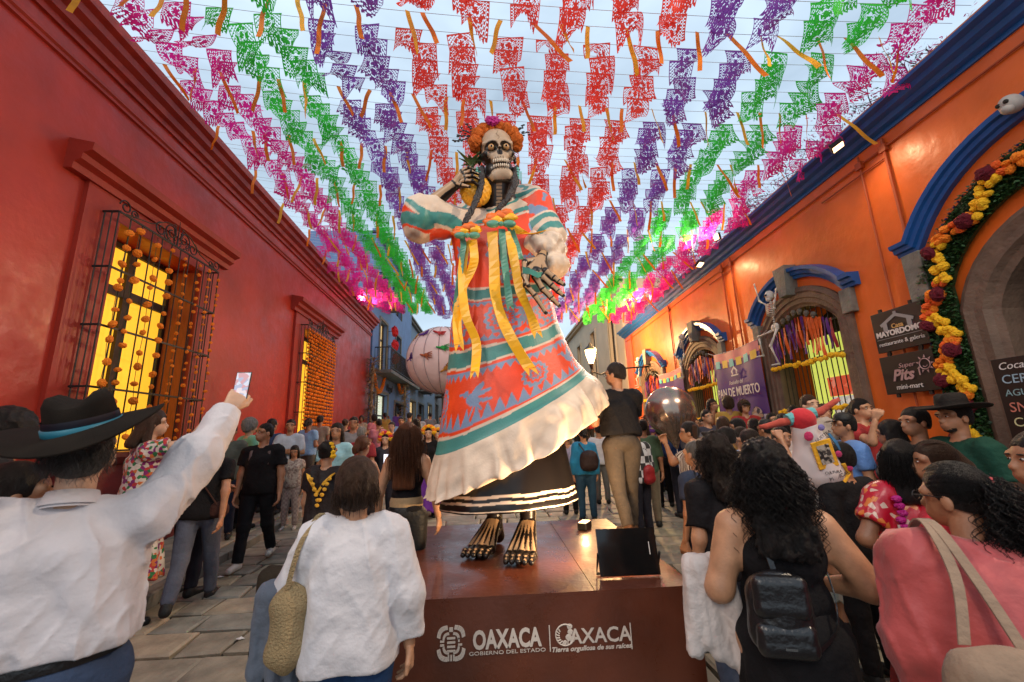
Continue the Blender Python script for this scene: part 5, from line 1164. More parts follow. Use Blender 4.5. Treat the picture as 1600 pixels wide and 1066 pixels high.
# ================================================================== people
SKIN = [mat('skin_%d' % i, c, .5, var=.24, vs=14, bump=.12, bs=110) for i, c in enumerate([(.50, .25, .135), (.38, .175, .09), (.60, .35, .22), (.30, .135, .07)])]
M_eyew = mat('eye_white', (.6, .57, .53), .25, var=0); M_eyed = mat('eye_dark', (.012, .008, .006), .2, var=0); M_lip = mat('lips', (.30, .07, .055), .45); M_brow = mat('brow', (.015, .010, .008), .9, var=0)
HAIR = {'black': (.010, .008, .007), 'dark': (.020, .012, .008), 'brown': (.055, .026, .013), 'auburn': (.13, .042, .014), 'grey': (.28, .27, .25), 'greyd': (.10, .095, .09)}
def M_hair(c): return mat('hair_' + c, HAIR[c], .42, var=.4, vs=5, bump=.9, bs=34, stretch=(14, 14, 1.2), spec=.32)
CLM = {}
def cloth(c, rough=.85, pattern=None, name=None, bump=.35, **k):
    key = name or 'cloth_%02d_%02d_%02d' % tuple(int(x * 99) for x in c)
    return mat(key, c, rough, var=.2, vs=7, bump=bump * 1.3, bs=30, sheen=.12 if (sum(c) > .4) else 0, spec=.5 if sum(c) > .2 else .2, pattern=pattern, **k)
def V3(*a): return np.array(a, float)
def unit(v): v = np.array(v, float); return v / (np.linalg.norm(v) + 1e-9)
def hand_caps(w, d, nrm, s, curl=.35, side=1, spread=.12, thumb=1):
    """w wrist, d pointing dir, nrm palm normal (curl goes that way), s = body height"""
    d = unit(d); nrm = unit(nrm - d * np.dot(nrm, d)); sd = np.cross(d, nrm) * side; c = []
    L = .105 * s; pal = w + d * L * .45
    for i in range(4):
        o = (i - 1.5) * .0115 * s; r = .0056 * s; k0 = w + d * L * .44 + sd * o
        c.append(cone(w + sd * o * .5, k0, .0105 * s, .0088 * s)); ln = L * (.46, .52, .48, .38)[i]; dd = unit(d + sd * (i - 1.5) * spread)
        p = k0; a = curl * .6
        for q, f in enumerate((.42, .33, .25)):
            a += curl; v = dd * math.cos(a) + nrm * math.sin(a); p2 = p + v * ln * f; c.append(cone(p, p2, r * (1 - .1 * q), r * (.92 - .12 * q))); p = p2
    if thumb:
        t0 = w + d * L * .12 - sd * .014 * s; t1 = t0 - sd * .014 * s + d * L * .22 + nrm * .006 * s; t2 = t1 + d * L * .22 - sd * .004 * s + nrm * .006 * s; c += [cone(t0, t1, .0088 * s, .0072 * s), cone(t1, t2, .0068 * s, .0055 * s)]
    return c
ARMS = {   # elbow dir, fore-arm dir, palm normal, curl   (x is outward)
    'down': ((.16, -.04, -1), (.06, .22, -1), (-1, .2, 0), .3), 'bent': ((.2, -.05, -1), (-.25, .9, -.05), (-.2, 0, -1), .5), 'hip': ((.5, -.25, -.85), (-.5, .5, -.4), (-1, 0, 0), .4),
    'phone': ((.22, .35, -.75), (-.28, .65, .75), (-.4, .8, 0), .9), 'up': ((.30, .45, .75), (.0, .35, .95), (-.3, .9, 0), .6), 'wave': ((.75, .2, .35), (.1, .1, 1), (0, 1, .1), .12), 'mouth': ((.15, .25, -.9), (-.42, .35, .85), (-.7, -.5, 0), .8),
    'cross': ((.22, .25, -.9), (-1, .45, .12), (0, -1, 0), .4), 'face': ((.2, .75, -.35), (-.15, .25, 1), (-.8, -.3, 0), .5), 'carry': ((.25, .05, -.95), (-.1, .95, .1), (0, 0, 1), .7), 'swingb': ((.12, -.45, -.9), (.0, -.2, -1), (-1, 0, 0), .3), 'swingf': ((.12, .4, -.9), (.0, .6, -.8), (-1, 0, 0), .4)}
NP = [0]
def person(label, px, py, Y, face=0, h=None, b=1.0, fem=False, top=('tshirt', (.1, .1, .1)), bot=('trousers', (.02, .02, .03)), hair=('short', 'black'), arms=('down', 'down'), skin=1, yaw=0, pitch=0, res=None, hat=None, glasses=False,
           lean=0, stride=0, shoe=(.02, .02, .02), group=None, base=None, hires=None, headup=0, folds=None):
    NP[0] += 1; sd = NP[0]
    p = at(px, py, Y); gzv = gz(p.x, Y) if base is None else base
    hh = h if h is not None else p.z - gzv - {None: 0, 'cowboy': .07, 'cap': .012, 'straw': .08}.get(hat, 0)
    if not 1.0 < hh < 1.98: print('HEIGHT', label, round(hh, 2)); hh = min(max(hh, 1.3), 1.85)
    s = hh; res = res or (.011 if Y < 2.2 else .016 if Y < 4.5 else .024 if Y < 9 else .032)
    root = thing('person', label, 'person', (p.x, Y, gzv), R(-face), group)
    sw = (.108 if not fem else .094) * (1 + (b - 1) * .3); hw = .056; bb = b
    L = lambda x, y, z: V3(x * s, y * s, z * s)
    def lx(pt):   # forward lean above the hips
        if not lean: return pt
        z = pt[2] - .53 * s; return V3(pt[0], pt[1] + math.sin(lean) * max(z, 0), .53 * s + z * (math.cos(lean) if z > 0 else 1))
    T = lambda x, y, z: lx(L(x, y, z))
    tor = [ell(T(0, -.008, .53), np.array([.088 * bb, .066 * bb, .06]) * s), ell(T(0, 0, .615), np.array([(.070 if fem else .078) * bb, .055 * bb, .08]) * s), ell(T(0, .004, .72), np.array([(.082 if fem else .094) * (1 + (bb - 1) * .7), .060 * bb, .09]) * s),
           cone(T(-sw * .78, -.004, .796), T(sw * .78, -.004, .796), .038 * s, .038 * s)]
    if fem: tor += [ell(T(x_ * .038, .048 * bb, .725), np.array([.032, .03, .032]) * s * bb) for x_ in (-1, 1)]
    neck = [cone(T(0, -.008, .805), T(0, .002, .885), .033 * s, .029 * s)]
    caps_arm = []; hands = []; wr = []; arms_w = []
    for k, sg in enumerate((-1, 1)):
        a = ARMS[arms[k]] if isinstance(arms[k], str) else arms[k]
        f = lambda v: V3(v[0] * sg, v[1], v[2]); S_ = T(sw * sg, -.004, .79); E_ = S_ + unit(f(a[0])) * .165 * s; W_ = E_ + unit(f(a[1])) * .145 * s
        q = .027 * (1 + (bb - 1) * 1.0); caps_arm.append((S_, E_, W_, q)); arms_w.append(W_)
        hands.append(hand_caps(W_, f(a[1]) if len(a) < 5 else f(a[4]), f(a[2]), s, a[3], side=sg))
    legs = []; feet = []
    for k, sg in enumerate((-1, 1)):
        st = stride * sg; H_ = L(hw * sg, 0, .50); K_ = L(hw * sg * 1.05, st * .12 + .008, .275); A_ = L(hw * sg * 1.1, st * .26 - .01 - (.03 if st < 0 else 0), .045 + (.035 if st < -.3 else 0)); legs.append((H_, K_, A_)); feet.append((A_, A_ + L(.012 * sg, .085, -.022)))
    # ---- body
    prims = list(tor) + list(neck)
    for S_, E_, W_, q in caps_arm: prims += [cone(S_, E_, (q + .004) * s, q * .84 * s), cone(E_, W_, q * .86 * s, .0165 * s)]
    for (H_, K_, A_) in legs: prims += [cone(H_, K_, .052 * bb * s, .034 * s), cone(K_, A_, .034 * s, .022 * s)]
    for (a0, a1) in feet: prims += [cone(a0 - V3(0, .015 * s, .012 * s), a1, .022 * s, .017 * s)]
    v, f = sdf(prims, res, .022 * s); parts = [(v, f, 0)]
    for hc_ in hands:
        hv, hf = sdf(hc_, max(.0042, min(res * .45, .009)) if Y < 9 else .012, .004 * s + .001, dil=0 if Y < 6 else .002); parts.append((hv, hf, 0))
    # ---- head
    HC_ = T(0, .004, .932); cy_, sy_ = math.cos(R(-yaw)), math.sin(R(-yaw)); pt = R(pitch)
    Rm = np.array(Matrix.Rotation(R(-yaw), 3, 'Z') @ Matrix.Rotation(pt, 3, 'X')); 
    hp_ = lambda x, y, z: HC_ + Rm @ (V3(x, y, z) * s)
    e_ = lambda c, r, neg=0, k=None: ell(hp_(*c), np.array(r) * s, Rm, neg, k)
    head = [e_((0, -.006, .016), (.0445, .0555, .052)), e_((0, .012, -.022), (.037, .043, .040)), cone(hp_(0, .032, -.045), hp_(0, .030, -.047), .021 * s, .020 * s), cone(hp_(0, .047, .004), hp_(0, .0585, -.017), .0055 * s, .0095 * s, k=.012), e_((0, .049, -.037), (.014, .009, .007)),
            e_((.021, .060, .003), (.011, .010, .008), 1, .012), e_((-.021, .060, .003), (.011, .010, .008), 1, .012), cone(hp_(-.034, .036, .013), hp_(.034, .036, .013), .011 * s, .011 * s), e_((.046, -.004, -.012), (.007, .012, .018), 0, .006), e_((-.046, -.004, -.012), (.007, .012, .018), 0, .006)]
    head += [cone(hp_(0, -.012, -.03), T(0, -.004, .84), .031 * s, .032 * s)]
    hr = res * .5 if Y < 9 else .015
    v, f = sdf(head, hr, .014 * s); parts.append((v, f, 0))
    def island(c, r, mi, n=8, m=6):
        mb = MB(); mb.ball((0, 0, 0), 1, n, m, 0); vv = np.array(mb.v) * np.array(r) * s; vv = vv @ Rm.T + hp_(*c); fs = [x if len(x) == 4 else (x[0], x[1], x[2], x[2]) for x in mb.f]; return vv, fs, mi
    me = npmesh('body', parts); me2 = None
    body = link('body', me, [SKIN[skin], M_eyew, M_eyed, M_lip, M_brow], root)
    fc = MB(); fc.smooth = True
    for sg in (-1, 1):
        for (c_, r_, mi) in (((.0195 * sg, .0478, .003), (.0068, .0050, .0031), 1), ((.0195 * sg, .0520, .003), (.0036, .0016, .0030), 2), ((.021 * sg, .0515, .0145), (.012, .004, .0022), 4)):
            n0 = len(fc.v); fc.cur = mi; fc.ball((0, 0, 0), 1, 8, 5); fc.v[n0:] = [tuple(hp_(c_[0] + q[0] * r_[0], c_[1] + q[1] * r_[1], c_[2] + q[2] * r_[2])) for q in fc.v[n0:]]
    n0 = len(fc.v); fc.cur = 3; fc.ball((0, 0, 0), 1, 10, 6); fc.v[n0:] = [tuple(hp_(q[0] * .0145, .0525 + q[1] * .0055 - 14 * (q[0] * .0145) ** 2, -.0365 + q[2] * .0052)) for q in fc.v[n0:]]
    bm = bmesh.new(); bm.from_mesh(me); m3 = fc.mesh(); off = len(bm.verts); bm.from_mesh(m3); bm.to_mesh(me); bm.free()
    # ---- top
    kind, ccol = top[0], top[1]; cm = ccol if not isinstance(ccol, tuple) else cloth(ccol)
    dil = {'tshirt': .013, 'long': .015, 'tank': .006, 'blouse': .024, 'jacket': .03}.get(kind, .012) * (s / 1.7)
    hem = {'tshirt': .49, 'long': .49, 'tank': .54, 'blouse': .47, 'jacket': .42, 'tucked': .57}.get(kind, .49)
    if kind != 'none':
        pr = [q for q in tor]; hang = .085 * bb if kind != 'tank' else .072 * bb
        if kind != 'tank': pr += [cone(T(-.03, 0, .72), T(-.038, -.004, hem + .02), hang * .72 * s, hang * .80 * s), cone(T(.03, 0, .72), T(.038, -.004, hem + .02), hang * .72 * s, hang * .80 * s)]
        else: pr = pr[:3] + pr[4:]
        slv = {'tshirt': .62, 'blouse': 2, 'long': 2, 'jacket': 2, 'tank': 0, 'tucked': 2, 'short': .5}.get(kind, .6)
        if len(top) > 2: slv = top[2]
        for (S_, E_, W_, q) in caps_arm:
            if slv > 0: pr.append(cone(S_, S_ + (E_ - S_) * min(slv, 1), (q + .009) * s, (q + .005) * s, flat=1 if slv < 1 else 0))
            if slv > 1: pr.append(cone(E_, E_ + (W_ - E_) * min(slv - 1, 1) * .97, (q + .004) * s, (.024) * s, flat=1))
        fo = folds if folds is not None else (.006 if kind in ('tank',) else .010)
        hp0 = T(0, 0, hem); nka, nkb = T(0, -.004, .822), T(0, .012, .90); deep = top[3] if len(top) > 3 else 0
        def fn(X, Y_, Z, V):
            A1 = vnoise(X * 9 + Z * 3, Y_ * 9 + Z * 2, Z * 4 + X * 2, sd); A2 = vnoise(X * 22 + Z * 9, Y_ * 22, Z * 10 - X * 6, sd + 1)
            A3 = vnoise(X * 11 + Z * 3 + 5, Y_ * 10 - Z * 1.5, Z * 2.4 - X * 2, sd + 7); A4 = vnoise(X * 13 - Z * 9, Y_ * 12 + Z * 3, Z * 5 + X * 5, sd + 9)
            V = V + fo * A1 + fo * .3 * A2 - fo * 1.15 * (1 - np.abs(A3)) ** 4 - fo * .6 * (1 - np.abs(A4)) ** 5 + fo * .3
            V = np.maximum(V, (hp0[2] + .006 * np.sin(X * 18 + sd)) - Z + 0 * X)
            nd = psdf(cone(nka, nkb, (.034 + deep) * s, (.046 + deep) * s), X, Y_, Z, 0); V = np.maximum(V, -nd)
            if kind == 'tank': V = np.maximum(V, Z + 0 * X - T(0, 0, .79)[2] + .0 * Y_)
            return V
        v, f = sdf(pr, res * .9 if Y < 2.2 else res, .02 * s, dil, fn); o = link('shirt' if kind in ('tshirt', 'long', 'tucked') else {'tank': 'tank_top', 'blouse': 'blouse', 'jacket': 'jacket'}.get(kind, 'shirt'), npmesh('top', [(v, f, 0)]), cm, root)
        if kind == 'tank':
            mb = MB()
            for sg in (-1, 1): mb.strip([T(sg * .05, .062 * bb, .775), T(sg * .055, .03, .826), T(sg * .055, -.03, .828), T(sg * .05, -.064 * bb, .77)], [.016 * s] * 4, (1, 0, 0), .004)
            mb.build('strap', cm, root)
    # ---- bottom
    kind, ccol = bot[0], bot[1]; cm = ccol if not isinstance(ccol, tuple) else cloth(ccol)
    if kind in ('trousers', 'shorts'):
        pr = list(tor[:2])
        for (H_, K_, A_) in legs:
            pr += [cone(H_, K_, .055 * bb * s, .038 * s)];
            if kind == 'trousers': pr += [cone(K_, A_ + V3(0, 0, .004 * s), .037 * s, .030 * s, flat=1)]
        w0 = .60 * s
        def fn(X, Y_, Z, V): return np.maximum(V + .006 * vnoise(X * 12, Y_ * 12, Z * 9 + 0 * X, sd + 5) + .004 * vnoise(X * 8, Y_ * 8, Z * 30 + 0 * X, sd + 6) * (Z < .3 * s), Z + 0 * X - w0)
        v, f = sdf(pr, res, .015 * s, .008, fn); link('trousers', npmesh('b', [(v, f, 0)]), cm, root)
    else:
        hemz = bot[2] if len(bot) > 2 else .08; wid = bot[3] if len(bot) > 3 else .16
        pr = list(tor[:2]) + [cone(L(0, 0, .5), L(0, 0, hemz), .085 * bb * s, wid * s, flat=1)]
        w0 = .60 * s
        def fn(X, Y_, Z, V):
            a = np.arctan2(Y_, X); t = np.clip((.55 * s - Z) / (.5 * s), 0, 1); return np.maximum(V + .02 * t * np.sin(a * 13 + sd) + .006 * vnoise(X * 9, Y_ * 9, Z * 5 + 0 * X, sd), Z + 0 * X - w0)
        v, f = sdf(pr, res, .02 * s, .008, fn); link('skirt', npmesh('b', [(v, f, 0)]), cm, root)
    for (a0, a1) in feet:
        pr = [cone(a0 - V3(0, .012 * s, .014 * s), a1 - V3(0, 0, .002 * s), .026 * s, .021 * s), cone(a0 - V3(0, .012 * s, .02 * s), a0 + V3(0, 0, .012 * s), .026 * s, .026 * s)]
        zf = 0 if a0[2] < .06 * s else a0[2] - .045 * s
        v, f = sdf(pr, max(res * .7, .01), .02, 0, lambda X, Y_, Z, V: np.maximum(V, zf - Z + 0 * X)); link('shoe', npmesh('shoe', [(v, f, 0)]), cloth(shoe, .5), root)
    # ---- hair
    hk, hcn = hair[0], hair[1]; hm = M_hair(hcn)
    if hk != 'bald':
        th = {'short': .0055, 'crop': .003, 'long': .008, 'bun': .0045, 'pony': .0045, 'curly': .02, 'bob': .016, 'afro': .018, 'braid': .007, 'wild': .02}[hk]
        pr = [e_((0, -.010, .020), (.0445 + th, .0545 + th, .052 + th)), e_((0, -.026, -.008), (.038 + th, .036 + th, .040 + th))]
        Ln = hair[2] if len(hair) > 2 else .16
        if hk in ('long', 'curly', 'wild'):
            for x_ in (-.030, -.010, .010, .030): pr.append(cone(hp_(x_, -.030, -.01), lx(V3(x_ * 1.3 * s, (-.078 if hk == 'curly' else -.066) * s * (bb * .4 + .6), (.93 - Ln) * s)), .026 * s, (.022 if hk == 'long' else .034) * s))
            for sg in (-1, 1): pr.append(cone(hp_(sg * .042, -.008, 0), hp_(sg * .052, -.02, -min(Ln, .12)), .014 * s, .018 * s))
        if hk == 'bob': pr += [e_((0, -.02, -.02), (.058, .052, .052))]
        if hk == 'bun': pr += [e_((0, -.062, .03), (.028, .026, .026))]
        if hk == 'pony': pr += [cone(hp_(0, -.06, .03), hp_(0, -.085, -.02), .018 * s, .022 * s), cone(hp_(0, -.085, -.02), hp_(0, -.08, -Ln), .022 * s, .012 * s)]
        if hk == 'braid': pr += [cone(hp_(0, -.05, -.02), lx(V3(0, -.07 * s, (.93 - Ln) * s)), .018 * s, .012 * s)]
        pr += [e_((0, .060, -.024), (.040 if hk in ('long', 'curly', 'bob') else .048, .046, .062), 1, .006)]
        amp = {'curly': .016, 'afro': .010, 'wild': .012, 'bob': .004}.get(hk, .003)
        Rt = Rm.T
        def fn(X, Y_, Z, V):
            x = X - HC_[0]; y = Y_ - HC_[1]; z = Z - HC_[2]; ly = Rt[1, 0] * x + Rt[1, 1] * y + Rt[1, 2] * z; lz = Rt[2, 0] * x + Rt[2, 1] * y + Rt[2, 2] * z
            V = V + amp * (vnoise(X * 38, Y_ * 38, Z * (30 if hk in ('curly', 'afro', 'wild') else 6) + 0 * X, sd) + .5 * vnoise(X * 80, Y_ * 80, Z * 50 + 0 * X, sd + 2))
            if hk in ('short', 'crop', 'bun', 'pony', 'braid'): V = np.maximum(V, np.minimum(-.030 * s - lz, .5) + .35 * (ly + .03 * s) * (1 if hk in ('short', 'crop') else 1))
            return V
        v, f = sdf(pr, min(hr * 1.1, .014), .012 * s, 0, fn); link('hair', npmesh('hair', [(v, f, 0)]), hm, root)
    if hat in ('cowboy', 'straw', 'cap'):
        hm2 = {'cowboy': cloth((.016, .012, .010), .8), 'straw': cloth((.5, .42, .28), .8), 'cap': cloth((.012, .012, .014), .8)}[hat]
        mb = MB(); mb.smooth = True; Mh = Matrix.Translation(hp_(0, -.004, .038)) @ Matrix(Rm.tolist()).to_4x4()
        if hat == 'cap':
            mb.lathe([(.050 * s, -.012 * s), (.051 * s, .0), (.046 * s, .022 * s), (.032 * s, .036 * s), (.01 * s, .041 * s)], 18, Mh); mb.strip([Mh @ Vector((0, .045 * s, -.008 * s)), Mh @ Vector((0, .07 * s, -.010 * s)), Mh @ Vector((0, .092 * s, -.017 * s))], [.085 * s, .075 * s, .04 * s], Rm @ V3(1, 0, 0), .004)
        else:
            def fnb(v):
                r = math.hypot(v.x, v.y); z = v.z
                if r > .062 * s: z += 3.2 * (abs(v.x) ** 2) / s * .35 - .9 * (v.y ** 2) / s * .25
                if v.z > .05 * s: z -= .018 * s * max(0, 1 - abs(v.x) / (.02 * s))
                return Vector((v.x, v.y * 1.15, z))
            mb.lathe([(.118 * s, .004 * s), (.116 * s, .0), (.07 * s, -.005 * s), (.053 * s, .0), (.052 * s, .03 * s), (.048 * s, .06 * s), (.036 * s, .069 * s), (.012 * s, .07 * s)], 32, Mh, fnb); 
        o = mb.build('hat', hm2, root)
        if hat != 'cap': mb = MB(); mb.lathe([(.0545 * s, .004 * s), (.0545 * s, .014 * s)], 24, Mh, lambda v: Vector((v.x, v.y * 1.15, v.z)), cap=False); mb.build('hat_band', cloth((.05, .04, .03)), o)
    if glasses:
        mb = MB()
        for sg in (-1, 1):
            mb.tube([hp_(.021 * sg + .0145 * math.cos(a), .0625, .002 + .011 * math.sin(a)) for a in [q * math.pi / 6 for q in range(12)]], .0014 * s, 4, close=True); mb.tube([hp_(.0355 * sg, .061, .005), hp_(.049 * sg, .03, .005), hp_(.050 * sg, -.006, .0)], .0012 * s, 4)
        mb.tube([hp_(-.007, .063, .003), hp_(.007, .063, .003)], .0014 * s, 4); mb.build('glasses', M_iron, root)
    root['_s'] = s
    return dict(root=root, s=s, T=T, hp=hp_, wr=arms_w, arms=caps_arm, Rm=Rm, b=bb, L=L)
def attach(P, name, m, f, smooth=True):
    mb = MB(); mb.smooth = smooth; f(mb); return mb.build(name, m, P['root'])
M_phone = mat('phone_black', (.015, .015, .018), .2, var=0); M_screen = mat('phone_screen', (.5, .5, .6), .2, emit=(.75, .78, .9), es=1.6, var=0); M_screenc = mat('phone_camera_view', (.5, .4, .4), .3, pattern=pat_spots([(.5, .55, .65), (.45, .08, .08), (.2, .25, .4), (.6, .5, .5)], 45), emit=(.3, .3, .35), es=.6)
def phone(P, k, label, scr=None, rz=0, tilt=0, size=1.0):
    """phone held at the hand k of P, a thing of its own"""
    w = P['wr'][k]; a = P['arms'][k]; d = unit(w - a[1]); c_ = w + d * .085 * P['s'] / 1.7 * 1.3 + np.array([0, .0, .03]); rt = P['root']
    cw = rt.matrix_basis @ Vector(c_); t = thing('phone', label, 'phone', cw, rt.rotation_euler.z + rz); t.rotation_euler = (tilt, 0, rt.rotation_euler.z + rz)
    box_obj('case', (-.037 * size, -.004, -.075 * size), (.037 * size, .004, .075 * size), M_phone, t, .003); box_obj('screen', (-.033 * size, -.0052, -.069 * size), (.033 * size, -.0042, .069 * size), scr or M_screen, t); return t
def drape(P, name, label, m, c_, w, h, d, cat, seed=1):
    rt = P['root']; cw = rt.matrix_basis @ Vector(c_); t = thing(name, label, cat, cw, rt.rotation_euler.z); rg = random.Random(seed); pr = []
    for i in range(6):
        x = (i / 5 - .5) * w * .75; l = h * rg.uniform(.7, 1); pr.append(cone((x * .7, rg.uniform(-.02, .02), h * .42), (x * 1.1 + rg.uniform(-.02, .02), rg.uniform(-.3, .3) * d, h * .45 - l), d * .30, d * .20))
    v, f = sdf(pr, .009, .025, 0, lambda X, Y, Z, V: V + .010 * vnoise(X * 26 + Z * 6, Y * 26, Z * 7 + 0 * X, seed) + .005 * vnoise(X * 60, Y * 60, Z * 18 + 0 * X, seed + 1))
    link('cloth', npmesh('drape', [(v, f, 0)]), m, t); return t
def bag(P, name, label, m, c_, w, h, d, strap=None, cat='bag'):
    rt = P['root']; cw = rt.matrix_basis @ Vector(c_); t = thing(name, label, cat, cw, rt.rotation_euler.z)
    v, f = sdf([ell((0, 0, 0), (w / 2, d / 2, h / 2)), cone((-w * .25, 0, -h * .25), (w * .25, 0, -h * .25), d * .42, d * .42), cone((-w * .22, 0, h * .25), (w * .22, 0, h * .25), d * .38, d * .38)], .012 if w < .6 else .02, .04, 0, lambda X, Y, Z, V: V + .006 * vnoise(X * 20, Y * 20, Z * 14 + 0 * X, 3))
    link('pouch', npmesh('bag', [(v, f, 0)]), m, t)
    if strap:
        mb = MB(); q = catmull(np.array([np.array(x) - np.array(c_) for x in strap]), np.linspace(0, len(strap) - 1, 16)); mb.strip(q, [.022] * 16, (1, .2, 0) if abs(q[0][0] - q[-1][0]) < .2 else (0, 1, .3), .006); mb.build('strap', m, t)
    return t
def strands(P, name, m, n, rootf, L_, wave, amp, r=.0018, fall=.9, seed=0, segs=16, spread=.1, sides=3):
    """hair as many fine tapering tubes from points on the scalp"""
    rg = random.Random(seed); mb = MB(); mb.smooth = True
    for i in range(n):
        p, d = rootf(rg); p = np.array(p); d = unit(d); l = L_ * rg.uniform(.75, 1.05); ph = rg.uniform(0, 6.28); pts = [p]; rs = [r]
        f1 = wave * rg.uniform(.8, 1.2); ax = unit(np.cross(d, (0, 0, 1)) + .001); off = np.array([rg.gauss(0, spread), rg.gauss(0, spread * .5), 0])
        q = p.copy()
        for k in range(1, segs):
            t = k / (segs - 1); dd = unit(d * (1 - t) ** 3 * 1.1 + np.array([0, 0, -1.0]) * (fall + t) + off * (1 - t)); q = q + dd * l / segs
            c_ = amp * min(1, t * 3); pts.append(q + np.array([math.cos(ph + f1 * t) * c_, math.sin(ph + f1 * t) * c_ * .8, 0])); rs.append(r * (1 - .6 * t))
        mb.tube(pts, rs, sides, cap=False)
    return mb.build(name, m, P['root'])
def scalp(P, y0=-1, back=True, fy=.2):
    s = P['s']
    def f(rg):
        while True:
            a = rg.uniform(0, 2 * math.pi); e = rg.uniform(-.35, 1.0); x = math.cos(a) * math.sqrt(max(0, 1 - e * e)); y = math.sin(a) * math.sqrt(max(0, 1 - e * e))
            if y < fy or e > .75: break
        return P['hp'](x * .047, -.008 + y * .057, .018 + e * .055), P['Rm'] @ V3(x, y - .2, e * .6)
    return f

def comb(P, name, m, n, tie, seed=1, r=.0013, off=.006):
    """fine strands combed over the scalp to a tie point"""
    rg = random.Random(seed); mb = MB(); mb.smooth = True; tie = np.array(tie, float); tn = (tie - V3(0, -.008, .018)) / V3(.05, .06, .058)
    for i in range(n):
        a = rg.uniform(0, 2 * math.pi); e = rg.uniform(-.5, 1); q = math.sqrt(max(0, 1 - e * e)); v0 = V3(math.cos(a) * q, math.sin(a) * q, e)
        if v0[1] > .55 and v0[2] < .62: continue
        if v0[2] < -.2 and v0[1] > -.1: continue
        pts = []; lf = rg.uniform(0, .003)
        for k in range(9):
            t = k / 8; v = v0 * (1 - t) + unit(tn) * t + V3(rg.gauss(0, .008), 0, rg.gauss(0, .008)); v = unit(v); p = V3(v[0] * (.0475 + off), -.008 + v[1] * (.0575 + off), .018 + v[2] * (.0555 + off)) * (1 + lf); pts.append(P['hp'](*p))
        mb.tube(pts, r, 3, cap=False)
    return mb.build(name, m, P['root'])
M_white_sh = mat('white_shirt_cotton', (.62, .57, .57), .8, var=.09, vs=9, bump=.55, bs=13, sheen=.1)
M_denim = cloth((.035, .06, .12), name='denim', pattern=None); M_blk = (.010, .009, .010); M_pants = (.014, .014, .018)
# ---------------- foreground
P1 = person('man in a wide black hat with turquoise band and white shirt, holding up a phone', 132, 690, 1.75, face=-26, h=1.84, b=1.38, top=('tucked', M_white_sh, 2), bot=('trousers', M_denim), hair=('short', 'greyd'), skin=2,
            arms=((( .35, .10, -1), (.0, .6, -.8), (-1, 0, 0), .4), ((.34, .40, .60), (.26, .40, .66), (-.2, .95, -.3), .35)), res=.009, folds=.012, pitch=14, yaw=-4)
if 1:
    s = P1['s']; hp = P1['hp']; mb = MB(); mb.smooth = True
    Mh = Matrix.Translation(hp(0, -.004, .044)) @ Matrix(P1['Rm'].tolist()).to_4x4() @ Matrix.Rotation(R(-13), 4, 'Y') @ Matrix.Scale(1.2, 4)
    def fnb(v):
        r = math.hypot(v.x, v.y); z = v.z
        if r > .07: z += .9 * v.x * v.x - .35 * v.y * v.y
        if v.z > .095: z -= .030 * max(0, 1 - (abs(v.x) / .045) ** 2)
        return Vector((v.x, v.y * 1.14, z))
    mb.lathe([(.205, .008), (.206, .004), (.203, .0), (.15, -.006), (.105, -.006), (.088, .002), (.086, .05), (.082, .095), (.070, .122), (.050, .130), (.02, .128)], 48, Mh, fnb)
    ho = mb.build('hat', mat('black_felt', (.014, .010, .007), .9, var=.3, vs=6, bump=.15, bs=200, spec=.15), P1['root']); mb = MB(); mb.smooth = True; mb.lathe([(.0925, .008), (.0955, .012), (.0955, .032), (.091, .034)], 40, Mh, lambda v: Vector((v.x, v.y * 1.14, v.z)), cap=False); mb.build('hat_band', mat('turquoise_leather', (.015, .16, .22), .45), ho)
    mb = MB(); mb.smooth = True; mb.lathe([(.0905, .034), (.0915, .036), (.090, .056)], 40, Mh, lambda v: Vector((v.x, v.y * 1.14, v.z)), cap=False); mb.build('hat_ribbon', mat('dark_grosgrain', (.012, .010, .018), .5), ho)
    strands(P1, 'hair_strands', M_hair('greyd'), 420, scalp(P1, fy=-.1), .10, 9, .006, .0014, seed=3, spread=.35)
    attach(P1, 'collar', M_white_sh, lambda m: m.lathe([(.078, -.03), (.070, .0), (.066, .028), (.070, .03), (.084, -.02)], 28, Matrix.Translation(P1['T'](0, -.012, .838)) @ Matrix.Rotation(R(-14), 4, 'X'), lambda v: Vector((v.x * 1.05, v.y, v.z)), cap=False))
    attach(P1, 'belt', mat('black_leather', (.012, .010, .010), .35, bump=.2, bs=60), lambda m: m.lathe([(.158 * P1['b'] * 1.02, -.02), (.160 * P1['b'] * 1.02, 0), (.158 * P1['b'] * 1.02, .02)], 36, Matrix.Translation(P1['L'](0, -.008, .565)), lambda v: Vector((v.x, v.y * .76, v.z)), cap=False))
phone(P1, 1, 'black phone held up by the man in the black hat, camera view on its screen', M_screenc, rz=R(-20), tilt=R(-12))
P2 = person('short-haired woman in a white textured blouse and blue jeans seen from behind', 560, 722, 2.15, face=-8, b=1.2, fem=True, top=('blouse', mat('white_textured_knit', (.64, .60, .60), .8, var=.09, vs=9, bump=.55, bs=16, sheen=.1), 1.85), bot=('trousers', cloth((.018, .05, .13))), hair=('bob', 'brown'), arms=(((.45, .2, -.95), (-.05, .55, -.35), (0, 0, 1), .5), ((.3, -.05, -1), (.1, .12, -1), (-1, 0, 0), .4)), skin=0, res=.009, folds=.008)
strands(P2, 'hair_strands', M_hair('brown'), 900, scalp(P2, fy=.5), .15, 3, .004, .0019, seed=5, spread=.25, segs=9)
M_str = mat('straw_weave', (.42, .29, .14), .85, pattern=None, bump=1, bs=120)
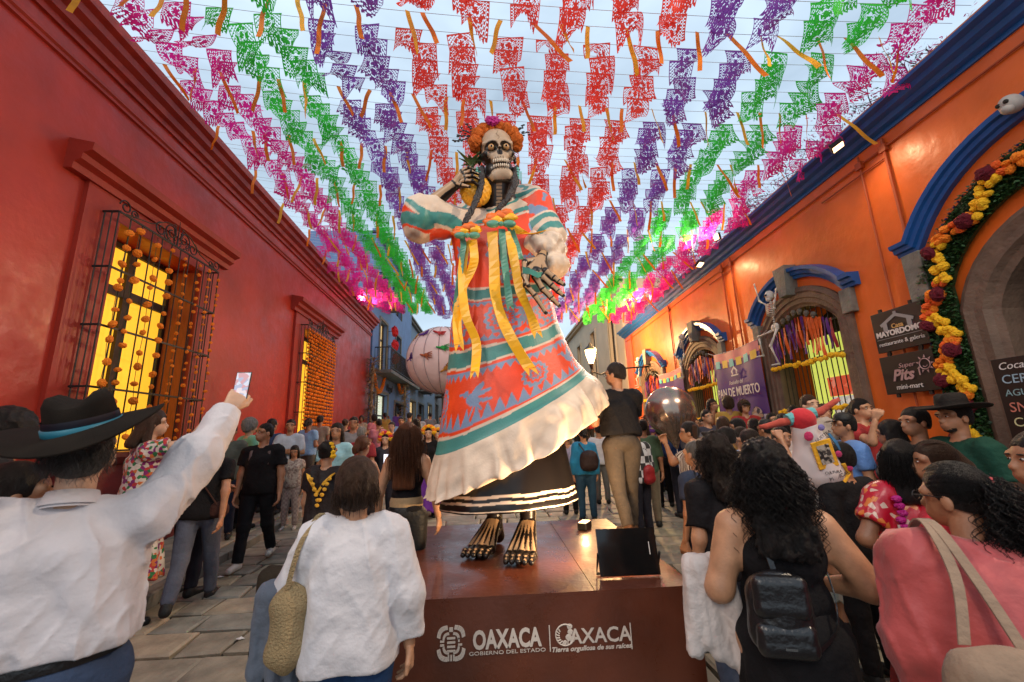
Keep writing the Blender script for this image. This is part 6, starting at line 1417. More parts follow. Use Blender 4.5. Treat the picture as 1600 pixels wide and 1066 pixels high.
bag(P2, 'shoulder_bag', 'woven straw shoulder bag hanging from the white blouse woman', M_str, P2['T'](-.155, -.035, .58), .15, .36, .12, [P2['T'](-.155, -.02, .68), P2['T'](-.11, -.03, .84), P2['T'](-.088, -.02, .855), P2['T'](-.13, -.06, .80), P2['T'](-.16, -.055, .68)])
drape(P2, 'grey_jacket', 'grey jacket draped over the forearm of the woman in white', cloth((.13, .145, .18)), P2['T'](-.205, .02, .54), .16, .42, .16, 'jacket', 3); drape(P2, 'brown_coat', 'dark brown coat hanging under the grey jacket, left of the white blouse', cloth((.045, .03, .018)), P2['T'](-.225, .08, .47), .20, .78, .14, 'coat', 5)
P3 = person('woman with long curly black hair, black strappy dress and small black backpack', 1190, 700, 1.95, face=16, b=1.5, fem=True, top=('tank', (.008, .007, .008)), bot=('skirt', (.008, .007, .008), .22, .13), hair=('curly', 'black', .17), arms=(((.35, -.05, -1), (.0, .75, -.55), (0, 0, 1), .5), ((.55, -.1, -.85), (-.45, .75, -.2), (-1, 0, 0), .5)), skin=0, res=.010)
strands(P3, 'curls', M_hair('black'), 620, scalp(P3, fy=.35), .37, 34, .012, .0024, seed=8, segs=34, spread=.28)
M_bleather = mat('black_backpack_leather', (.010, .009, .010), .3, bump=.25, bs=40, coat=.2)
t = bag(P3, 'backpack', 'small black leather backpack on the curly-haired woman', M_bleather, P3['T'](-.055, -.125, .62), .23, .30, .14, [P3['T'](-.05, -.11, .71), P3['T'](-.062, -.085, .80), P3['T'](-.062, -.03, .845), P3['T'](-.06, .03, .83)], 'backpack')
v, f = sdf([cone((-.068, -.042, z_), (.068, -.042, z_), .03, .03) for z_ in (.115, .08, .045, .02)], .006, .02); link('flap', npmesh('flap', [(v, f, 0)]), M_bleather, t); v, f = sdf([cone((-.072, -.045, z_), (.072, -.045, z_), .032, .032) for z_ in (-.05, -.085, -.11)], .006, .02); link('pocket', npmesh('pocket', [(v, f, 0)]), M_bleather, t); box_obj('buckle', (-.02, -.08, -.10), (.02, -.076, -.092), mat('steel', (.4, .4, .4), .25, 1), t)
mb = MB(); q = catmull(np.array([(0.11, -.02, -.12), (.2, .03, -.06), (.24, .10, .02), (.25, .16, .1)]), np.linspace(0, 3, 12)); mb.strip(q, [.018] * 12, (0, 0, 1), .004); mb.build('strap', M_bleather, t)
drape(P3, 'denim_jacket', 'white denim jacket hanging from the arm of the curly-haired woman', cloth((.58, .50, .46), name='white_denim'), P3['T'](-.185, .03, .565), .24, .42, .17, 'jacket', 7)
M_pink = mat('salmon_pink_jacket', (.50, .085, .08), .6, var=.16, vs=6, bump=.5, bs=14, sheen=.2)
P4 = person('woman with low curly ponytail and red tie, salmon pink jacket, beige tote on her shoulder', 1520, 722, 1.42, face=24, h=1.60, b=1.6, lean=.25, fem=True, top=('jacket', M_pink, 2), bot=('trousers', (.03, .03, .04)), hair=('pony', 'black', .12), arms=('down', ((.35, .1, -1), (-.1, .7, -.6), (-1, 0, 0), .5)), skin=1, glasses=True, res=.011, folds=.012, yaw=-42, pitch=-4)
def ponyroot(P):
    def f(rg): return P['hp'](rg.gauss(0, .012), -.068 + rg.gauss(0, .006), .02 + rg.gauss(0, .012)), P['Rm'] @ V3(rg.gauss(0, .4), -1, .35)
    return f
strands(P4, 'curls', M_hair('black'), 420, ponyroot(P4), .30, 30, .013, .0022, seed=11, segs=28, spread=.5)
comb(P4, 'hair_strands', M_hair('black'), 900, (0, -.068, .02), 3)
attach(P4, 'hair_tie', cloth((.35, .01, .02), .6), lambda m: [m.ball(P4['hp'](x_, -.070, z_), .016, 8, 6, .2) for x_, z_ in ((-.012, .02), (.014, .022), (0, .034), (0, .010))])
M_beige = cloth((.30, .20, .13), name='beige_canvas')
t = bag(P4, 'tote_bag', 'beige canvas tote bag on the shoulder of the woman in pink', M_beige, P4['T'](-.10, -.17, .60), .30, .34, .16)
for k in (0, 1):
    mb = MB(); b0 = P4['T'](-.10, -.17, .60); q = catmull(np.array([P4['T'](-.06 - .08 * k, -.175, .70) - b0, P4['T'](-.075 - .03 * k, -.14, .80) - b0, P4['T'](-.085 - .01 * k, -.07, .885) - b0, P4['T'](-.09, .02, .86) - b0, P4['T'](-.10, .09, .74) - b0]), np.linspace(0, 4, 20)); mb.strip(q, [.03] * 20, (1, .15, 0), .006); mb.build('handle', M_beige, t)
# left edge people
P5 = person('woman at the left edge with dark gathered hair and a pearl earring', 45, 668, 1.75, face=40, b=1.05, fem=True, top=('tshirt', (.02, .04, .10)), hair=('bun', 'dark'), skin=0, h=1.68)
P6 = person('dark-haired person at the far left edge', -2, 655, 1.9, face=20, top=('tshirt', (.02, .02, .05)), hair=('short', 'black'), skin=1, h=1.70)
P7 = person('person with untidy dark hair behind the woman with the earring', 18, 645, 2.6, face=30, top=('tshirt', (.04, .03, .03)), hair=('afro', 'black'), skin=1)
M_floral = cloth((.5, .4, .3), name='floral_print', pattern=pat_spots([(.60, .52, .44), (.45, .03, .03), (.6, .52, .44), (.02, .16, .05), (.55, .14, .03), (.20, .01, .12), (.6, .52, .44)], 34))
P8 = person('woman in a multicoloured floral dress stretching one arm up beside the barred window', 240, 640, 4.3, face=45, b=1.05, fem=True, top=('tshirt', M_floral, .5), bot=('skirt', M_floral, .2, .13), hair=('long', 'brown', .10), skin=2, arms=('down', ((.45, .75, .20), (.15, .45, .85), (-.3, .9, 0), .15)))
P9 = person('person with a black and orange-red backpack close to the red wall', 318, 668, 4.9, face=15, top=('tshirt', (.40, .05, .02)), hair=('short', 'black'), arms=('down', 'bent'))
bag(P9, 'backpack', 'black and orange-red backpack worn by the person near the red wall', cloth((.02, .015, .016)), P9['T'](0, -.11, .71), .3, .42, .2, None, 'backpack')
P10 = person('man in black T-shirt and grey-blue jeans walking away with an orange strap bag', 330, 672, 4.6, h=1.66, face=-20, top=('tshirt', M_blk, .6), bot=('trousers', cloth((.075, .085, .12))), hair=('short', 'black'), stride=.6, arms=('bent', 'swingb'), skin=1)
bag(P10, 'waist_bag', 'orange-strapped waist bag of the man walking away', cloth((.05, .02, .015)), P10['T'](.10, -.06, .54), .16, .14, .09, [P10['T'](.10, -.085, .56), P10['T'](.02, -.085, .68), P10['T'](-.06, -.075, .80)])
P11 = person('man in olive T-shirt and dark jeans standing against the red wall', 362, 662, 6.4, face=160, top=('tshirt', (.09, .10, .075)), bot=('trousers', (.015, .02, .04)))
P12 = person('grey curly-haired person in a mint green shirt', 392, 655, 6.9, face=30, top=('tshirt', (.20, .50, .33)), hair=('afro', 'grey'), skin=2)
P13 = person('dark-haired man behind the man in black, holding up a phone', 426, 655, 7.9, face=10, top=('tshirt', (.03, .06, .14)), arms=('down', 'face'))
P14 = person('young man in black T-shirt and black trousers with white trainers walking toward the camera', 415, 662, 5.7, face=172, yaw=42, b=1.08, top=('tshirt', (.008, .008, .009), .6), bot=('trousers', (.010, .010, .012)), hair=('crop', 'black'), stride=.45, shoe=(.55, .52, .48), skin=1, res=.014)
attach(P14, 'backpack_straps', cloth((.14, .09, .08)), lambda m: [m.strip([P14['T'](sg * .06, .07, .70), P14['T'](sg * .062, .052, .79), P14['T'](sg * .06, .0, .835), P14['T'](sg * .055, -.05, .80)], [.03] * 4, (1, 0, 0), .008) for sg in (-1, 1)])
P15 = person('small girl with long dark hair in a patterned top and checked trousers', 461, 697, 7.2, face=170, pitch=-14, fem=True, top=('tshirt', cloth((.3, .25, .2), name='girl_print', pattern=pat_spots([(.34, .29, .25), (.22, .16, .14), (.4, .35, .3)], 40)), .4), bot=('trousers', cloth((.3, .25, .2), name='girl_check', pattern=pat_check((.24, .18, .17), (.34, .28, .25), 30))), hair=('long', 'black', .14), shoe=(.4, .38, .36), arms=('down', 'bent'), skin=1)
P16 = person('man with crossed arms in a pale blue-white shirt', 455, 656, 7.8, face=165, top=('tshirt', (.45, .5, .58), .9), arms=('cross', 'cross'), skin=1)
M_huip = cloth((.02, .015, .015), name='black_velvet', rough=.6)
P17 = person('woman in black huipil embroidered with yellow flowers and a long yellow skirt', 513, 690, 4.4, face=12, b=1.1, fem=True, top=('blouse', M_huip, .55), bot=('skirt', cloth((.78, .40, .015), name='yellow_satin_skirt', rough=.45), .03, .17), hair=('bun', 'black'), skin=0)
M_yemb = cloth((.8, .42, .02), name='yellow_embroidery', rough=.6)
def emb(m):
    T_ = P17['T']
    for sg in (-1, 1): m.strip([T_(sg * .085, -.062, .80), T_(sg * .055, -.083, .765), T_(0, -.086, .69)], [.05, .065, .04], (1, 0, .5 * sg), .012)
attach(P17, 'yoke', M_yemb, emb, False)
for i in range(11):
    sg = -1 if i % 2 else 1; k = i // 2; o = bpy.data.objects.new('embroidered_flower', MARI[i % 3]); C.objects.link(o); o.parent = P17['root']; o.location = Vector(P17['T'](.018 + (.062 - .014 * k) * sg, -.090 - .001 * k, .775 - .031 * k)); o.scale = (.022, .01, .022); o.material_slots[0].link = 'OBJECT'; o.material_slots[0].material = M_yemb
for i, (x_, z_) in enumerate([(.035, .03), (.045, .0), (.03, .05), (.05, -.025)]):
    o = bpy.data.objects.new('hair_flower', MARI[i % 3]); C.objects.link(o); o.parent = P17['root']; o.location = Vector(P17['hp'](x_, -.02, z_)); o.scale = (.03, .03, .03); o.material_slots[0].link = 'OBJECT'; o.material_slots[0].material = M_mari[1]
P18 = person('woman in a light blue top holding her hand to her mouth', 527, 662, 6.2, face=175, fem=True, top=('tshirt', (.30, .55, .60), .7), bot=('skirt', (.25, .5, .55), .1, .13), hair=('long', 'dark', .13), arms=('down', 'mouth'), skin=1)
P19 = person('man in a grey button shirt near the red wall', 553, 652, 8.2, face=170, top=('tshirt', (.26, .25, .25), .9), skin=1)
P20 = person('bald man in a red top seen from behind', 566, 667, 7.2, face=10, top=('tshirt', (.3, .02, .03)), hair=('crop', 'grey'), skin=1)
P21 = person('woman with auburn ponytail and bare shoulders filming with a bright phone', 567, 682, 4.9, face=18, fem=True, top=('tank', (.25, .03, .03)), hair=('pony', 'auburn', .15), arms=('phone', 'phone'), skin=0)
phone(P21, 1, 'bright phone screen held by the woman with auburn ponytail', M_screen, rz=0)
P22 = person('woman with very long auburn hair, black tank top and black trousers with tan waistband', 638, 662, 4.15, face=5, b=1.08, fem=True, top=('tank', (.008, .007, .008)), bot=('trousers', M_pants), hair=('long', 'auburn', .26), arms=(((.35, -.05, -1), (.1, .3, -1), (-1, 0, 0), .4), ((.35, -.05, -1), (.15, .2, -1), (-1, 0, 0), .3)), skin=0, res=.013)
strands(P22, 'hair_strands', M_hair('auburn'), 600, scalp(P22, fy=.2), .46, 5, .008, .0022, seed=2, spread=.18, segs=16)
attach(P22, 'waistband', cloth((.33, .22, .11)), lambda m: m.lathe([(.152, -.04), (.155, 0), (.142, .04)], 24, Matrix.Translation(P22['L'](0, -.004, .585)), lambda v: Vector((v.x, v.y * .78, v.z)), cap=False))
def crown(P, mats):
    for i in range(9):
        a = R(-10 + 200 * i / 8); o = bpy.data.objects.new('marigold', MARI[i % 3]); C.objects.link(o); o.parent = P['root']; o.location = Vector(P['hp'](.058 * math.cos(a), .0, .02 + .058 * math.sin(a))); o.scale = (.05, .05, .05); o.material_slots[0].link = 'OBJECT'; o.material_slots[0].material = mats[i % len(mats)]
P23 = person('woman with painted white face and marigold crown, black blouse and purple skirt', 670, 668, 7.6, face=178, fem=True, top=('blouse', M_blk, 1.9), bot=('skirt', (.12, .02, .25), .08, .18), hair=('long', 'black', .16), skin=2); crown(P23, [M_mari[1], M_mari[0]])
P24 = person('woman with a red and orange flower crown beyond the bright phone', 603, 678, 7.4, face=178, fem=True, top=('blouse', (.03, .03, .04), 1.5), hair=('long', 'black', .14), skin=2); crown(P24, [M_mari[0], mat('red_bloom', (.6, .02, .05), .8), M_mari[1]])
P25 = person('woman with marigold crown partly behind the statue dress', 684, 672, 8.6, face=175, fem=True, top=('blouse', M_blk, 1.8), bot=('skirt', (.6, .02, .25), .06, .18), hair=('long', 'black', .14), skin=2); crown(P25, [M_mari[1], M_mari[0]])
# on the pedestal
P26 = person('man in black polo shirt, brown belt and khaki trousers standing on the pedestal', 960, 568, 4.2, face=-8, base=PZ, b=1.1, top=('tucked', (.007, .006, .010), .7), bot=('trousers', cloth((.065, .05, .037), name='khaki_twill')), hair=('short', 'dark'), arms=(((.1, .5, -.9), (-.5, .6, .6), (-1, 0, 0), .6), ((.12, .45, -.9), (-.5, .6, .6), (-1, 0, 0), .6)), glasses=True, yaw=-38, skin=1, shoe=(.10, .045, .02), res=.011, stride=.35)
attach(P26, 'belt', mat('brown_leather', (.06, .035, .02), .4), lambda m: m.lathe([(.148, -.018), (.150, 0), (.148, .018)], 28, Matrix.Translation(P26['L'](0, -.004, .598)), lambda v: Vector((v.x, v.y * .76, v.z)), cap=False))
# right side
P27 = person('woman in teal long-sleeved top and blue jeans with a brown shoulder bag', 910, 668, 6.9, face=2, fem=True, b=1.08, top=('long', (.01, .20, .38), 2), bot=('trousers', (.02, .07, .12)), hair=('pony', 'black', .1), arms=('down', 'down'), skin=0)
bag(P27, 'shoulder_bag', 'dark brown shoulder bag on the back of the woman in teal', cloth((.035, .02, .018), .5), P27['T'](.03, -.10, .64), .3, .32, .14, [P27['T'](.0, -.10, .72), P27['T'](-.05, -.08, .80), P27['T'](-.06, -.02, .84)])
person('person in a pale lilac shirt and black trousers behind the statue hem', 885, 676, 7.4, face=0, top=('long', (.42, .38, .48), 2), bot=('trousers', M_blk))
person('man in white T-shirt and grey trousers beyond the woman in teal', 934, 664, 8.0, face=0, top=('tshirt', (.5, .5, .52)), bot=('trousers', (.12, .12, .11)))
P28 = person('man in green polo shirt and khaki trousers facing away', 1003, 656, 6.5, face=20, top=('tshirt', (.09, .16, .08), .9), bot=('trousers', (.2, .16, .1)))
P29 = person('person in black and white checked shirt with a red bag', 992, 664, 5.9, face=-30, top=('long', cloth((.3, .3, .3), name='black_white_check', pattern=pat_check((.02, .02, .02), (.6, .6, .6), 11)), 2), bot=('trousers', (.012, .015, .03)), skin=0)
bag(P29, 'shoulder_bag', 'small red bag at the hip of the person in checked shirt', cloth((.3, .015, .02), .5), P29['T'](.02, -.09, .56), .2, .26, .1)
person('man with a dark hat and black jacket beyond the green polo', 1028, 660, 7.6, face=10, hat='straw', top=('long', M_blk, 2), bot=('trousers', M_blk))
P30 = person('man in brown and white striped shirt raising his hand near his face', 1075, 660, 4.6, face=-62, b=1.1, top=('tshirt', cloth((.4, .3, .2), name='brown_stripe', pattern=pat_stripes((.62, .55, .46), (.10, .05, .03), 16, 0)), .7), bot=('trousers', (.02, .03, .06)), hair=('short', 'black'), arms=('down', 'face'), glasses=True, skin=1)
P31 = person('short grey-haired person with a dark spotted backpack', 1083, 690, 3.6, face=-30, top=('tshirt', (.03, .04, .07)), hair=('crop', 'greyd'), skin=3)
bag(P31, 'backpack', 'dark backpack with pink and white spots', cloth((.02, .02, .03), name='spotted', pattern=pat_dots((.012, .012, .03), (.5, .3, .35), 28, .22)), P31['T'](-.05, -.12, .66), .32, .42, .2, None, 'backpack')
P32 = person('woman with dark curly brown hair in a sheer black short-sleeved top', 1112, 684, 2.75, face=-12, b=1.12, fem=True, top=('tshirt', (.012, .010, .011), .75, .02), bot=('trousers', cloth((.07, .09, .14))), hair=('curly', 'dark', .13), arms=('down', 'bent'), skin=0, res=.014)
strands(P32, 'curls', M_hair('dark'), 420, scalp(P32, fy=.3), .27, 22, .011, .0026, seed=18, segs=22, spread=.4)
P33 = person('dark-haired man with glasses raising a phone above the crowd', 1168, 672, 3.9, face=-28, top=('tshirt', (.10, .22, .42)), hair=('short', 'dark'), arms=(((.55, .55, -.1), (.1, .35, .95), (-.2, .9, 0), .5), 'down'), glasses=True, skin=0)
phone(P33, 0, 'pink-cased phone raised above the crowd by the man with glasses', M_phone, rz=R(70), tilt=R(4), size=1.15)
person('person in dark cap and green shirt in the crowd by the banner', 1195, 655, 5.0, face=-20, hat='cap', top=('tshirt', (.09, .15, .09)), hair=('short', 'black'))
person('person with a thick black bob in the crowd', 1222, 650, 4.9, face=10, fem=True, top=('tshirt', (.45, .36, .33)), hair=('bob', 'black'))
PB = person('person in a bright blue cap by the nearest arched window', 1245, 655, 5.3, face=10, hat='cap', top=('tshirt', (.02, .02, .025)), hair=('short', 'black'))
for o in PB['root'].children:
    if o.name.startswith('hat'): o.data.materials[0] = cloth((.01, .07, .40))
person('woman with brown hair in front of the middle arched window', 1128, 652, 5.6, face=15, fem=True, top=('tshirt', (.5, .4, .35)), hair=('long', 'brown', .13))
person('man with short dark hair facing the camera by the middle window', 1103, 641, 6.8, face=172, top=('tshirt', (.05, .05, .07)), skin=0)
person('person with glasses near the brown balloon', 1082, 652, 6.6, face=165, top=('tshirt', (.1, .1, .12)), glasses=True)
person('woman in profile wearing yellow among the crowd', 1150, 655, 5.4, face=-70, fem=True, top=('tshirt', (.6, .33, .05)), hair=('long', 'black', .12))
person('woman with straight dark hair in front of the cloth banner', 1176, 655, 6.0, face=8, fem=True, top=('tshirt', (.06, .05, .05)), hair=('long', 'black', .15))
P34 = person('smiling young man in a pale T-shirt under the nearest arched window', 1262, 618, 5.1, face=178, b=1.05, top=('tshirt', (.45, .38, .32), .8), hair=('short', 'brown'), skin=2)
P35 = person('man in light blue T-shirt and backwards black cap', 1315, 645, 4.1, face=-75, b=1.1, top=('tshirt', (.10, .22, .50), .65), bot=('trousers', (.012, .012, .02)), hair=('short', 'black'), hat='cap', yaw=0, skin=1, arms=('down', 'down'))
P36 = person('smiling woman with dark hair in a beige cardigan beside the arched window', 1333, 634, 4.9, face=-172, fem=True, top=('long', (.42, .32, .24), 2), hair=('long', 'dark', .12), arms=('down', 'face'), skin=2)
P37 = person('black-haired woman in a striped dark top near the orange wall', 1388, 658, 3.7, face=-20, fem=True, top=('tshirt', cloth((.1, .1, .12), name='dark_stripe', pattern=pat_stripes((.05, .05, .07), (.3, .27, .24), 9, 0))), hair=('long', 'black', .12))
P38 = person('young man in black polo shirt in profile', 1425, 638, 3.5, face=-85, top=('tshirt', (.012, .011, .012), .8), hair=('short', 'black'), skin=1)
P39 = person('bearded man in black cowboy hat and dark green T-shirt in profile', 1482, 614, 3.2, face=-85, b=1.08, top=('tshirt', (.012, .055, .035), .75), hair=('short', 'black'), hat='cowboy', arms=('down', 'carry'), skin=1)
attach(P39, 'beard', M_hair('black'), lambda m: m.ball(P39['hp'](0, .027, -.050), 1, 12, 8, .05, (.046, .044, .032)))
bag(P39, 'blue_jacket', 'bright blue jacket over the forearm of the man in the cowboy hat', cloth((.01, .09, .25)), P39['T'](.0, .16, .66), .22, .12, .2, cat='jacket')
M_rsat = mat('red_floral_satin', (.5, .01, .03), .28, var=.05, pattern=pat_spots([(.48, .008, .025)] * 5 + [(.7, .2, .04), (.48, .008, .025), (.65, .45, .35)], 36), bump=.1, bs=30)
P40 = person('woman in shiny red floral satin blouse with a magenta braid tie', 1402, 690, 2.5, face=22, b=1.15, fem=True, top=('blouse', M_rsat, .6), bot=('skirt', cloth((.16, .02, .02)), .1, .16), hair=('long', 'black', .13), arms=('hip', 'down'), glasses=True, skin=3, yaw=30, res=.013)
attach(P40, 'apron_back', cloth((.55, .45, .38)), lambda m: m.strip([P40['T'](-.09, -.085, .66), P40['T'](0, -.10, .63), P40['T'](.10, -.085, .68)], [.16, .2, .16], (0, 0, 1), .012), False)
for i in range(9):
    o = bpy.data.objects.new('braid_bloom', MARI[i % 3]); C.objects.link(o); o.parent = P40['root']; o.location = Vector(P40['T'](-.075 + .004 * (i % 3), -.085, .80 - .024 * i)); o.scale = (.024,) * 3; o.material_slots[0].link = 'OBJECT'; o.material_slots[0].material = mat('magenta_bloom', (.45, .01, .2), .6)
strands(P40, 'hair_strands', M_hair('black'), 500, scalp(P40, fy=.3), .26, 4, .004, .0018, seed=31, spread=.12, segs=12)
P41 = person('woman with reddish brown hair and red top in profile beside the pink jacket', 1458, 712, 2.35, face=-60, fem=True, b=1.1, h=1.56, top=('tshirt', (.55, .012, .03), .6), hair=('pony', 'brown', .08), skin=1, res=.012)
comb(P41, 'hair_strands', M_hair('brown'), 700, (0, -.068, .02), 4)
P42 = person('person at the far right edge seen in profile', 1624, 700, 1.75, face=-70, top=('tshirt', (.06, .03, .03)), hair=('short', 'dark'), skin=1, h=1.66, res=.012)
P43 = person('woman in a pale checked dress carrying the painted doll balloon', 1282, 700, 3.55, face=0, fem=True, b=1.1, top=('tshirt', (.4, .4, .36)), bot=('skirt', cloth((.4, .4, .35), name='pale_check', pattern=pat_check((.42, .42, .38), (.30, .33, .29), 22)), .18, .13), hair=('long', 'black', .1), skin=1, arms=('up', 'carry'))
P44 = person('person in black trousers and black boots standing between the curly-haired woman and the red blouse', 1308, 690, 3.0, face=-10, top=('long', M_blk, 2), bot=('trousers', M_blk), hair=('short', 'black'), h=1.5)
person('man with folded arms in dark clothes beyond the striped shirt', 1055, 650, 6.9, face=0, top=('long', (.02, .04, .12), 2), arms=('bent', 'bent'))
# farther crowd, each one different
rg = random.Random(77); names_t = [('white', (.55, .53, .5)), ('black', (.012, .012, .012)), ('charcoal', (.03, .03, .035)), ('dark brown', (.04, .025, .018)), ('red', (.35, .02, .02)), ('navy', (.02, .03, .08)), ('green', (.04, .14, .06)), ('grey', (.2, .2, .2)), ('mustard', (.45, .26, .04)), ('pink', (.5, .16, .2)), ('beige', (.38, .3, .2)), ('purple', (.12, .03, .2)), ('sky blue', (.2, .35, .55))]
far = [(482, 668, 9.5), (500, 662, 10.5), (540, 655, 10.2), (592, 655, 11), (612, 660, 10.0), (627, 652, 12), (650, 655, 9.6), (700, 655, 11), (585, 648, 13.5), (640, 645, 14), (655, 648, 16), (672, 645, 18), (690, 650, 13), (565, 650, 15), (602, 645, 17), (622, 642, 20), (1010, 648, 9.8), (990, 652, 11), (1025, 655, 8.8), (960, 655, 12), (940, 652, 14), (905, 655, 13), (1062, 650, 8.6), (1095, 655, 7.6), (1115, 652, 8.4), (1140, 650, 7.8), (1165, 648, 7.5), (1205, 646, 6.3), (1240, 648, 6.6), (980, 648, 15), (920, 650, 17), (1048, 648, 11), (1290, 655, 5.9), (1155, 668, 4.6), (1218, 668, 4.2), (728, 655, 12), (760, 652, 14), (860, 652, 13), (885, 648, 16), (1350, 662, 4.6), (1132, 668, 4.3)]
sides = ['left of the statue', 'behind the statue', 'right of the statue', 'by the arches']
used = {}
for (px, py, Y) in far:
    tn, tc_ = rg.choice(names_t); fem = rg.random() < .5; hk = rg.choice(['long', 'pony', 'bun', 'bob'] if fem else ['short', 'short', 'crop', 'afro']); hcn = rg.choice(['black', 'black', 'dark', 'brown']); fc_ = rg.choice([0, 10, -20, 180, 170, 190, -40]); sidew = sides[0 if px < 700 else 1 if px < 880 else 2 if px < 1060 else 3]
    hatw = rg.choice([None] * 9 + ['cap']); near = 'far back' if Y > 12 else 'midway'
    lab = '%s %s, %s top, %s %s hair%s %s %s' % ('woman' if fem else 'man', 'facing camera' if abs(fc_) > 100 else 'from behind', tn, {'short': 'short', 'crop': 'cropped', 'afro': 'bushy', 'long': 'long', 'pony': 'tied', 'bun': 'bunned', 'bob': 'bobbed'}[hk], hcn, ', %s,' % hatw if hatw else '', near, sidew)
    if lab in used: continue
    used[lab] = 1
    person(lab, px, py, Y, face=fc_, fem=fem, top=('tshirt', tc_, .6), bot=('trousers', rg.choice([(.015, .02, .04), (.012, .012, .012), (.1, .09, .07), (.03, .06, .1)])), hair=(hk, hcn), skin=rg.randrange(4), hat=hatw, b=rg.uniform(.95, 1.2), arms=(rg.choice(['down', 'bent', 'down']), rg.choice(['down', 'bent', 'bent', 'face'])), group='people in the crowd', h=(lambda q: q if 1.45 < q < 1.85 else rg.uniform(1.52, 1.75))(at(px, py, Y).z - gz(at(px, py, Y).x, Y)))

# ================================================================== globe, balloon, doll
gp = at(692, 563, 8.0)
t = thing('cloth_globe', 'big pale pink cloth globe on a pole decorated with felt hands, behind the statue', 'lantern globe', (gp.x, gp.y, gp.z))
mb = MB(); mb.smooth = True; mb.ball((0, 0, 0), .64, 64, 32, 0, (1.08, 1.0, 1.0)); M_globe = mat('pale_canvas', (.72, .56, .55), .75, var=.08, vs=3, bump=.3, bs=12); mb.build('shell', M_globe, t)
for k in range(8):
    mb = MB(); a = k * math.pi / 8; mb.tube([(.65 * 1.08 * math.cos(q) * math.cos(a), .648 * math.cos(q) * math.sin(a), .648 * math.sin(q)) for q in [i * math.pi / 18 for i in range(36)]], .007, 4, close=True); mb.build('seam', mat('seam_tape', (.33, .25, .26), .8), t)
mb = MB(); mb.tube([(0, 0, -.6), (0, 0, -2.2)], .02, 6); mb.build('pole', M_dwood, t)
def felt_hand(px, py, colr, rot, nm):
    r = ray(px, py); o_ = CAMP - np.array([gp.x, gp.y, gp.z]); bq = 2 * r.dot(o_); cq = o_.dot(o_) - .66 ** 2; disc_ = bq * bq - 4 * cq
    if disc_ < 0: disc_ = 0
    tt_ = (-bq - math.sqrt(disc_)) / 2; n = (o_ + r * tt_); n = n / np.linalg.norm(n); Q = Vector(n).to_track_quat('Z', 'Y').to_matrix().to_4x4(); M_ = Matrix.Translation(Vector(n * .665)) @ Q @ Matrix.Rotation(rot, 4, 'Z')
    mb = MB(); mb.smooth = True; n0 = len(mb.v); mb.ball((0, 0, 0), 1, 10, 6, 0, (.05, .04, .012))
    for q in range(4): mb.tube([(.03, (q - 1.5) * .022, 0), (.12, (q - 1.5) * .034, .01)], [.012, .008], 5)
    mb.tube([(0, -.03, 0), (.04, -.08, .01)], [.013, .009], 5); mb.tube([(-.04, 0, 0), (-.12, .02, 0)], [.02, .016], 6); mb.v[n0:] = [tuple(M_ @ Vector(v)) for v in mb.v[n0:]]; mb.build('felt_hand', cloth(colr), t)
for px, py, cc, ro in ((648, 530, (.45, .25, .02), .5), (662, 522, (.10, .03, .25), .2), (686, 520, (.5, .03, .03), -.3), (692, 543, (.02, .3, .06), .1), (666, 555, (.35, .08, .02), 0), (641, 560, (.08, .02, .22), .4), (634, 573, (.04, .05, .3), -.5), (697, 575, (.45, .2, .02), .8)): felt_hand(px, py, cc, ro, '')
bp_ = at(1048, 645, 6.0)
t = thing('foil_balloon', 'large shiny brown foil balloon floating over the crowd near the arched windows', 'balloon', (bp_.x, bp_.y, bp_.z))
v, f = sdf([ell((0, 0, .02), (.36, .30, .36)), cone((0, 0, -.25), (.03, 0, -.48), .14, .04)], .014, .1, 0, lambda X, Y, Z, V: V + .012 * np.abs(np.sin(np.arctan2(Z + .45, X + 0 * Y) * 16)) * np.clip(-Z * 2 + .3, 0, 1) + 0 * Y)
link('foil', npmesh('foil', [(v, f, 0)]), mat('bronze_foil', (.36, .27, .22), .22, .85, var=.1, vs=4, bump=.15, bs=6), t); mb = MB(); mb.tube([(.03, 0, -.48), (.05, .02, -1.1)], .004, 4); mb.build('string', M_white, t)
# painted doll balloon
dp = at(1268, 700, 3.05)
t = thing('painted_doll', 'white calavera doll painted with a framed photo, flowers and words, red arms spread', 'doll', (dp.x, dp.y, dp.z)); t.rotation_euler = (R(6), R(-13), R(-6))
v, f = sdf([cone((0, 0, -.17), (0, 0, .15), .15, .085), ell((0, 0, -.12), (.165, .10, .16)), cone((-.05, 0, -.23), (-.12, 0, -.25), .05, .03), cone((.05, 0, -.25), (.12, 0, -.24), .05, .03)], .008, .05, 0, lambda X, Y, Z, V: V + .005 * vnoise(X * 14, Y * 14, Z * 14, 4))
link('cloth_body', npmesh('doll', [(v, f, 0)]), mat('doll_canvas', (.60, .52, .50), .8, var=.06), t)
v, f = sdf([ell((0, 0, .22), (.085, .075, .07)), cone((0, 0, .20), (0, 0, .15), .085, .08)], .008, .03); link('red_collar', npmesh('c', [(v, f, 0)]), cloth((.5, .012, .02)), t)
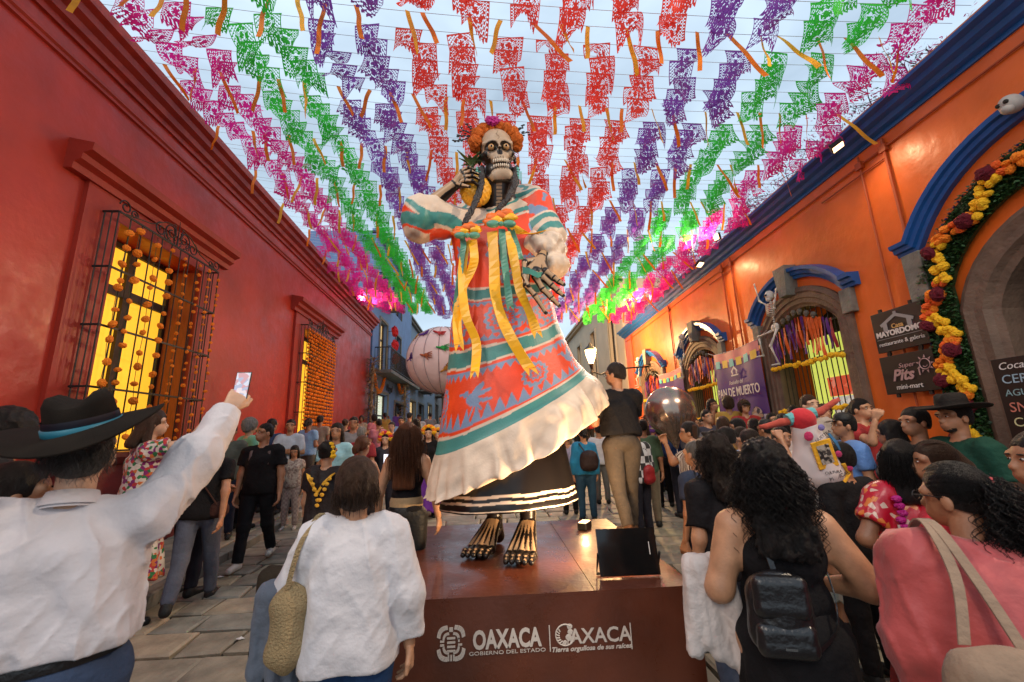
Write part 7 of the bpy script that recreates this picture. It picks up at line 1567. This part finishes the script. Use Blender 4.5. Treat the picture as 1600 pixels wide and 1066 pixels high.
for sg in (-1, 1):
    v, f = sdf([cone((sg * .05, 0, .22), (sg * .15, .0, .23), .032, .026), cone((sg * .15, 0, .23), (sg * .27, 0, .25 + .02 * sg), .026, .02), cone((sg * .27, 0, .25 + .02 * sg), (sg * .31, 0, .27 + .02 * sg), .012, .006), cone((sg * .27, 0, .25 + .02 * sg), (sg * .315, 0, .25 + .02 * sg), .012, .006)], .006, .015); link('arm', npmesh('arm', [(v, f, 0)]), cloth((.42, .055, .03)), t)
mb = MB(); mb.tube([(-.10, -.0, .232), (0, -.0, .24), (.10, 0, .232)], .045, 10); mb.build('sleeve_band', cloth((.10, .35, .35)), t)
M_ink = mat('ink', (.03, .03, .04), .8)
box_obj('yellow_frame', (-.075, -.135, -.12), (.065, -.122, .07), cloth((.8, .4, .01)), t, .004); box_obj('photo_print', (-.048, -.138, -.09), (.038, -.1351, .04), mat('old_photo', (.1, .1, .1), .5, pattern=pat_spots([(.02, .02, .02), (.25, .22, .18), (.05, .045, .04), (.4, .36, .3)], 60)), t)
for (x, z, r_, cc) in ((-.06, .115, .034, (.5, .02, .10)), (.09, -.05, .024, (.45, .02, .12)), (-.02, -.24, .02, (.35, .01, .06)), (.13, -.16, .022, (.45, .02, .12)), (.045, .15, .024, (.20, .17, .42))):
    mb = MB(); mb.ball((x, -.115 - .01 * (z < .05), z), 1, 12, 5, 0, (r_, .012, r_)); mb.build('painted_dot', cloth(cc), t)
mb = MB(); mb.strip([(.075, -.12, .10), (.10, -.125, .03), (.115, -.115, -.03)], [.02, .03, .015], (1, .4, 0), .006); mb.build('painted_brush', cloth((.02, .14, .3)), t)
for w_, x, z, ry, sz in (('MEDICAL', .03, -.185, .1, .035), ('NUESTRA', .015, .10, .35, .03), ('CULTURA', .0, -.15, -.12, .026)): text('lettering', w_, M_ink, t, (x, -.148, z), (math.pi / 2, -ry, 0), sz, .0008)
mb = MB(); mb.tube([(.0, -.12, -.25), (.05, -.13, -.24), (.12, -.11, -.20), (.10, -.12, -.12)], .014, 8); mb.ball((-.01, -.10, -.27), .045, 10, 8, .1, (1, .7, .9)); mb.build('yellow_bow', cloth((.75, .38, .01)), t)
for o_ in list(bpy.data.objects):
    if '_s' in o_: del o_['_s']

for o_ in bpy.data.objects:
    if 'label' in o_ and len(o_['label'].split()) > 16: print('LONG', o_['label'])
